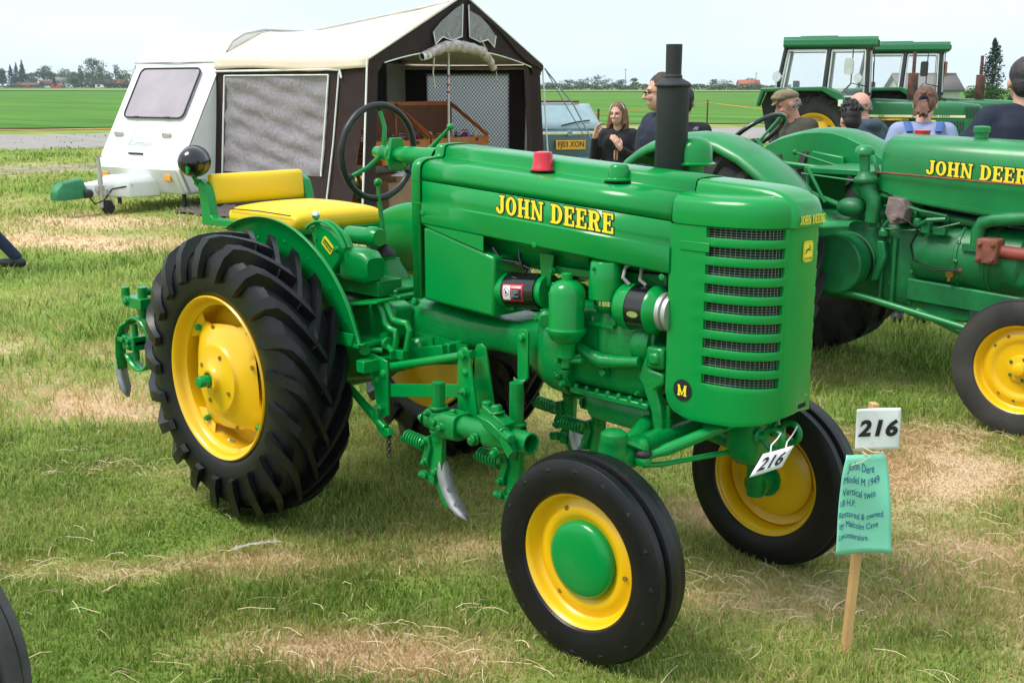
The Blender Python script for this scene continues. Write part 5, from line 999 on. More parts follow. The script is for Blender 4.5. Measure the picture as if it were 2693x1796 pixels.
b = B(); b.lathe([(.186, 0), (.196, .006), (.196, .02), (.186, .026)], (1.31, -.09, .7925), (1, 0, -.03), 32); b.lathe([(.182, 0), (.190, .006), (.190, .016), (.182, .022)], (1.48, -.09, .7875), (1, 0, -.03), 32); b.mk('block_flange', GROC, T2, ang=30)
b = B()
for i in range(5): a_ = rad(120+30*i); b.bolt((1.325, -.09+.19*math.cos(a_), .79+.19*math.sin(a_)), (1, 0, 0), .010)
b.mk('block_bolt', GROC, T2)
# ------------------------------------------------------------------ the two cab tractors further back
GLS = bpy.data.materials.new('cab_glass'); GLS.use_nodes = True
_t = GLS.node_tree; _b = _t.nodes['Principled BSDF']; _b.inputs['Base Color'].default_value = (.75, .9, .92, 1); _b.inputs['Roughness'].default_value = .04; _b.inputs['Alpha'].default_value = .13; _b.inputs['Specular IOR Level'].default_value = .6
GR3 = mat('seventies_green', (.004, .14, .040), .42, var=.08, coat=.3, coatr=.2)
TRIM = mat('pale_trim', (.72, .74, .74), .5); CABD = mat('cab_dark', (.02, .023, .024), .6); STRIPE = mat('cream_stripe', (.78, .74, .42), .5)
RUSTM = mat('rust_muffler', (.06, .035, .03), .85, vscale=9, col2=(.20, .075, .05), bump=.3, bscale=40)
def cab_tractor(label, loc, rz, model, mirror_dark):
    t = thing('cab_tractor', label, 'tractor', loc, rz, 'tractors with glazed cabs standing at the back')
    for s_ in (-1, 1):
        rear_tyre((0, .80), s_, .83, .45, .86, .42, 20, RUBD, t, lug_h=.05, delta=.34); rear_wheel((0, .80), s_, .45, .86, YEL, t, YEL)
        front_wheel(2.35, s_, .46, RUBD, .48, .27, .80, grooves=False, parent=t, cap=False)
    b = B(); b.cyl((0, -.7, .8), (0, .7, .8), .12); b.bx(-.5, 2.6, -.2, .2, .55, .95); b.bx(.9, 2.2, -.24, .24, .6, 1.1); b.mk('chassis', CABD, t, bevel=.02)
    b = B()
    for i in range(10): b.box((1.15+.1*i, -.25, .98+.05*math.sin(i*2.3)), (.07, .08, .10+.05*math.sin(i*1.7)))
    b.lathe([(.10, 0), (.10, .05)], (1.62, -.27, 1.02), (0, -1, 0), 20, True, True); b.mk('engine', GROC, t, bevel=.008)
    b = B(); b.loft([hs(.98, 1.17, 1.50, .28), hs(1.0, 1.16, 1.52, .29), hs(2.55, 1.14, 1.46, .28), hs(2.95, 1.13, 1.42, .275), hs(3.0, 1.14, 1.38, .25)]); b.mk('hood', GR3, t, ang=50)
    b = B(); b.bx(.985, 2.72, -.293, -.288, 1.17, 1.215); b.mk('hood_stripe', STRIPE, t)
    font_text('JOHN DEERE', .055, lambda u, v, l: (2.25+u, -.2945, 1.192+v), 'stripe_lettering', GTX, t, bold=.002, spacing=1.25)
    font_text(model, .05, lambda u, v, l: (1.22+u, -.2945, 1.192+v), 'model_number', GTX, t, bold=.001)
    b = B(); b.bx(1.95, 2.98, -.285, .285, .72, 1.14); b.mk('side_shield', GR3, t, bevel=.01)
    b = B()
    for i in range(9): b.bx(2.28+.05*i, 2.30+.05*i, -.292, -.286, .76, 1.10)
    for i in range(7): b.bx(2.70+.04*i, 2.715+.04*i, -.288, -.281, 1.17, 1.38)
    b.mk('cooling_louvre', CABD, t)
    b = B(); b.bx(2.99, 3.02, -.24, .24, .78, 1.36); b.mk('front_grille', CABD, t, bevel=.01)
    b = B(); b.bx(2.12, 2.20, -.295, -.289, 1.08, 1.12); b.mk('shield_badge', YTX, t)
    b = B(); b.lathe([(.085, 0), (.092, .01), (.092, .50), (.085, .51)], (1.75, -.08, 1.48), (0, 0, 1), 28, True, True); b.cyl((1.75, -.08, 1.98), (1.75, -.08, 2.38), .033); b.mk('exhaust_stack', RUSTM, t, ang=40)
    # cab
    X0, X1, YB, YT = -.72, .98, .72, .60
    def cp_(u, s_, z): k = (z-1.62)/.86; return Vector((X0+.14*k+(X1-X0-.14*k-.02*k)*u, s_*(YB+(YT-YB)*k), z))
    b = B(); b.loft([[(x, y, z) for x, y in ((X0+.08, -.66*g), (X1+.10, -.62*g), (X1+.10, .62*g), (X0+.08, .66*g))] for z, g in ((2.46, 1.02), (2.50, 1.06), (2.60, 1.03), (2.655, .93))]); b.bx(-.35, .35, -.4, .4, 2.655, 2.68); b.mk('cab_roof', GR3, t, bevel=.03, seg=3)
    b = B(); b.bx(X1+.085, X1+.125, -.55, .55, 2.50, 2.585); b.mk('roof_vent', CABD, t)
    b = B(); b.bx(X1+.12, X1+.13, -.38, -.12, 2.515, 2.57); b.bx(X1+.12, X1+.13, .12, .38, 2.515, 2.57); b.mk('roof_lamp', TRIM, t)
    P_ = {}
    b = B()
    for s_ in (-1, 1):
        for u in (0, .52, .97): b.bar(cp_(u, s_, 1.60 if u < .6 else 1.0), cp_(u, s_, 2.48), .06, .07)
        b.bar(cp_(0, s_, 2.46), cp_(1, s_, 2.46), .05, .06); b.bar(cp_(0, s_, 1.60), cp_(.52, s_, 1.60), .05, .06)
        b.bar(cp_(.52, s_, 1.62), cp_(.62, s_, 1.5), .05, .06); b.bar(cp_(.62, s_, 1.5), cp_(.97, s_, 1.5), .05, .05)
    for z in (1.6, 2.46): b.bar(cp_(0, -1, z), cp_(0, 1, z), .05, .06); b.bar(cp_(1, -1, z), cp_(1, 1, z), .05, .06)
    b.mk1('cab_frame', CABD, t, bevel=.008)
    def pane(pts, nm, tr=True):
        b = B(); b.add(pts, [tuple(range(len(pts)))]); g = b.mk(nm, GLS, t, smooth=False)
        if tr:
            c_ = sum((Vector(q) for q in pts), Vector())/len(pts)
            b = B(); P2 = [c_+(Vector(q)-c_)*.985 for q in pts]
            for i in range(len(P2)): b.bar(P2[i], P2[(i+1) % len(P2)], .02, .028)
            b.mk1('window_trim', TRIM, g)
    for s_ in (-1, 1):
        pane([cp_(.03, s_*1.0, 1.66), cp_(.49, s_, 1.66), cp_(.49, s_, 2.41), cp_(.03, s_, 2.41)], 'rear_side_window')
        pane([cp_(.55, s_, 1.66), cp_(.64, s_, 1.55), cp_(.94, s_, 1.55), cp_(.94, s_, 2.41), cp_(.55, s_, 2.41)], 'door_window')
        pane([cp_(.64, s_, 1.46), cp_(.94, s_, 1.46), cp_(.94, s_, .95), cp_(.80, s_, .95)], 'lower_window', False)
    pane([cp_(1, -.92, 1.55), cp_(1, .92, 1.55), cp_(1, .92, 2.41), cp_(1, -.92, 2.41)], 'windscreen'); pane([cp_(0, -.92, 1.66), cp_(0, .92, 1.66), cp_(0, .92, 2.41), cp_(0, -.92, 2.41)], 'rear_window')
    b = B(); b.bx(-.42, .0, -.25, .25, 1.30, 1.45); b.bx(-.46, -.36, -.25, .25, 1.45, 1.85); b.bx(-.6, 1.0, -.6, .6, 1.0, 1.05); b.bx(.72, .95, -.3, .3, 1.05, 1.6); b.mk('cab_interior', CABD, t, bevel=.03)
    b = B(); b.tube([Vector((.52+.10*math.cos(2*PI*i/24), .20*math.sin(2*PI*i/24), 1.68+.12*math.cos(2*PI*i/24))) for i in range(24)], .014, 8, closed=True); b.tube([(.52, 0, 1.66), (.72, 0, 1.45)], .02, 8); b.mk('steering_wheel', CABD, t)
    for s_ in (-1, 1):
        b = B(); pr = [(-1.02, 1.36), (-.92, 1.64), (.12, 1.66), (.40, 1.50), (.88, .78), (.96, .80), (.50, 1.60), (.18, 1.735), (-.98, 1.715), (-1.06, 1.40)]; b.xz(pr, s_*.62, s_*1.08); b.mk('fender', GR3, t, bevel=.02)
        b = B(); b.xz([(-1.0, 1.4), (-.9, 1.66), (.16, 1.66), (.42, 1.48), (.88, .78), (.3, .7), (-.9, .9)], s_*.60, s_*.62); b.mk('fender_inner', CABD, t)
        b = B(); b.xz([(.62, 1.15), (.96, .82), (.96, .55), (.55, .55)], s_*.45, s_*.95); b.mk('step_box', GR3, t, bevel=.015)
    b = B(); b.lathe([(.10, 0), (.105, -.03), (.06, -.09), (.02, -.10)], (-.72, -.90, 1.92), (-.55, -.8, 0), 24, True); b.cyl((-.72, -.90, 1.83), (-.72, -.9, 1.72), .015); b.mk('work_lamp', CHROME, t, ang=50)
    b = B(); m0 = Vector((1.0, -.78, 2.08)); b.tube([cp_(1, -1, 2.40), cp_(1, -1.25, 2.45), cp_(.80, -1.42, 2.42), cp_(.80, -1.42, 1.80), cp_(.97, -1.1, 1.74)], .012, 6); b.mk('mirror_arm', CABD, t)
    b = B(); c_ = cp_(.77, -1.44, 2.10); q = rrect(.20, .30, .06) if not mirror_dark else rrect(.17, .30, .04); b.prism(q, c_, (.80, -.6, 0), (0, 0, 1), .025); b.mk('wing_mirror', CABD if mirror_dark else mat('mirror_back', (.45, .47, .45), .6), t)
    b = B(); b.tube([cp_(1, -.3, 2.44)+Vector((.05, 0, 0)), cp_(1, .1, 2.2)+Vector((.06, 0, 0)), cp_(1, .35, 1.85)+Vector((.05, 0, 0))], .008, 6); b.tube([cp_(1, .15, 2.2)+Vector((.05, 0, 0)), cp_(1, .52, 1.75)+Vector((.05, 0, 0))], .013, 6); b.mk('wiper', CABD, t)
    b = B(); b.bx(.44, .52, -1.09, -1.085, 1.38, 1.50); b.mk('side_lamp', TRIM, t)
    return t
cab_tractor('green tractor with glazed cab and round silver lamp, left of the two cabs', (-7.82, 17.72, 0), rad(26.3), '3130', False)
cab_tractor('green tractor with glazed cab and dark oblong mirror, right of the two cabs', (-7.90, 21.05, 0), rad(26.3), '2130', True)
# ------------------------------------------------------------------ caravan
CWH = mat('caravan_white', (.82, .84, .84), .35, var=.02, coat=.3); CGR = mat('caravan_lower', (.70, .72, .70), .45, var=.04)
CVH = -1.383; CVO = (-11.29, 5.22, 0)
CV = thing('caravan', 'white touring caravan with sloping front window and green hitch cover', 'caravan', CVO, CVH)
YC = -.10
def side_prof(): return [(-.14, .24), (.03, .60), (-.02, .69), (-.80, 2.02), (-.86, 2.10), (-.92, 2.20), (-1.06, 2.34), (-1.30, 2.45), (-1.7, 2.52), (-4.6, 2.54), (-5.2, 2.44), (-5.45, 2.2), (-5.55, 1.2), (-5.5, .30)]
b = B(); b.xz(side_prof(), YC-.90, YC+.90); b.mk('caravan_body', CWH, CV, bevel=.07, seg=4, ang=30)
b = B(); b.xz([(-.10, .25), (.045, .59), (.0, .59), (-.16, .24)], YC-.80, YC+.80); b.mk('lower_panel', CGR, CV, bevel=.01)
def slope(t, v, l=0.):   # along the sloping front: t metres up from crease
    d = Vector((-.78, 0, 1.33)).normalized(); n = Vector((1.33, 0, .78)).normalized(); return Vector((-.02, 0, .69))+d*t+Vector((0, v+YC, 0))+n*l
b = B(); q = rrect(1.28, .82, .10); b.prism(q, slope(1.06, -.02, .005), (0, 1, 0), Vector((-.78, 0, 1.33)).normalized(), .03); WN = b.mk('front_window', mat('tinted_acrylic', (.36, .31, .35), .12, var=.12, vscale=2, coat=.8), CV, bevel=.012)
b = B(); q1 = [Vector((0, a, 0)) for a, c in q]; P = [slope(1.06+c, a-.02, .038) for a, c in rrect(1.26, .80, .09)]; b.tube(P, .013, 8, closed=True); b.mk('window_rubber', BLKM, WN)
b = B()
for v in (-.35, .30): b.box(slope(.66, v, .045), (.03, .10, .03))
b.mk('window_catch', BLKM, WN, bevel=.006)
b = B(); b.tube([slope(.075, -.34, .004), slope(.10, -.36, .004), slope(.50, -.30, .004), slope(.53, -.27, .004), slope(.53, .12, .004), slope(.50, .15, .004), slope(.10, .14, .004), slope(.075, .11, .004)], .006, 6, closed=True); b.mk('locker_door', CGR, CV)
b = B(); b.box(slope(.10, -.10, .015), (.02, .30, .025)); b.mk('locker_handle', BLKM, CV)
for v in (-.62, .40):
    b = B(); b.box(slope(.40, v, .02), (.04, .17, .07)); b.mk('grab_handle', BRASS, CV, bevel=.012)
font_text('Compass', .13, lambda u, v, l: slope(.26+v, -.10+u, .008), 'maker_script', mat('silver_script', (.35, .42, .48), .4), CV, shear=.35)
b = B(); b.tube([(-.83, YC-.92, 2.055), (-.79, YC, 2.06), (-.83, YC+.92, 2.055)], .02, 8, flat=.5); b.mk('front_gutter', BRASS, CV)
pr_ = side_prof(); b = B(); b.tube([(x, YC+.905, z) for x, z in pr_[2:11]], .018, 8); b.mk('awning_rail', BRASS, CV)
b = B(); b.tube([(x, YC+.90, z) for x, z in [(-.14, .24), (.02, .59), (-.02, .69), (-.80, 2.02)]], .016, 8); b.mk('corner_trim', mat('grey_trim', (.25, .26, .27), .5), CV)
for v in (-.70, .62):
    b = B(); b.box((.0, YC+v, .47), (.05, .14, .09)); b.mk('reflector', mat('amber', (.72, .35, .05), .4), CV, bevel=.01)
b = B(); b.box((-.10, YC+.90, .70), (.22, .03, .10)); b.mk('side_marker', BLKM, CV, bevel=.01)
# drawbar
b = B(); b.loft([[(x, YC+y*w_, z0+(z1-z0)*h_) for y, h_ in ((-1, 0), (1, 0), (1, .7), (.8, 1), (-.8, 1), (-1, .7))] for x, w_, z0, z1 in ((-.1, .34, .20, .50), (.40, .30, .21, .50), (.55, .16, .23, .46), (.95, .10, .26, .42))]); b.mk('drawbar_cover', CWH, CV, bevel=.02)
HG = mat('hitch_green', (.02, .20, .08), .55, var=.25, vscale=8)
b = B(); b.loft([[(x, YC+y*w_, z0+(z1-z0)*h_) for y, h_ in ((-1, 0), (1, 0), (1, .6), (.6, 1), (-.6, 1), (-1, .6))] for x, w_, z0, z1 in ((.98, .13, .24, .50), (1.30, .12, .23, .46), (1.40, .08, .23, .36))]); b.mk('hitch_cover', HG, CV, bevel=.02)
b = B(); b.lathe([(.05, 0), (.06, .02), (.055, .10), (.03, .12)], (1.02, YC+.13, .30), (-1, .2, 0), 16, True, True); b.mk('towing_socket', BLKM, CV)
b = B(); b.tube([(.98, YC+.14, .30), (.9, YC+.18, .16), (.75, YC+.19, .2), (.6, YC+.18, .34), (.35, YC+.3, .38)], .012, 6); b.mk('towing_cable', BLKM, CV)
b = B(); b.cyl((.78, YC+.17, .10), (.78, YC+.17, .78), .026); b.cyl((.78, YC+.17, .42), (.78, YC+.17, .60), .036); b.box((.78, YC+.17, .79), (.10, .03, .02)); b.box((.78, YC+.13, .36), (.10, .12, .07)); b.bar((.70, YC+.19, .34), (.60, YC+.20, .12), .02, .02); b.mk('jockey_post', BRASS, CV)
b = B(); b.lathe([(.03, -.035), (.09, -.03), (.10, 0), (.09, .03), (.03, .035)], (.68, YC+.17, .10), (0, 1, 0), 20, True, True); b.mk('jockey_wheel', BLKM, CV)
b = B(); b.cyl((-.2, YC+.70, .02), (-.2, YC+.70, .40), .03); b.cyl((-.2, YC-.7, .02), (-.2, YC-.7, .40), .03); b.mk('corner_steady', BLKM, CV)
b = B(); b.lathe([(.1, -.1), (.30, -.1), (.32, 0), (.30, .1), (.1, .1)], (-3.0, YC+.70, .31), (0, 1, 0), 28, True, True); b.mk('road_wheel', RUB, CV)
# ------------------------------------------------------------------ awning
AW = thing('awning', 'brown and cream caravan awning with open gable front', 'awning', CVO, CVH)
BRN = mat('brown_canvas', (.024, .010, .0095), .85, vscale=3, var=.25, bump=.3, bscale=9)
CRM = mat('cream_canvas', (.74, .62, .50), .85, vscale=1.6, var=.05, bump=.25, bscale=5)
PIP = mat('white_piping', (.8, .8, .78), .5)
def crinkle_mat(name, c1, c2, sc_, rough, bump):
    m = mat(name, c1, rough, vscale=sc_, col2=c2); t = m.node_tree; b_ = t.nodes['Principled BSDF']
    v = t.nodes.new('ShaderNodeTexVoronoi'); v.inputs['Scale'].default_value = 26; tcn = t.nodes.new('ShaderNodeTexCoord'); t.links.new(tcn.outputs['Object'], v.inputs['Vector'])
    wv = t.nodes.new('ShaderNodeTexWave'); wv.inputs['Scale'].default_value = 1.7; wv.inputs['Distortion'].default_value = 7; wv.inputs['Detail'].default_value = 3; wv.inputs['Detail Scale'].default_value = 1.2
    mpn = t.nodes.new('ShaderNodeMapping'); mpn.inputs['Rotation'].default_value = (rad(25), rad(50), 0); t.links.new(tcn.outputs['Object'], mpn.inputs['Vector']); t.links.new(mpn.outputs[0], wv.inputs['Vector'])
    ad = t.nodes.new('ShaderNodeMath'); ad.operation = 'MULTIPLY_ADD'; ad.inputs[1].default_value = .12; t.links.new(v.outputs['Distance'], ad.inputs[0]); t.links.new(wv.outputs['Fac'], ad.inputs[2])
    bp = t.nodes.new('ShaderNodeBump'); bp.inputs['Strength'].default_value = bump; bp.inputs['Distance'].default_value = .05; t.links.new(ad.outputs[0], bp.inputs['Height']); t.links.new(bp.outputs[0], b_.inputs['Normal']); return m
VIN = crinkle_mat('grey_vinyl', (.19, .17, .185), (.29, .265, .285), 30, .34, .22)
U0, U1, V0, V1 = -.72, -4.9, .80, 3.55; UM = (U0+U1)/2; ZE, ZP = 2.07, 2.98
def sag(t): return math.sin(PI*t)
# roof: two slopes, from gable ridge to caravan rail
def roof_pt(u, v, dz=0.):
    tv = (v-V0)/(V1-V0); k = 1-abs(u-UM)/abs(U0-UM); zb = 2.10+.40*min(1, k*2.2); zf = ZE+(ZP-ZE)*k; z = zb+(zf-zb)*tv
    return (u, v, z-.05*sag(tv)*(.3+.7*sag(k))+dz)
b = B(); us = [U0+(U1-U0)*i/24 for i in range(25)]; vs_ = [V0+(V1+.04-V0)*j/14 for j in range(15)]
b.grid([[roof_pt(u, v) for u in us] for v in vs_]); b.mk('awning_roof', CRM, AW, ang=60, sol=.006)
for u_, nm in ((U0, 1), (U1, -1)):
    b = B(); b.grid([[(u_+nm*(.012+.02*j/3), v, roof_pt(u_, v)[2]+.01-.20*j/3*(.75+.10*math.sin(v*3))) for v in vs_] for j in range(4)]); b.mk('roof_valance', CRM, AW, ang=60, sol=.004)
# left end wall: brown surround with a vinyl window
def wl(v, z, o=0.): t = (ZE-z)/ZE; return (U0+.22*t*t+.02*math.sin(v*5+z*3)*t+o, V0+(v-V0)*(1-.07*t), z)
zs_ = [ZE, 1.86, 1.6, 1.3, 1.0, .8, .55, .3, .06]; vv = [V0, .98, 1.5, 2.0, 2.5, 2.92, 3.1, V1]
b = B(); b.grid([[wl(v, z) for v in vv] for z in zs_], skip=lambda i, k: 1 <= i < 6 and 1 <= k < 5); b.mk('end_wall', BRN, AW, ang=60)
def wrinkle(v, z): return .012*math.sin(9*z+3.5*v)*math.sin(2.2*v+1)+.01*math.sin(17*z-6*v)
b = B(); b.grid([[wl(.98+(2.92-.98)*i/30, 1.86-(1.86-.55)*j/24, -.004+wrinkle(i/15, j/12)) for i in range(31)] for j in range(25)]); b.mk('vinyl_window', VIN, AW, ang=80)
b = B(); b.tube([wl(.98, 1.86, .012), wl(2.92, 1.86, .012)], .010, 6); b.tube([wl(2.92, 1.86, .012), wl(2.90, 1.2, .012), wl(2.92, .55, .012)], .013, 6); b.tube([wl(.98, 1.86, .012), wl(.96, 1.2, .012), wl(.98, .50, .012)], .013, 6); b.tube([wl(3.1, 1.90, .012), wl(3.08, 1.0, .012), wl(3.1, .1, .012)], .012, 6); b.tube([wl(V0, 1.92, .02), wl(2.9, 1.93, .02), wl(3.12, 1.92, .02), wl(3.16, 1.82, .03)], .016, 6); b.mk1('white_piping', PIP, AW)
# front: corner returns, gable, right hand panel
def fw(u, z, o=0.): t = (ZE-z)/ZE if z < ZE else 0; s_ = 1-abs(u-UM)/abs(U0-UM)*.0; return (u+(.30 if u > UM else -.12)*max(0, t)*(abs(u-UM)/abs(U0-UM)), V1+.10*max(0, t)+o, z)
b = B(); b.grid([[fw(U0-.02-.10*j*(1 if i < 3 else .6+.2*j), z) for j in range(3)] for i, z in enumerate([ZE, 1.8, 1.5, 1.2, .9, .6, .3, .05])]); b.mk('front_curtain', BRN, AW, ang=60)
b = B(); b.tube([fw(U0+.01, z, .012) for z in (ZE, 1.5, 1.0, .5, .06)], .013, 6); b.mk('corner_piping', PIP, AW)
gz_ = lambda u: ZE+(ZP-ZE)*(1-abs(u-UM)/abs(U0-UM))
def arch(u): x = (u-UM)/(U0-UM); return 2.24-.20*abs(x)**2.2-.10*abs(x) if abs(x) < .86 else 1.9
b = B(); ul = [U0+(U1-U0)*i/40 for i in range(41)]
b.grid([[(u, V1+.015, gz_(u)-.01-(gz_(u)-.01-min(arch(u), gz_(u)-.06))*j/5) for u in ul] for j in range(6)]); b.mk('gable_panel', BRN, AW, ang=60)
b = B(); b.tube([(u, V1+.03, gz_(u)-.01) for u in ul], .012, 6); b.mk('gable_piping', PIP, AW)
b = B(); b.tube([(u, V1+.03, min(arch(u), gz_(u)-.06)) for u in ul[3:38]], .009, 6); b.mk('arch_piping', PIP, AW)
b = B(); b.grid([[(u, V1+.06+.0*j, gz_(u)-.03-j*(.10+.05*math.sin(u*4))) for u in ul[21:]] for j in range(2)]); b.mk('gable_flap', BRN, AW)
b = B(); b.grid([[(fw(U1+.02+.115*j, z)[0], V1+.05*math.sin(j*2.1)*(1 if 0 < j < 4 else 0)+.06*max(0, (ZE-z)/ZE), z) for j in range(5)] for z in [ZE-.02, 1.8, 1.5, 1.2, .9, .6, .3, .05]]); b.mk('side_curtain', BRN, AW, ang=60)
b = B(); b.tube([fw(U1-.01, z, .03) for z in (ZE, 1.5, 1.0, .5, .06)], .014, 6); b.mk('curtain_piping', PIP, AW)
b = B(); b.grid([[(U1, v, z) for v in (V0, 1.35, 2.96, V1)] for z in (2.05, 1.9, .62, .05)], skip=lambda i, k: i == 1 and k == 1); b.mk('end_wall', BRN, AW)
QU = bpy.data.materials.new('silver_quilt'); QU.use_nodes = True
_t = QU.node_tree; _b = _t.nodes['Principled BSDF']; _b.inputs['Metallic'].default_value = .25; _b.inputs['Roughness'].default_value = .45
_tc = _t.nodes.new('ShaderNodeTexCoord'); _s = _t.nodes.new('ShaderNodeSeparateXYZ'); _t.links.new(_tc.outputs['Object'], _s.inputs[0])
def _sin(sock, k):
    m_ = _t.nodes.new('ShaderNodeMath'); m_.operation = 'MULTIPLY'; m_.inputs[1].default_value = k; _t.links.new(sock, m_.inputs[0]); n_ = _t.nodes.new('ShaderNodeMath'); n_.operation = 'SINE'; _t.links.new(m_.outputs[0], n_.inputs[0]); return n_.outputs[0]
_pr = _t.nodes.new('ShaderNodeMath'); _pr.operation = 'MULTIPLY'; _t.links.new(_sin(_s.outputs['Y'], 95.), _pr.inputs[0]); _t.links.new(_sin(_s.outputs['Z'], 95.), _pr.inputs[1])
_r = _t.nodes.new('ShaderNodeValToRGB'); _r.color_ramp.elements[0].color = (.25, .24, .27, 1); _r.color_ramp.elements[1].color = (.85, .85, .88, 1); _r.color_ramp.elements[0].position = .35; _r.color_ramp.elements[1].position = .75
_m2 = _t.nodes.new('ShaderNodeMapRange'); _m2.inputs[1].default_value = -1; _m2.inputs[2].default_value = 1; _t.links.new(_pr.outputs[0], _m2.inputs[0]); _t.links.new(_m2.outputs[0], _r.inputs['Fac']); _t.links.new(_r.outputs[0], _b.inputs['Base Color'])
_em = _t.nodes.new('ShaderNodeBsdfTranslucent'); _t.links.new(_r.outputs[0], _em.inputs['Color']); _mx = _t.nodes.new('ShaderNodeMixShader'); _mx.inputs[0].default_value = .55
_t.links.new(_b.outputs[0], _mx.inputs[1]); _t.links.new(_em.outputs[0], _mx.inputs[2]); _t.links.new(_mx.outputs[0], _t.nodes['Material Output'].inputs['Surface'])
b = B(); b.grid([[(U1+.02+.004*math.sin(i+j), 1.33+1.65*i/10, 1.93-1.33*j/10) for i in range(11)] for j in range(11)]); b.mk('quilted_window', QU, AW)
POL = mat('pole_grey', (.55, .55, .54), .4, metal=.5)
b = B(); b.cyl((U1+.25, V1-.12, .02), (U1+.12, V1-.14, 2.02), .028); b.cyl((U1+.12, V1-.14, 2.0), (U1+.14, V0+.1, 2.02), .022); b.cyl((UM+.30, V1-.05, .02), (UM+.26, V1-.05, 2.88), .018); b.cyl((U0-.08, V1-.08, .02), (U0-.08, V1-.08, 2.02), .02); b.cyl((UM+.26, V1-.05, 2.86), (UM+.26, V0, 2.52), .018); b.mk('awning_pole', POL, AW)
b = B()
for z in (1.62, 1.72, 1.84): b.cyl((UM+.278, V1-.05, z), (UM+.276, V1-.05, z+.035), .020)
b.mk('pole_band', RED, AW)
# gable vinyl flaps and rolled front
for sg in (1, -1):
    pts = [(.06, 2.86), (.08, 2.42), (.30, 2.36), (.48, 2.40), (.62, 2.30), (.66, 2.46), (.50, 2.60), (.22, 2.78)]
    b = B(); b.prism([(UM+sg*a*1.15, z-.02) for a, z in (pts if sg > 0 else pts[::-1])], (0, V1+.045, 0), (1, 0, 0), (0, 0, 1), -.012); b.mk('vinyl_flap', VIN, AW)
    b = B(); b.tube([(UM+sg*a*1.15, V1+.062, z-.02) for a, z in pts[:6]], .009, 6); b.mk('flap_piping', PIP, AW)
b = B(); P = [(UM+.98, V1+.06, 2.12), (UM+.84, V1+.08, 2.16), (UM+.6, V1+.10, 2.24), (UM+.3, V1+.11, 2.27), (UM, V1+.11, 2.25), (UM-.3, V1+.11, 2.21), (UM-.52, V1+.10, 2.10), (UM-.66, V1+.08, 1.98)]
fine = []
for i in range(len(P)-1):
    for k in range(4): q = Vector(P[i]).lerp(Vector(P[i+1]), k/4); fine.append(q)
fine.append(Vector(P[-1])); b.tube(fine, [.045+.035*math.sin(PI*min(1, (i+3)/(len(fine)+3)))+.008*math.sin(i*2.3) for i in range(len(fine))], 12); b.mk('rolled_front', mat('clear_roll', (.30, .20, .19), .25, vscale=12, col2=(.62, .55, .54), bump=.5, bscale=14), AW)
b = B(); b.lathe([(.058, 0), (.06, .07), (.055, .14)], (UM+.88, V1+.075, 2.14), (1, -.2, -.25), 14); b.mk('roll_strap', PIP, AW)
b = B(); b.tube([(UM+1.0, V1+.05, 2.11), (UM+.86, V1+.07, 2.15)], .035, 10); b.tube([(UM-.60, V1+.09, 2.04), (UM-.72, V1+.07, 1.94)], .04, 10); b.mk('roll_end', BLKM, AW)
b = B(); b.tube([(UM+.45, V1+.06, 2.45), (UM+.42, V1+.18, 2.28), (UM+.44, V1+.10, 2.18)], .008, 5); b.tube([(UM-.33, V1+.06, 2.42), (UM-.34, V1+.19, 2.22), (UM-.33, V1+.1, 2.12)], .008, 5); b.tube([(UM+.80, V1+.1, 2.10), (UM+.83, V1+.1, 1.9), (UM+.79, V1+.1, 1.68)], .012, 5); b.tube([(UM-.70, V1+.1, 1.98), (UM-.72, V1+.1, 1.84), (UM-.69, V1+.1, 1.76)], .008, 5); b.mk('tie_cord', mat('cord', (.55, .45, .36), .7), AW)
b = B(); b.tube([(U1-.05, V1+.05, 2.0), (U1-.10, V1+.55, 1.45), (U1-.02, V1+1.5, .02)], .012, 6); b.tube([(U1-.05, V1+.05, 2.0), (U1-.12, V1+.5, 1.3), (U1-.25, V1+1.35, .02)], .008, 6); b.mk('guy_rope', mat('grey_rope', (.16, .18, .17), .8), AW)
b = B(); b.grid([[(U0+.1+.75*i/6+.05*math.sin(j*2), V0-.2+1.3*j/8, .03+.10*abs(math.sin(i*1.3+j))*(1-i/6)) for j in range(9)] for i in range(7)]); b.mk('mud_flap', mat('grey_flap', (.10, .08, .085), .8), AW)
b = B(); b.bx(-5.3, -4.42, V0+.02, V0+.06, .45, 2.10); b.mk('caravan_door_panel', mat('door_grey', (.40, .39, .38), .6), CV, bevel=.01)
b = B(); b.bx(-4.38, -3.2, V0+.012, V0+.03, .5, 2.05); b.mk('dark_doorway', CABD, CV)
b = B(); b.bx(-5.38, -4.36, V0+.012, V0+.035, .40, 2.16); b.mk('door_surround', CABD, CV)
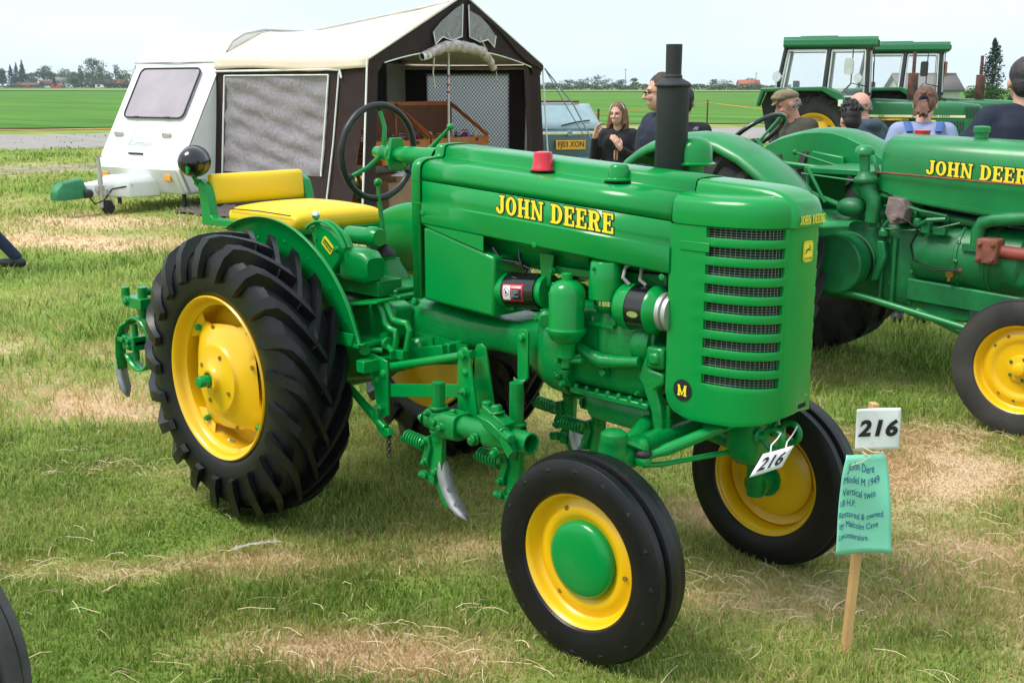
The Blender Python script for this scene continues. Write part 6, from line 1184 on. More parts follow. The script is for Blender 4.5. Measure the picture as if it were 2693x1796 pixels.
# ------------------------------------------------------------------ stall inside: two glazed cases of model tractors on trestles, boxes below
WOOD = mat('orange_wood', (.36, .085, .018), .5, vscale=4, col2=(.50, .15, .035), coat=.3)
cm = Matrix.Translation(CVO) @ Matrix.Rotation(CVH, 4, 'Z')
def cvw(u, v, z): return tuple(cm @ Vector((u, v, z)))
def case(label, u0, u1, v0, v1, z, lid=True):
    t = thing('display_case', label, 'display case', cvw((u0+u1)/2, (v0+v1)/2, z), CVH, 'wooden display cases on the stall'); hu = abs(u1-u0)/2; hv = (v1-v0)/2
    b = B(); b.bx(-hu, hu, hv-.02, hv, 0, .12); b.bx(-hu, hu, -hv, -hv+.02, 0, .12); b.bx(-hu, -hu+.02, -hv+.021, hv-.021, 0, .12); b.bx(hu-.02, hu, -hv+.021, hv-.021, 0, .12); b.bx(-hu+.021, hu-.021, -hv+.021, hv-.021, .0, .02); b.mk1('case_box', WOOD, t, bevel=.004)
    if lid:
        b = B(); b.bx(-hu+.03, hu-.03, -hv-.03, -hv-.01, .10, .62); b.mk('lid_panel', mat('lid_brown', (.14, .045, .022), .6), t)
        b = B(); b.bx(-hu, hu, -hv-.05, -hv, .58, .64); b.bx(-hu, -hu+.04, -hv-.05, -hv, .10, .58); b.bx(hu-.04, hu, -hv-.05, -hv, .10, .58); b.mk1('lid_frame', WOOD, t, bevel=.004)
        b = B(); b.bar((-hu+.02, -hv, .60), (-hu+.02, hv, .13), .03, .05); b.mk1('lid_stay', WOOD, t)
        b = B(); b.bar((hu-.02, -hv, .60), (hu-.02, hv, .13), .03, .05); b.mk1('lid_stay', WOOD, t)
    b = B(); b.box((-hu*.55, hv+.006, .08), (.06, .012, .04)); b.mk('case_catch', BLKM, t)
    return t
case('open lidded wooden case of model tractors at the left of the stall', -1.25, -2.55, 2.55, 3.15, .86)
case('open lidded wooden case of model tractors at the right of the stall', -2.60, -4.05, 2.45, 3.15, .86)
case('lower unlidded wooden tray of model tractors beneath the two cases', -1.35, -2.65, 2.75, 3.25, .66, False)
b = B()
for u in (-1.35, -2.5, -3.9):
    b.bar((u, 2.6, .84), (u, 3.1, .02), .04, .04); b.bar((u, 3.1, .60), (u, 2.6, .02), .04, .04)
b.bx(-4.0, -1.25, 2.5, 3.15, .80, .845); TB = b.mk1('trestle_table', WOOD, None); TB.location = CVO; TB.rotation_euler = (0, 0, CVH); tag(TB, 'wooden trestle table carrying the display cases in the awning', 'table')
TOYC = [(.55, .02, .02), (.03, .12, .40), (.65, .45, .03), (.08, .08, .09), (.55, .55, .56), (.03, .25, .06), (.40, .40, .42), (.60, .22, .03)]
def toy(u, v, z, k, s_):
    t = thing('model_tractor', 'tiny %s model tractor in the %s' % (('red', 'blue', 'yellow', 'black', 'silver', 'green', 'grey', 'orange')[k % 8], 'lower tray of the stall' if z < .8 else ('left open case on the stall' if u > -2.58 else 'right open case on the stall')), 'toy', cvw(u, v, z), CVH+random.uniform(-.5, .5), 'model tractors in the display cases')
    c = TOYC[k % len(TOYC)]; m = mat('toy_%s' % 'abcdefgh'[k % 8], c, .35)
    b = B(); b.bx(-.02*s_, .06*s_, -.018*s_, .018*s_, .03*s_, .065*s_); b.bx(-.045*s_, -.0*s_, -.022*s_, .022*s_, .04*s_, .085*s_); b.bx(-.045*s_, .0, -.022*s_, .022*s_, .10*s_, .11*s_); b.mk1('toy_body', m, t, smooth=False)
    b = B()
    for x, r_ in ((-.03, .034), (.045, .022)):
        for y in (-.03, .03): b.lathe([(r_*s_, -.008*s_), (r_*s_, .008*s_)], (x*s_, y*s_, r_*s_), (0, 1, 0), 10, True, True)
    b.mk1('toy_wheels', BLKM, t, smooth=False)
k = 0
for row, (v, z) in enumerate(((2.68, .885), (2.85, .885), (3.02, .885), (3.12, .685))):
    for i in range(12 if row < 3 else 8):
        u = -1.35-(.225 if row < 3 else .16)*i+random.uniform(-.03, .03)
        if abs(u+2.58) < .07: continue
        toy(u, v+random.uniform(-.03, .03), z, random.randrange(8), random.uniform(1.1, 1.7)); k += 1
CRD = mat('cardboard', (.33, .19, .10), .85, vscale=5, col2=(.42, .26, .15))
for lb, u, v, sz, z in (('large brown cardboard box under the stall, nearest the opening', -1.85, 3.0, (.62, .42, .42), 0), ('cardboard box lying under the stall behind the large one', -2.6, 2.85, (.55, .40, .40), 0), ('flat cardboard box on top of the large one under the stall', -1.95, 2.98, (.5, .36, .10), .42), ('small cardboard box under the right of the stall', -3.3, 2.9, (.45, .35, .30), 0)):
    t = B(); t.box((0, 0, sz[2]/2), sz); o = t.mk('cardboard_box', CRD, None, bevel=.008, loc=cvw(u, v, z), rot=(0, 0, CVH+random.uniform(-.2, .2))); tag(o, lb, 'box', 'boxes under the stall')
    t = B(); t.bx(-sz[0]/2, sz[0]/2, -.03, .03, sz[2]+.001, sz[2]+.003); t.mk('packing_tape', mat('parcel_tape', (.45, .33, .2), .4), o)
b = B(); b.bx(-.17, .17, -.13, .13, 0, .005); PP = b.mk('paper_sheet', WP, None, loc=cvw(-1.75, 3.3, .53), rot=(0, .1, CVH+.3)); tag(PP, 'white paper sheet lying on the box under the stall', 'paper')
# ------------------------------------------------------------------ car behind the awning
CARB = mat('car_blue', (.06, .13, .18), .28, coat=.7, var=.05); CGL = mat('car_glass', (.30, .42, .46), .05, coat=1., var=.1)
CR = thing('parked_car', 'grey blue hatchback with yellow number plate parked behind the awning', 'car', (-9.283, 11.998, 0), rad(133.9+20))
def csec(x, prof): return [(x, y, z) for y, z in prof]
lo = [(-.80, .22), (-.86, .35), (-.88, .60), (-.875, .80), (-.84, .90)]
def carsec(x, w_, zt, wt, zb=.90):
    L_ = [(a*w_, c if c < .85 else zb) for a, c in lo]+[(-wt-.03, zb+(zt-zb)*.55), (-wt, zt-.05), (-wt+.10, zt), (0, zt+.02)]
    return [(x, y, z) for y, z in L_]+[(x, -y, z) for y, z in reversed(L_[:-1])]
b = B(); b.loft([carsec(-.06, .90, .99, .66, .92), carsec(.0, .97, 1.00, .68, .92), carsec(.20, 1., 1.20, .66), carsec(.42, 1., 1.42, .60), carsec(.70, 1., 1.455, .60), carsec(1.6, 1., 1.47, .60), carsec(2.3, 1., 1.42, .60), carsec(3.0, 1., 1.02, .66), carsec(3.3, 1., .95, .74), carsec(4.3, .96, .80, .72, .72), carsec(4.5, .85, .62, .6, .6)]); b.mk('car_body', CARB, CR, ang=45, sub=1)
def hat(t, y): x = .015+.385*t; z = 1.005+.415*t; return Vector((x-.03, y, z+.02))
b = B(); b.grid([[hat(t, (y/4)*(.66-.10*t)) for y in range(-4, 5)] for t in (.0, .3, .6, .9, 1.0)]); b.mk('rear_window', CGL, CR, sol=.01)
b = B(); b.box(hat(1.06, 0)+Vector((-.01, 0, .01)), (.05, .75, .035)); b.mk('brake_light', mat('lamp_red', (.25, .01, .015), .3), CR, bevel=.008)
b = B(); b.tube([hat(.08, .1)+Vector((-.02, 0, .02)), hat(.22, -.20)+Vector((-.02, 0, .02)), hat(.28, -.45)+Vector((-.02, 0, .02))], .014, 6); b.mk('rear_wiper', BLKM, CR)
b = B(); b.box((-.105, 0, .955), (.03, 1.35, .05)); b.mk('tailgate_trim', CHROME, CR, bevel=.01)
b = B(); b.lathe([(.05, 0), (.045, .008)], (-.12, 0, .955), (-1, 0, 0), 24, True, True); b.xf(Matrix.Translation((0, 0, 0))); b.mk('car_badge', mat('badge_blue', (.25, .35, .45), .3), CR)
b = B(); b.box((-.125, -.02, .76), (.02, .54, .155)); PLt = b.mk('number_plate', mat('plate_yellow', (.86, .42, .03), .5), CR, bevel=.006)
font_text('FJ03 XON', .135, lambda u, v, l: Vector((-.1365, -.02-u, .76+v)), 'plate_letters', INK, PLt, bold=.002, sx=.84)
for s_ in (-1, 1):
    b = B(); b.box((.0, s_*.76, .78), (.10, .16, .30)); b.mk('tail_lamp', MATS['lamp_red'], CR, bevel=.03)
    for x in (.85, 3.45):
        b = B(); b.lathe([(.1, -.1), (.28, -.1), (.31, -.06), (.31, .06), (.28, .1), (.1, .1)], (x, s_*.74, .31), (0, 1, 0), 28, True, True); b.mk('car_tyre', RUB, CR)
b = B(); b.box((-.06, 0, .45), (.12, 1.66, .22)); b.mk('bumper', CARB, CR, bevel=.05, seg=3)
# ------------------------------------------------------------------ people
SKIN = mat('skin', (.62, .34, .25), .5, var=.07, vscale=14); SKINR = mat('skin_ruddy', (.66, .32, .25), .5, var=.08, vscale=14)
EYEW = mat('eye', (.03, .02, .015), .3)
def remesh(o, vox, it=4):
    md = o.modifiers.new('r', 'REMESH'); md.mode = 'VOXEL'; md.voxel_size = vox; md.use_smooth_shade = True
    if it: ms_ = o.modifiers.new('m', 'SMOOTH'); ms_.iterations = it; ms_.factor = .5
    return o
def solid(o): return o
def finger_hand(b, w_, d, palm, curl=.5, s_=1.):
    """palm slab plus four fingers and a thumb; w_=wrist, d=hand direction, palm=palm normal"""
    w_, d, palm = Vector(w_), Vector(d).normalized(), Vector(palm).normalized(); sd = d.cross(palm).normalized()*s_
    b.capsule(w_, w_+d*.03, .026, .030); b.capsule(w_+d*.03+sd*.018, w_+d*.085+sd*.022, .017, .015); b.capsule(w_+d*.03-sd*.018, w_+d*.085-sd*.022, .017, .015); b.capsule(w_+d*.03, w_+d*.09, .018, .016)
    for i, (o_, L) in enumerate(((-.030, .062), (-.010, .074), (.010, .070), (.029, .056))):
        p0 = w_+d*.088+sd*o_; d1 = (d*math.cos(curl*.6)+palm*math.sin(curl*.6)); p1 = p0+d1*L*.45; d2 = (d*math.cos(curl*1.6)+palm*math.sin(curl*1.6)); p2 = p1+d2*L*.33; d3 = (d*math.cos(curl*2.3)+palm*math.sin(curl*2.3))
        b.capsule(p0, p1, .0092, .0085, 8); b.capsule(p1, p2, .0085, .008, 8); b.capsule(p2, p2+d3*L*.24, .008, .0068, 8)
    t0 = w_+d*.028-sd*.026; t1 = t0+(d*.6-sd*.75+palm*.25).normalized()*.040; b.capsule(t0, t1, .013, .0105, 8); b.capsule(t1, t1+(d*.85-sd*.25+palm*.45).normalized()*.034, .0105, .008, 8)
def person(label, loc, rz, H, arms, head=(0, 0), top=None, legs=None, hair='short', hairc=(.02, .014, .01), trousers=(.03, .035, .05), skin=SKIN, lean=0., bulk=1., stride=0., collar=True, hood=False, extra=None, handv=.0075, group='visitors among the tractors'):
    P = thing('person', label, 'person', loc, rz, group); k = H/1.75
    def v(x, y, z): return Vector((x, y, z))*k
    hip, ch, nk = v(0, 0, .95), v(lean*.5, 0, 1.30), v(lean*.9, 0, 1.475)
    Rh = Matrix.Rotation(rad(head[0]), 3, 'Z') @ Matrix.Rotation(rad(head[1]), 3, 'Y'); hc = nk+Rh @ v(.025, 0, .155)
    def hp(x, y, z): return hc+Rh @ (Vector((x, y, z))*k)
    # body (skin) : one continuous surface
    b = B(); b.sph(hp(-.012, 0, .030), .1*k, 20, 14, (.98, .78, .98), Rh); b.sph(hp(.022, 0, -.035), .1*k, 16, 12, (.72, .62, .82), Rh); b.capsule(hp(.052, 0, -.085), hp(.062, 0, -.082), .030*k, .026*k)
    b.capsule(hp(.094, 0, .012), hp(.116, 0, -.022), .010*k, .015*k, 8); b.sph(hp(.103, .011, -.025), .010*k, 8, 6); b.sph(hp(.103, -.011, -.025), .010*k, 8, 6)
    b.capsule(hp(.080, -.035, .030), hp(.080, .035, .030), .014*k, .014*k, 8)
    for s_ in (-1, 1): b.sph(hp(.078, s_*.036, -.022), .020*k, 10, 8); b.sph(hp(-.005, s_*.079, -.005), .026*k, 10, 8, (.75, .38, 1.15), Rh)
    b.capsule(hp(.088, -.018, -.058), hp(.088, .018, -.058), .0085*k, .0085*k, 8); b.capsule(hp(.085, -.014, -.071), hp(.085, .014, -.071), .009*k, .009*k, 8)
    b.capsule(nk-v(.01, 0, .08), hp(-.015, 0, -.05), .056*k, .052*k)
    b.capsule(hip, ch, .12*k, .13*k); b.capsule(ch, nk-v(0, 0, .06), .12*k, .06*k)
    sh = {}
    for s_, key in ((1, 'L'), (-1, 'R')):
        s0 = ch+v(0, s_*.165, .115); el, wr, hd_, pm = arms[key]; e_, w_ = v(*el), v(*wr); sh[key] = (s0, e_, w_)
        b.capsule(s0, e_, .042*k, .036*k); b.capsule(e_, w_, .036*k, .025*k); b.capsule(ch+v(0, 0, .08), s0, .07*k, .045*k)
        finger_hand(b, w_, hd_, pm, .45, s_)
        h0 = hip+v(0, s_*.085, -.03); st = stride*s_; kn = v(st*.45+.02, s_*.09, .50); an = v(st*.95-.02-(.16*abs(st) if st < 0 else 0), s_*.09, .09+(.10*abs(st) if st < 0 else 0))
        b.capsule(h0, kn, .075*k, .050*k); b.capsule(kn, an, .050*k, .036*k); b.capsule(an-v(.03, 0, .045), an+v(.15, 0, -.055), .034*k, .030*k); sh['k'+key] = (h0, kn, an)
    remesh(b.mk1('body', skin, P), handv*k, 3)
    for s_ in (-1, 1):
        b = B(); b.sph(hp(.0875, s_*.031, .0115), .0105*k, 10, 8, (.6, 1.25, .75), Rh); b.mk1('eye', EYEW, P)
        b = B(); b.capsule(hp(.092, s_*.018, .033), hp(.088, s_*.046, .031), .0035*k, .003*k, 6); b.mk1('eyebrow', mat('brow_%d' % int(hairc[0]*1000), tuple(c*.8 for c in hairc), .8), P)
    b = B(); b.capsule(hp(.0955, -.017, -.0645), hp(.0955, .017, -.0645), .0028*k, .0028*k, 6); b.mk1('mouth', mat('lip', (.34, .10, .09), .5), P)
    # jacket
    m = top; g = bulk; b = B()
    b.capsule(hip-v(0, 0, .06), hip+v(0, 0, .1), .15*k*g, .155*k*g); b.capsule(hip+v(0, .05, 0), ch+v(0, .055, .02), .125*k*g, .13*k*g); b.capsule(hip+v(0, -.05, 0), ch+v(0, -.055, .02), .125*k*g, .13*k*g); b.capsule(ch, nk-v(.015, 0, .075), .14*k*g, .085*k)
    for key, s_ in (('L', 1), ('R', -1)):
        s0, e_, w_ = sh[key]; cuff = e_.lerp(w_, .93); b.capsule(s0, e_, .068*k*g, .054*k*g); b.capsule(e_, cuff, .054*k*g, .040*k); b.capsule(ch+v(0, s_*.05, .10), s0, .085*k*g, .068*k*g)
        mid = s0.lerp(e_, .55); b.capsule(mid-v(.012, 0, 0), mid+v(.012, 0, .02), .066*k*g, .062*k*g)
    if collar:
        N = 16
        for i in range(N): a = 2*PI*i/N; c0 = nk+v(.068*math.cos(a)-.01, .068*math.sin(a), -.055); b.capsule(c0, c0+v(.004*math.cos(a), .004*math.sin(a), .055 if abs(a-0) > .5 and abs(a-2*PI) > .5 else .02), .016*k, .012*k, 8)
    if hood: b.sph(nk+v(-.085, 0, -.01), .1*k, 14, 10, (.75, 1.15, .62)); b.capsule(nk+v(-.05, -.09, 0), nk+v(-.05, .09, 0), .05*k, .05*k)
    remesh(b.mk1('jacket', m, P), .013*k, 3)
    b = B(); b.capsule(hip-v(0, .04, .02), hip-v(0, -.04, .02), .115*k, .115*k)
    for key in 'LR': h0, kn, an = sh['k'+key]; b.capsule(h0, kn, .092*k, .066*k); b.capsule(kn, an+v(0, 0, .01), .066*k, .054*k)
    remesh(b.mk1('trousers', mat('trouser_%d' % int(trousers[0]*1000+trousers[2]*10000), trousers, .85, bump=.15, bscale=30), P), .014*k, 3)
    for key in 'LR':
        an = sh['k'+key][2]; b = B(); b.capsule(an-v(.045, 0, .045), an+v(.15, 0, -.05), .047*k, .042*k); b.capsule(an, an-v(0, 0, .03), .045*k, .05*k); remesh(b.mk1('shoe', mat('shoe_dark', (.02, .02, .024), .5), P), .012, 2)
    # hair
    hm = mat('hair_%d' % int(hairc[0]*1000+hairc[2]*100), hairc, .55, vscale=40, var=.5, bump=.6, bscale=120); b = B(); R_ = random.Random(int(H*1000)+len(label))
    if hair == 'short' or hair == 'spiky':
        b.sph(hp(-.026, 0, .046), .1*k, 20, 14, (.99, .85, .96), Rh); b.sph(hp(-.055, 0, -.005), .1*k, 16, 10, (.62, .78, .85), Rh)
        for i in range(220 if hair == 'spiky' else 170):
            a = R_.uniform(0, 2*PI); t = R_.uniform(0, 1.35); d = Vector((math.sin(t)*math.cos(a)*.98, math.sin(t)*math.sin(a)*.84, math.cos(t))); p0 = Vector((-.026, 0, .046))+d*.088
            if p0.x > .055 and p0.z < .09: continue
            L = R_.uniform(.03, .06) if hair == 'spiky' else R_.uniform(.014, .024); dd = d+Vector((R_.uniform(-.5, .5), R_.uniform(-.5, .5), R_.uniform(-.1, .4)))*(1 if hair == 'spiky' else 1.0)
            if hair == 'short': dd = d*.35+Vector((.55, R_.uniform(-.5, .5), -.1))*(1 if p0.z > .08 else -.2)+Vector((0, 0, -.6 if p0.z < .08 else 0))
            dd.normalize(); b.capsule(hp(*p0), hp(*(p0+dd*L)), .010*k, .003*k, 6)
    elif hair == 'bald':
        for i in range(150):
            a = R_.uniform(.9, 2*PI-.9); z = R_.uniform(-.055, .012); p0 = Vector((-.015+.094*math.cos(a), .080*math.sin(a), z)); b.capsule(hp(*p0), hp(*(p0+Vector((-.006, 0, -.014)))), .006*k, .003*k, 6)
    elif hair == 'tail':
        b.sph(hp(-.022, 0, .040), .1*k, 20, 14, (1.04, .88, 1.0), Rh); b.sph(hp(-.06, 0, -.01), .1*k, 16, 10, (.65, .8, .85), Rh)
        for i in range(46): o_ = Vector((-.135, R_.uniform(-.022, .022), -.02)); e_ = o_+Vector((R_.uniform(-.05, .0), R_.uniform(-.05, .05), R_.uniform(-.16, -.09))); b.capsule(hp(*o_), hp(*e_), .010*k, .004*k, 6)
        for i in range(60): a = R_.uniform(0, 2*PI); t = R_.uniform(.2, 1.5); d = Vector((math.sin(t)*math.cos(a)*1.02, math.sin(t)*math.sin(a)*.86, math.cos(t)*.98)); p0 = Vector((-.022, 0, .04))+d*.097; p1 = p0.lerp(Vector((-.13, 0, -.01)), .35); b.capsule(hp(*p0), hp(*(p1+(p1-Vector((-.02, 0, .03))).normalized()*.012)), .006*k, .006*k, 6)
    elif hair == 'long':
        b.sph(hp(-.022, 0, .044), .1*k, 20, 14, (1.0, .87, .99), Rh); b.sph(hp(-.06, 0, -.02), .1*k, 16, 10, (.62, .82, 1.), Rh)
        for i in range(150):
            a = R_.uniform(1.15, 2*PI-1.15); r_ = R_.uniform(.9, 1.08); p0 = Vector((-.02+.09*math.cos(a)*r_, .085*math.sin(a)*r_, R_.uniform(-.02, .06))); q = p0+Vector((R_.uniform(-.01, .02), R_.uniform(-.02, .02)+.012*math.copysign(1, p0.y), -.10)); q2 = q+Vector((R_.uniform(-.0, .03), R_.uniform(-.02, .02), R_.uniform(-.10, -.05))); b.capsule(hp(*p0), hp(*q), .009*k, .008*k, 6); b.capsule(hp(*q), hp(*q2), .008*k, .003*k, 6)
    if b.v: remesh(b.mk1('hair', hm, P), .0065*k, 1)
    if extra: extra(P, hp, v, nk, ch, hip, k)
    return P
def arm_down(o=.0): return {'L': ((-.01, .27, 1.14), (.10, .29, .90), (.3, .05, -1), (0, -1, 0)), 'R': ((-.01, -.27, 1.14), (.10, -.29, .90), (.3, -.05, -1), (0, 1, 0))}
NAVY = mat('navy_cloth', (.008, .012, .030), .85, bump=.2, bscale=30, var=.2); BLKC = mat('black_cloth', (.010, .011, .014), .85, bump=.2, bscale=30, var=.2)
OLIVE = mat('olive_fleece', (.055, .052, .038), .95, bump=.2, bscale=80, var=.15); SLATE = mat('slate_cloth', (.045, .07, .10), .85, bump=.2, bscale=30, var=.15); LAV = mat('lavender_cloth', (.20, .25, .46), .85, bump=.2, bscale=25, col2=(.30, .34, .52), vscale=4); PLUM = mat('plum_cloth', (.03, .022, .045), .85, var=.2)
def man_extra(P, hp, v, nk, ch, hip, k):
    b = B(); b.tube([hp(.100, .02, .012), hp(.104, .055, .010), hp(.09, .072, .012), hp(-.0, .082, .016)], .0028*k, 6); b.tube([hp(.104, .012, .014), hp(.106, .045, .020), hp(.105, .05, -.004), hp(.108, .014, -.008)], .0024*k, 6, closed=True); b.tube([hp(.104, -.012, .014), hp(.106, -.045, .020), hp(.105, -.05, -.004), hp(.108, -.014, -.008)], .0024*k, 6, closed=True); b.tube([hp(.100, -.02, .012), hp(.104, -.055, .010), hp(.09, -.072, .012), hp(-.0, -.082, .016)], .0028*k, 6); b.mk1('glasses', BLKM, P)
    b = B(); b.grid([[ch+v(.105+.03*(j/6), y*(.065-.03*j/6), .13-.24*j/6) for y in (-1, -.5, 0, .5, 1)] for j in range(7)]); b.mk1('shirt', mat('pale_shirt', (.45, .58, .70), .8), P, sol=.02)
    b = B(); b.tube([nk+v(.045, -.06, -.03), nk+v(.075, -.015, -.075)], .012*k, 8, flat=.4); b.tube([nk+v(.045, .06, -.03), nk+v(.075, .015, -.075)], .012*k, 8, flat=.4); b.mk1('shirt_collar', MATS['pale_shirt'], P)
a_man = {'L': ((.05, .27, 1.14), (.30, .20, 1.05), (1, -.1, -.1), (0, -.3, -1)), 'R': ((-.03, -.27, 1.13), (.16, -.25, .93), (.5, .1, -.9), (0, 1, 0))}
person('heavily built man in glasses and dark jacket, turned towards the girl', (-1.035, 3.60, 0), rad(-116), 1.775, a_man, (-18, 3), NAVY, hair='short', hairc=(.045, .026, .016), bulk=1.36, extra=man_extra)
def girl_extra(P, hp, v, nk, ch, hip, k):
    b = B(); b.tube([hp(-.0+.10*math.sin(t)*.0+.012, .089*math.cos(t), .030+.100*math.sin(t)) for t in [PI*i/14 for i in range(15)]], .006*k, 6, flat=.5); b.mk1('hairband', mat('silver_band', (.6, .6, .6), .3), P)
    b = B(); b.capsule(hp(.0935, -.016, -.064), hp(.0935, .016, -.064), .0042*k, .0042*k, 6); b.mk1('teeth', mat('teeth', (.72, .68, .62), .4), P)
    b = B(); b.tube([ch+v(.135, 0, .12), ch+v(.15, .005, -.1), hip+v(.16, 0, 0)], .006, 6); b.mk1('jacket_zip', BLKM, P)
a_girl = {'R': ((.05, -.26, 1.12), (.20, -.22, 1.385), (.15, .25, 1), (.2, .9, 0)), 'L': ((.03, .26, 1.12), (.20, .07, 1.265), (.15, -.45, .8), (-.5, -.6, 0))}
person('smiling girl with long brown hair in black coat raising one hand', GIRL, rad(-62), 1.55, a_girl, (-12, 2), BLKC, hair='long', hairc=(.16, .075, .035), bulk=1.0, extra=girl_extra, handv=.006)
def bag_extra(P, hp, v, nk, ch, hip, k):
    b = B(); b.sph(ch+v(-.22, 0, -.05), .2*k, 16, 12, (.55, .85, 1.1)); b.mk1('rucksack', BLKM, P)
    b = B(); b.tube([ch+v(.10, -.10, .02), ch+v(.02, -.12, .17), ch+v(-.12, -.11, .12)], .02*k, 8, flat=.4); b.mk1('rucksack_strap', mat('webbing', (.12, .12, .13), .7), P)
person('dark haired man with a rucksack half hidden behind the exhaust stack', BACKM, rad(120), 1.69, arm_down(), (0, 0), BLKC, hair='short', hairc=(.012, .01, .01), extra=bag_extra)
def cap_extra(P, hp, v, nk, ch, hip, k):
    b = B(); b.sph(hp(-.015, 0, .075), .1*k, 20, 12, (1.18, .95, .52)); b.sph(hp(.045, 0, .075), .1*k, 16, 10, (.80, .88, .35)); b.capsule(hp(.10, -.045, .052), hp(.10, .045, .052), .012*k, .012*k); b.capsule(hp(.13, -.025, .044), hp(.13, .025, .044), .008*k, .008*k); remesh(b.mk1('flat_cap', mat('tweed', (.22, .17, .105), .95, vscale=60, var=.3, bump=.3, bscale=150), P), .010, 3)
    b = B(); b.box(ch+v(.125, .07, .03), (.02, .06, .012)); b.mk1('chest_logo', WHITE, P)
    b = B(); b.tube([nk+v(.06, .0, -.06), ch+v(.14, 0, .05), ch+v(.145, 0, -.08)], .005, 6); b.mk1('fleece_zip', BLKM, P)
person('man in tweed flat cap and olive fleece looking down', CAPM, rad(-122), 1.70, {'L': ((.08, .27, 1.12), (.32, .16, 1.10), (1, -.2, -.2), (0, -.3, -1)), 'R': ((.06, -.27, 1.12), (.30, -.16, 1.06), (1, .2, -.2), (0, .3, -1))}, (-8, 24), OLIVE, hair='bald', hairc=(.25, .23, .21), skin=SKINR, lean=.10, bulk=1.2, extra=cap_extra)
person('person with short spiky black hair seen from behind', (-.493, 5.257, 0), rad(128), 1.56, arm_down(), (14, 8), PLUM, hair='spiky', hairc=(.016, .012, .012))
person('bald man in slate blue hooded jacket with head bowed', (-.784, 6.114, 0), rad(165), 1.66, arm_down(), (10, 16), SLATE, hair='bald', hairc=(.20, .17, .15), skin=SKINR, hood=True, lean=.06, bulk=1.08)
def tie_extra(P, hp, v, nk, ch, hip, k):
    b = B(); b.lathe([(.018, -.012), (.032, -.008), (.034, .004), (.024, .012)], hp(-.132, 0, -.012), (-.8, 0, -.3), 16, True, True); b.mk1('hair_tie', NAVY, P)
    for s_ in (-1, 1):
        b = B(); b.tube([ch+v(-.125, s_*.10, .12), ch+v(-.06, s_*.115, .185), ch+v(.05, s_*.115, .17)], .028*k, 8, flat=.4); b.mk1('jacket_panel', mat('mid_blue', (.06, .13, .34), .85), P)
person('woman with brown ponytail in pale blue jacket seen from behind', WOMAN, rad(120), 1.71, arm_down(), (-12, 26), LAV, hair='tail', hairc=(.13, .052, .028), bulk=1.12, lean=.13, extra=tie_extra)
def navy_extra(P, hp, v, nk, ch, hip, k):
    b = B(); b.tube([ch+v(-.155, -.17, .02), ch+v(-.165, 0, .015), ch+v(-.155, .17, .02)], .005, 6); b.mk1('yoke_seam', BLKC, P)
    b = B(); b.box(ch+v(-.135, -.0, .135), (.012, .07, .018)); b.mk1('back_logo', WHITE, P)
person('tall man in navy fleece at the right edge seen from behind', NAVYM, rad(132), 1.85, {'L': ((-.01, .36, 1.14), (.14, .36, .92), (.3, .05, -1), (0, -1, 0)), 'R': ((-.01, -.36, 1.14), (.14, -.36, .92), (.3, -.05, -1), (0, 1, 0))}, (-6, 4), NAVY, hair='short', hairc=(.035, .026, .03), bulk=1.42, extra=navy_extra)
person('person in jeans walking out past the left edge', (-7.235, 1.11, 0), rad(-136), 1.75, arm_down(), (0, 0), SLATE, hair='short', hairc=(.03, .02, .015), trousers=(.012, .022, .055), stride=.42, group='visitors among the tractors')
# ------------------------------------------------------------------ rope fence, far trees, houses, cars
ORG = mat('orange_rope', (.75, .27, .03), .7)
RF = thing('rope_fence', 'thin orange rope strung along stakes in front of the green field', 'fence', (0, 0, 0))
RPT = [(-22, 20, .95), (-12.5, 23.0, .88), (-4, 30.5, .88), (3.0, 41, .9), (9.45, 57, 1.08), (13, 47, .75), (24, 50, .9)]
b = B(); path = []
for i in range(len(RPT)-1):
    for k in range(8):
        t = k/8; q = Vector(RPT[i]).lerp(Vector(RPT[i+1]), t); x, y = ld(q.x, q.y); path.append((x, y, q.z-.08*math.sin(PI*t)))
b.tube(path, .014, 6); b.mk1('rope', ORG, RF)
STK = mat('dark_stake', (.09, .05, .035), .85)
for lt, dp, z in RPT:
    x, y = ld(lt, dp); b = B(); b.cyl((x, y, -.05), (x, y, z+.12), .045, .04, 10); b.mk('fence_stake', STK, RF)
LEAFM = {}
def leafmat(name, c1, c2):
    m = mat(name, c1, .8, vscale=.25, col2=c2, spec=.2); return m
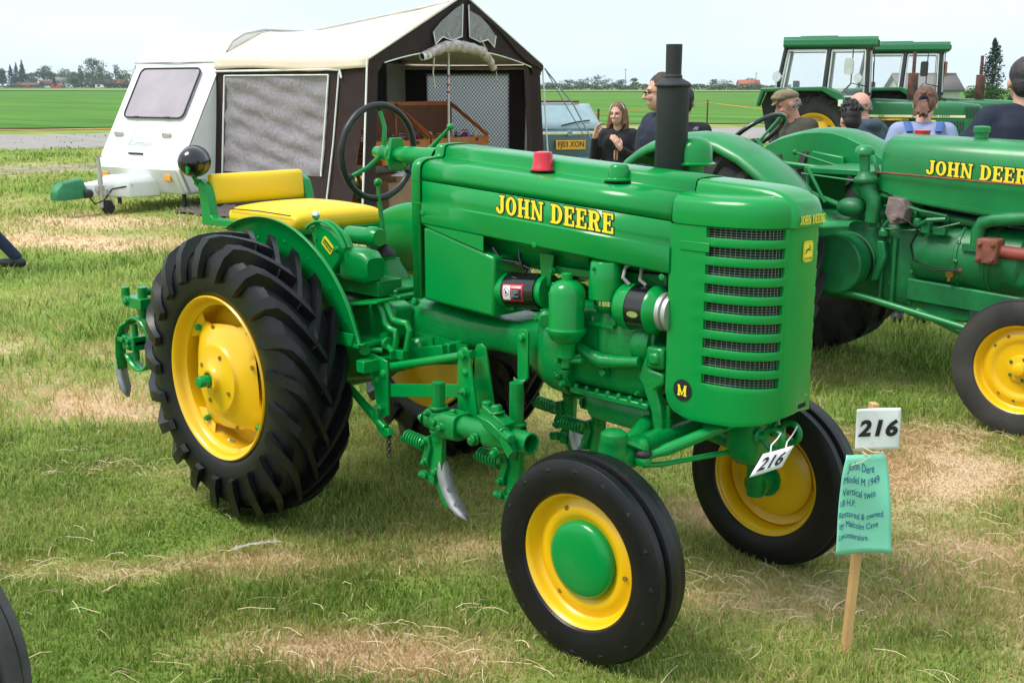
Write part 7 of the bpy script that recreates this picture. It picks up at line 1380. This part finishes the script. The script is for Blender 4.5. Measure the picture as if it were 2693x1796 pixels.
def tree(label, lat, dep, h_, wd, name='broadleaf_tree', c1=(.055, .10, .030), c2=(.11, .17, .055), trunk_h=.10, blobs=13, leaves=1300, ls=1.0, shape='round', sparse=0., group='far trees along the horizon', seed=0):
    R = random.Random(seed+int(lat*7)); x, y = ld(lat, dep); z = gz(x, y); t = thing(name, label, 'tree', (x, y, z-.3), R.uniform(0, 6), group)
    b = B(); b.tube([(0, 0, 0), (.1*R.uniform(-1, 1), 0, h_*trunk_h), (.3*R.uniform(-1, 1), .2, h_*.55), (0, 0, h_*.85)], [h_*.022, h_*.018, h_*.012, h_*.004], 8)
    for i in range(6): a = R.uniform(0, 6.28); z0 = h_*R.uniform(trunk_h, .6); b.tube([(0, 0, z0), (math.cos(a)*wd*.2, math.sin(a)*wd*.2, z0+h_*.10), (math.cos(a)*wd*.38, math.sin(a)*wd*.38, z0+h_*.2)], [h_*.009, h_*.006, h_*.003], 5)
    b.mk1('trunk', mat('far_bark', (.07, .055, .045), .9), t)
    cs = []
    for i in range(blobs):
        if shape == 'cone': f_ = i/(blobs-1); zz = h_*(.08+.86*f_); rr_ = wd*.5*(1-f_)*1.0+.3; cs.append((R.uniform(-.15, .15)*rr_, R.uniform(-.15, .15)*rr_, zz, rr_*1.05, h_*.10))
        elif shape == 'column': f_ = i/(blobs-1); zz = h_*(.12+.82*f_); rr_ = wd*.5*math.sin(PI*(.18+.80*f_))**.7; cs.append((R.uniform(-.3, .3)*rr_, R.uniform(-.3, .3)*rr_, zz, rr_, h_*.09))
        else:
            a = R.uniform(0, 6.28); q = R.uniform(0, .34); zz = h_*R.uniform(trunk_h+.12, .88); k_ = math.sin(PI*min(1, max(.15, (zz/h_-trunk_h*.6)/(1.05-trunk_h*.6))))
            cs.append((math.cos(a)*wd*q*k_, math.sin(a)*wd*q*k_, zz, wd*R.uniform(.20, .33), h_*R.uniform(.11, .18)))
    V = []; Fc = []
    for i in range(leaves):
        cx, cy, cz, rr_, rz_ = cs[i % len(cs)]; d = Vector((R.gauss(0, 1), R.gauss(0, 1), R.gauss(0, 1))).normalized()*R.uniform(.45, 1.05)
        p0 = Vector((cx+d.x*rr_, cy+d.y*rr_, cz+d.z*rz_)); e1 = Vector((R.gauss(0, 1), R.gauss(0, 1), R.gauss(0, 1))).normalized(); e2 = e1.orthogonal().normalized(); s_ = ls*R.uniform(.5, 1.2); n = len(V)
        V += [p0-e1*s_*.6, p0+e2*s_*.4, p0+e1*s_*.6, p0-e2*s_*.4]; Fc.append((n, n+1, n+2, n+3))
    b = B(); b.add(V, Fc); b.mk1('crown', leafmat('leaf_%s_%d' % (name, int(c1[0]*1e4+c1[1]*1e3)), c1, c2), t, smooth=False)
    return t
FD_ = 880.; PM = 2650/FD_
def fl(px): return (px-1175.5)/PM
DK = dict(name='conifer_tree', shape='cone', c1=(.014, .032, .026), c2=(.028, .055, .040), trunk_h=.06, blobs=12, leaves=1100, ls=.9)
tree('round green tree at the far left of the horizon', fl(8), FD_, 17, 14, seed=1)
tree('pale green tree just left of the dark conifers', fl(33), FD_, 15, 9, seed=2, c1=(.07, .11, .05))
tree('dark conifer at the left of the dark horizon clump', fl(53), FD_, 17, 10, seed=3, **DK)
tree('tall dark conifer in the middle of the dark horizon clump', fl(66), FD_, 18, 11, seed=4, **DK)
tree('tallest dark conifer at the right of the dark horizon clump', fl(79), FD_, 20, 11, seed=5, **DK)
tree('broad green tree directly right of the dark conifers', fl(104), FD_+20, 17, 15, seed=6, c1=(.05, .11, .03))
tree('green tree with a brownish top behind the red barn', fl(138), FD_+30, 14.5, 15, seed=7, c1=(.085, .095, .05))
tree('low green tree behind the far house', fl(165), FD_+30, 13, 11, seed=8)
tree('bushy green tree left of the tallest far tree', fl(192), FD_, 13, 10, seed=9, c1=(.045, .085, .035))
tree('tall thin topped tree beside the bushy far tree', fl(199), FD_+10, 18, 7, seed=10, leaves=420, c1=(.07, .10, .06))
tree('tallest far tree with ragged open crown', fl(236), FD_, 23, 19, seed=11, blobs=13, leaves=1300, c1=(.05, .09, .05))
tree('slender tree with open crown right of the tallest', fl(268), FD_-15, 18, 10, seed=12, leaves=520, blobs=8, c1=(.075, .105, .06))
tree('open crowned tree with a high feathery top', fl(287), FD_, 21, 11, seed=13, leaves=420, blobs=7, c1=(.075, .11, .06))
tree('small leafy tree against the caravan edge', fl(312), FD_, 15, 12, seed=14, leaves=500, c1=(.085, .13, .06))
tree('light green tree half hidden by the caravan', fl(335), FD_+5, 17, 12, seed=15, leaves=600, c1=(.085, .13, .06))
tree('tiny dark cypress beside the far house', fl(163), FD_-12, 8, 3.2, seed=16, **DK)
tree('golden shrub in front of the dark conifers', fl(85), FD_-14, 4.6, 3.6, seed=17, c1=(.20, .20, .03), c2=(.30, .28, .05), leaves=250, trunk_h=.1, name='shrub')
# trees on the right
D2 = 640.; PM2 = 2650/D2
for i, (px, hh, ww, lb) in enumerate(((1262, 4.5, 9, 'scrubby far bush just right of the awning'), (1300, 5, 10, 'low far bush right of the awning guy ropes'), (1330, 5.4, 9, 'low far bush above the girl'), (1368, 7.8, 9, 'rounded far tree above the girl'), (1392, 5, 7, 'low far bush between the girl and the man'), (1425, 5, 8, 'pale far bush by the man in glasses'), (1455, 6, 6, 'upright far bush touching the man in glasses'), (1640, 5.0, 7, 'low far bush right of the exhaust'), (1668, 5.0, 11, 'wide low far bush left of the cab tractors'), (1735, 6.2, 8, 'round dark far tree beside the red roofed farm'))):
    tree(lb, (px-1175.5)/PM2, D2+i*3, hh+1.2, ww*1.35, seed=30+i, leaves=620, trunk_h=.0, c1=(.075, .105, .05), c2=(.15, .18, .10), ls=.7, name='field_tree')
D3 = 120.; PM3 = 2650/D3
tree('tall narrow poplar rising behind the right hand cab tractor', (2250-1175.5)/PM3, D3, 6.8, 2.4, seed=50, shape='column', blobs=16, leaves=2600, ls=.20, trunk_h=.06, c1=(.022, .050, .028), c2=(.05, .09, .045), name='poplar_tree')
for i, (px, hh, ww, lb) in enumerate(((2196, 2.4, 2.4, 'dark green bush left of the poplar'), (2240, 2.7, 2.8, 'leafy bush at the foot of the poplar'), (2285, 2.5, 2.6, 'light green bush right of the poplar'), (2322, 2.3, 2.4, 'low bush beside the navy man'))):
    tree(lb, (px-1175.5)/PM3, D3-2, hh, ww, seed=60+i, leaves=900, trunk_h=.05, ls=.16, name='garden_bush', c1=(.03, .075, .02), c2=(.07, .14, .04))
# hedges
def hedge(label, lat0, lat1, dep0, dep1, h_, m, n=1800, ls=.7, w_=2.):
    R = random.Random(int(lat0)); t = thing('hedge', label, 'hedge', (0, 0, 0)); V = []; Fc = []
    for i in range(n):
        k = R.random(); x, y = ld(lat0+(lat1-lat0)*k, dep0+(dep1-dep0)*k+R.uniform(-w_, w_)); p0 = Vector((x, y, gz(x, y)+h_*(R.random()**.6)*(1+.18*math.sin(k*60)))); e1 = Vector((R.gauss(0, 1), R.gauss(0, 1), R.gauss(0, 1))).normalized(); e2 = e1.orthogonal().normalized(); s_ = ls*R.uniform(.6, 1.3); q = len(V)
        V += [p0-e1*s_*.6, p0+e2*s_*.45, p0+e1*s_*.6, p0-e2*s_*.45]; Fc.append((q, q+1, q+2, q+3))
    b = B(); b.add(V, Fc); b.mk1('foliage', m, t, smooth=False); return t
hedge('clipped dark hedge in front of the far houses', fl(215), fl(345), FD_-22, FD_-22, 2.9, leafmat('hedge_leaf', (.02, .06, .02), (.05, .10, .03)), 1500, .9)
hedge('long low hedgerow along the horizon behind the exhaust stack', (1200-1175.5)/PM2, (1790-1175.5)/PM2, D2-10, D2-10, 2.6, leafmat('hedgerow_leaf', (.07, .12, .04), (.14, .19, .08)), 5200, .8)
hedge('scrubby field edge at the far left below the trees', fl(-40), fl(215), FD_-18, FD_-18, 1.6, leafmat('scrub_leaf', (.05, .09, .03), (.12, .14, .06)), 1600, .9)
strip('dry_verge', STUB, ((-60, 385), (330, 385)), ((-60, 425), (330, 425)), .45, .5)
# far houses and barns
def house(label, lat, dep, w_, d_, eave, ridge, wall, roof, rz=0., name='house', wins=(), chim=True):
    x, y = ld(lat, dep); t = thing(name, label, 'building', (x, y, gz(x, y)-.2), rad(43.9)+rz)
    b = B(); b.bx(-w_/2, w_/2, -d_/2, d_/2, 0, eave); b.prism([(-d_/2, eave), (d_/2, eave), (0, ridge-.15)], (-w_/2, 0, 0), (0, 1, 0), (0, 0, 1), w_); b.mk1('wall', wall, t)
    for s_ in (-1, 1):
        b = B(); b.add([(-w_/2-.4, s_*(d_/2+.4), eave-.2), (w_/2+.4, s_*(d_/2+.4), eave-.2), (w_/2+.4, 0, ridge), (-w_/2-.4, 0, ridge)], [(0, 1, 2, 3)]); b.mk1('roof_slope', roof, t, sol=.2)
    if chim: b = B(); b.box((w_*.3, 0, ridge+.5), (.9, .7, 1.8)); b.mk1('chimney', mat('chimney_brick', (.25, .11, .08), .9), t)
    for u, zz in wins: b = B(); b.box((u, -d_/2-.03, zz), (1.2, .08, 1.3)); b.mk1('window', CABD, t)
    b = B(); b.box((w_*.12, -d_/2-.03, 1.1), (1., .08, 2.1)); b.mk1('door', mat('far_door', (.2, .18, .15), .7), t)
    return t
RW = mat('render_cream', (.55, .50, .44), .9); RR_ = mat('roof_brown', (.16, .10, .08), .9, vscale=2); RRD = mat('roof_red', (.36, .11, .06), .9, vscale=2); BRK = mat('far_brick', (.30, .13, .09), .9); BRNW = mat('barn_red', (.28, .05, .05), .8)
house('low brown roofed bungalow among the far trees', fl(131), FD_+6, 13, 8, 2.6, 6.2, BRK, RR_, wins=((-4, 1.5), (3, 1.5)))
house('pale gabled house beside the small dark cypress', fl(150), FD_+10, 9, 8, 4.4, 8.0, RW, mat('roof_grey', (.20, .19, .22), .9), rz=.5, wins=((-2.5, 3.3), (2, 3.3)))
house('red walled barn in front of the far trees', fl(107), FD_-6, 15, 6, 2.6, 4.0, BRNW, RR_, name='barn', chim=False)
house('dark timber shed gable right of the red barn', fl(139), FD_-8, 7, 7, 1.6, 5.0, mat('dark_timber', (.06, .03, .035), .9), mat('dark_roof', (.07, .04, .045), .9), rz=1.2, name='shed', chim=False)
house('wide brown roofed house behind the clipped hedge', fl(248), FD_+8, 17, 9, 2.8, 7.0, RW, RR_, wins=((-5, 1.6), (5, 1.6)))
house('red roofed house wing partly behind the far trees', fl(283), FD_+12, 12, 9, 2.8, 6.5, RW, RRD, wins=((-3, 1.6),))
house('long red roofed farm building left of the cab tractors', (1706-1175.5)/PM2, D2+2, 11, 8, 3.4, 5.6, BRK, RRD, chim=False, name='farm_building')
house('grey roofed house with chimney seen through the right hand cab', (2205-1175.5)/PM3, D3+14, 6.5, 5, 1.9, 3.4, RW, mat('slate_roof', (.19, .17, .16), .9), wins=((-1.5, 1.2),))
def far_car(label, lat, dep, col, L=4.2, hh=1.45, van=False):
    x, y = ld(lat, dep); t = thing('far_car', label, 'van' if van else 'car', (x, y, gz(x, y)), rad(43.9), 'vehicles by the far houses'); m = mat('car_%d_%d' % (col[0]*100, col[2]*100), col, .35)
    b = B(); pr = [(-L/2, .3), (L/2, .3), (L/2, .75), (L*.27, .9), (L*.1, hh), (-L*.32, hh), (-L*.48, .95)] if not van else [(-L/2, .3), (L/2, .3), (L/2, 1.0), (L*.36, hh), (-L/2, hh)]; b.xz(pr, -.85, .85); b.mk1('car_body', m, t, bevel=.08)
    b = B(); b.bx(-L*.3, L*.12, -.87, .87, .95, hh-.12); b.mk1('car_window', CABD, t)
    for xx in (-L*.32, L*.30): b = B(); b.lathe([(.05, -.88), (.32, -.88), (.32, .88), (.05, .88)], (xx, 0, .32), (0, 1, 0), 14, True, True); b.mk1('car_wheel', BLKM, t)
far_car('white car parked by the far house', fl(163), FD_-25, (.75, .77, .8)); far_car('bright red van right of the white car', fl(179), FD_-22, (.65, .03, .03), 6.5, 2.8, True); far_car('silver car parked left of the clipped hedge', fl(211), FD_-25, (.5, .54, .58), 4.6, 2.2, True)
far_car('white van in front of the clipped hedge', fl(282), FD_-30, (.78, .8, .8), 5.8, 2.4, True); far_car('dark red car before the barn', fl(112), FD_-20, (.40, .02, .05), 4.4, 2.0); far_car('white caravan like van near the caravan edge', fl(309), FD_-18, (.8, .8, .8), 5, 2.3, True); far_car('pale car at the far left edge', fl(5), FD_-20, (.6, .65, .7), 4.6, 2.0)
for px, hh, lb in ((1421, 11, 'thin telegraph pole left of the man in glasses'), (1704, 9, 'thin telegraph pole by the red roofed farm')):
    x, y = ld((px-1175.5)/PM2, D2-20); t = thing('telegraph_pole', lb, 'pole', (x, y, gz(x, y))); b = B(); b.cyl((0, 0, 0), (0, 0, hh), .16, .12, 8); b.mk1('pole', STK, t); b = B(); b.box((0, 0, hh-.6), (1.6, .12, .14), Matrix.Rotation(rad(44), 3, 'Z')); b.mk1('crossarm', STK, t)
# ------------------------------------------------------------------ tyre of another machine at the lower left edge
TW = thing('tractor_wheel', 'grey ribbed tyre cut off by the lower left corner', 'wheel', (1.066, -2.20, 0), rad(20))
front_wheel(0, -1, .36, RUBG, .37, .235, .05, grooves=False, parent=TW, cap=False)
for i, (px, hh, ww, lb) in enumerate(((20, 13, 16, 'low green wood behind the far left trees'), (46, 12, 12, 'low green tree behind the dark conifers'), (96, 12, 13, 'rounded tree tucked behind the dark conifers'), (121, 14, 15, 'leafy tree above the red barn roof'), (152, 12.5, 15, 'leafy tree above the pale gabled house'), (178, 12, 13, 'leafy tree above the red van'), (206, 11, 12, 'leafy tree above the silver car'), (222, 13, 12, 'leafy tree left of the tallest far tree'), (255, 11, 12, 'leafy tree above the wide brown roof'), (300, 9, 10, 'low leafy tree above the white van'))):
    tree(lb, fl(px), FD_+45, hh, ww, seed=80+i, leaves=1000, trunk_h=.0, blobs=14, c1=(.05+.004*(i % 4), .10, .035), c2=(.10, .17, .06))

# white feather lying on the grass in front of the rear wheel
b = B(); R = random.Random(5)
for i in range(90):
    t = R.random(); x = .380+.06*t; y = -.875+.16*t; a = rad(69)+R.choice((-1, 1))*R.uniform(.3, .7); L = .022*(1-.55*t)*R.uniform(.6, 1.1)
    b.tube([(x, y, .040+.012*math.sin(t*PI)), (x+math.cos(a)*L, y+math.sin(a)*L, .044+R.uniform(0, .012))], .0012, 3, caps=False)
b.tube([(.375, -.885, .038), (.41, -.80, .052), (.445, -.70, .042)], .0014, 5)
FE = b.mk1('feather', mat('feather_white', (.80, .74, .66), .8), None, smooth=False); tag(FE, 'white feather lying on the grass in front of the near rear wheel', 'feather')
# ------------------------------------------------------------------ thin summer haze over the fen
b = B(); b.bx(-1500, 1500, -1500, 1500, -3, 32)
HZ = b.mk('haze', bpy.data.materials.new('haze_air'), None, smooth=False); HZ['kind'] = 'stuff'
_m = HZ.data.materials[0]; _m.use_nodes = True; _t = _m.node_tree; _t.nodes.clear(); _v = _t.nodes.new('ShaderNodeVolumePrincipled'); _v.inputs['Color'].default_value = (.80, .90, 1, 1); _v.inputs['Density'].default_value = .00016; _v.inputs['Anisotropy'].default_value = .1
_o = _t.nodes.new('ShaderNodeOutputMaterial'); _t.links.new(_v.outputs[0], _o.inputs['Volume'])
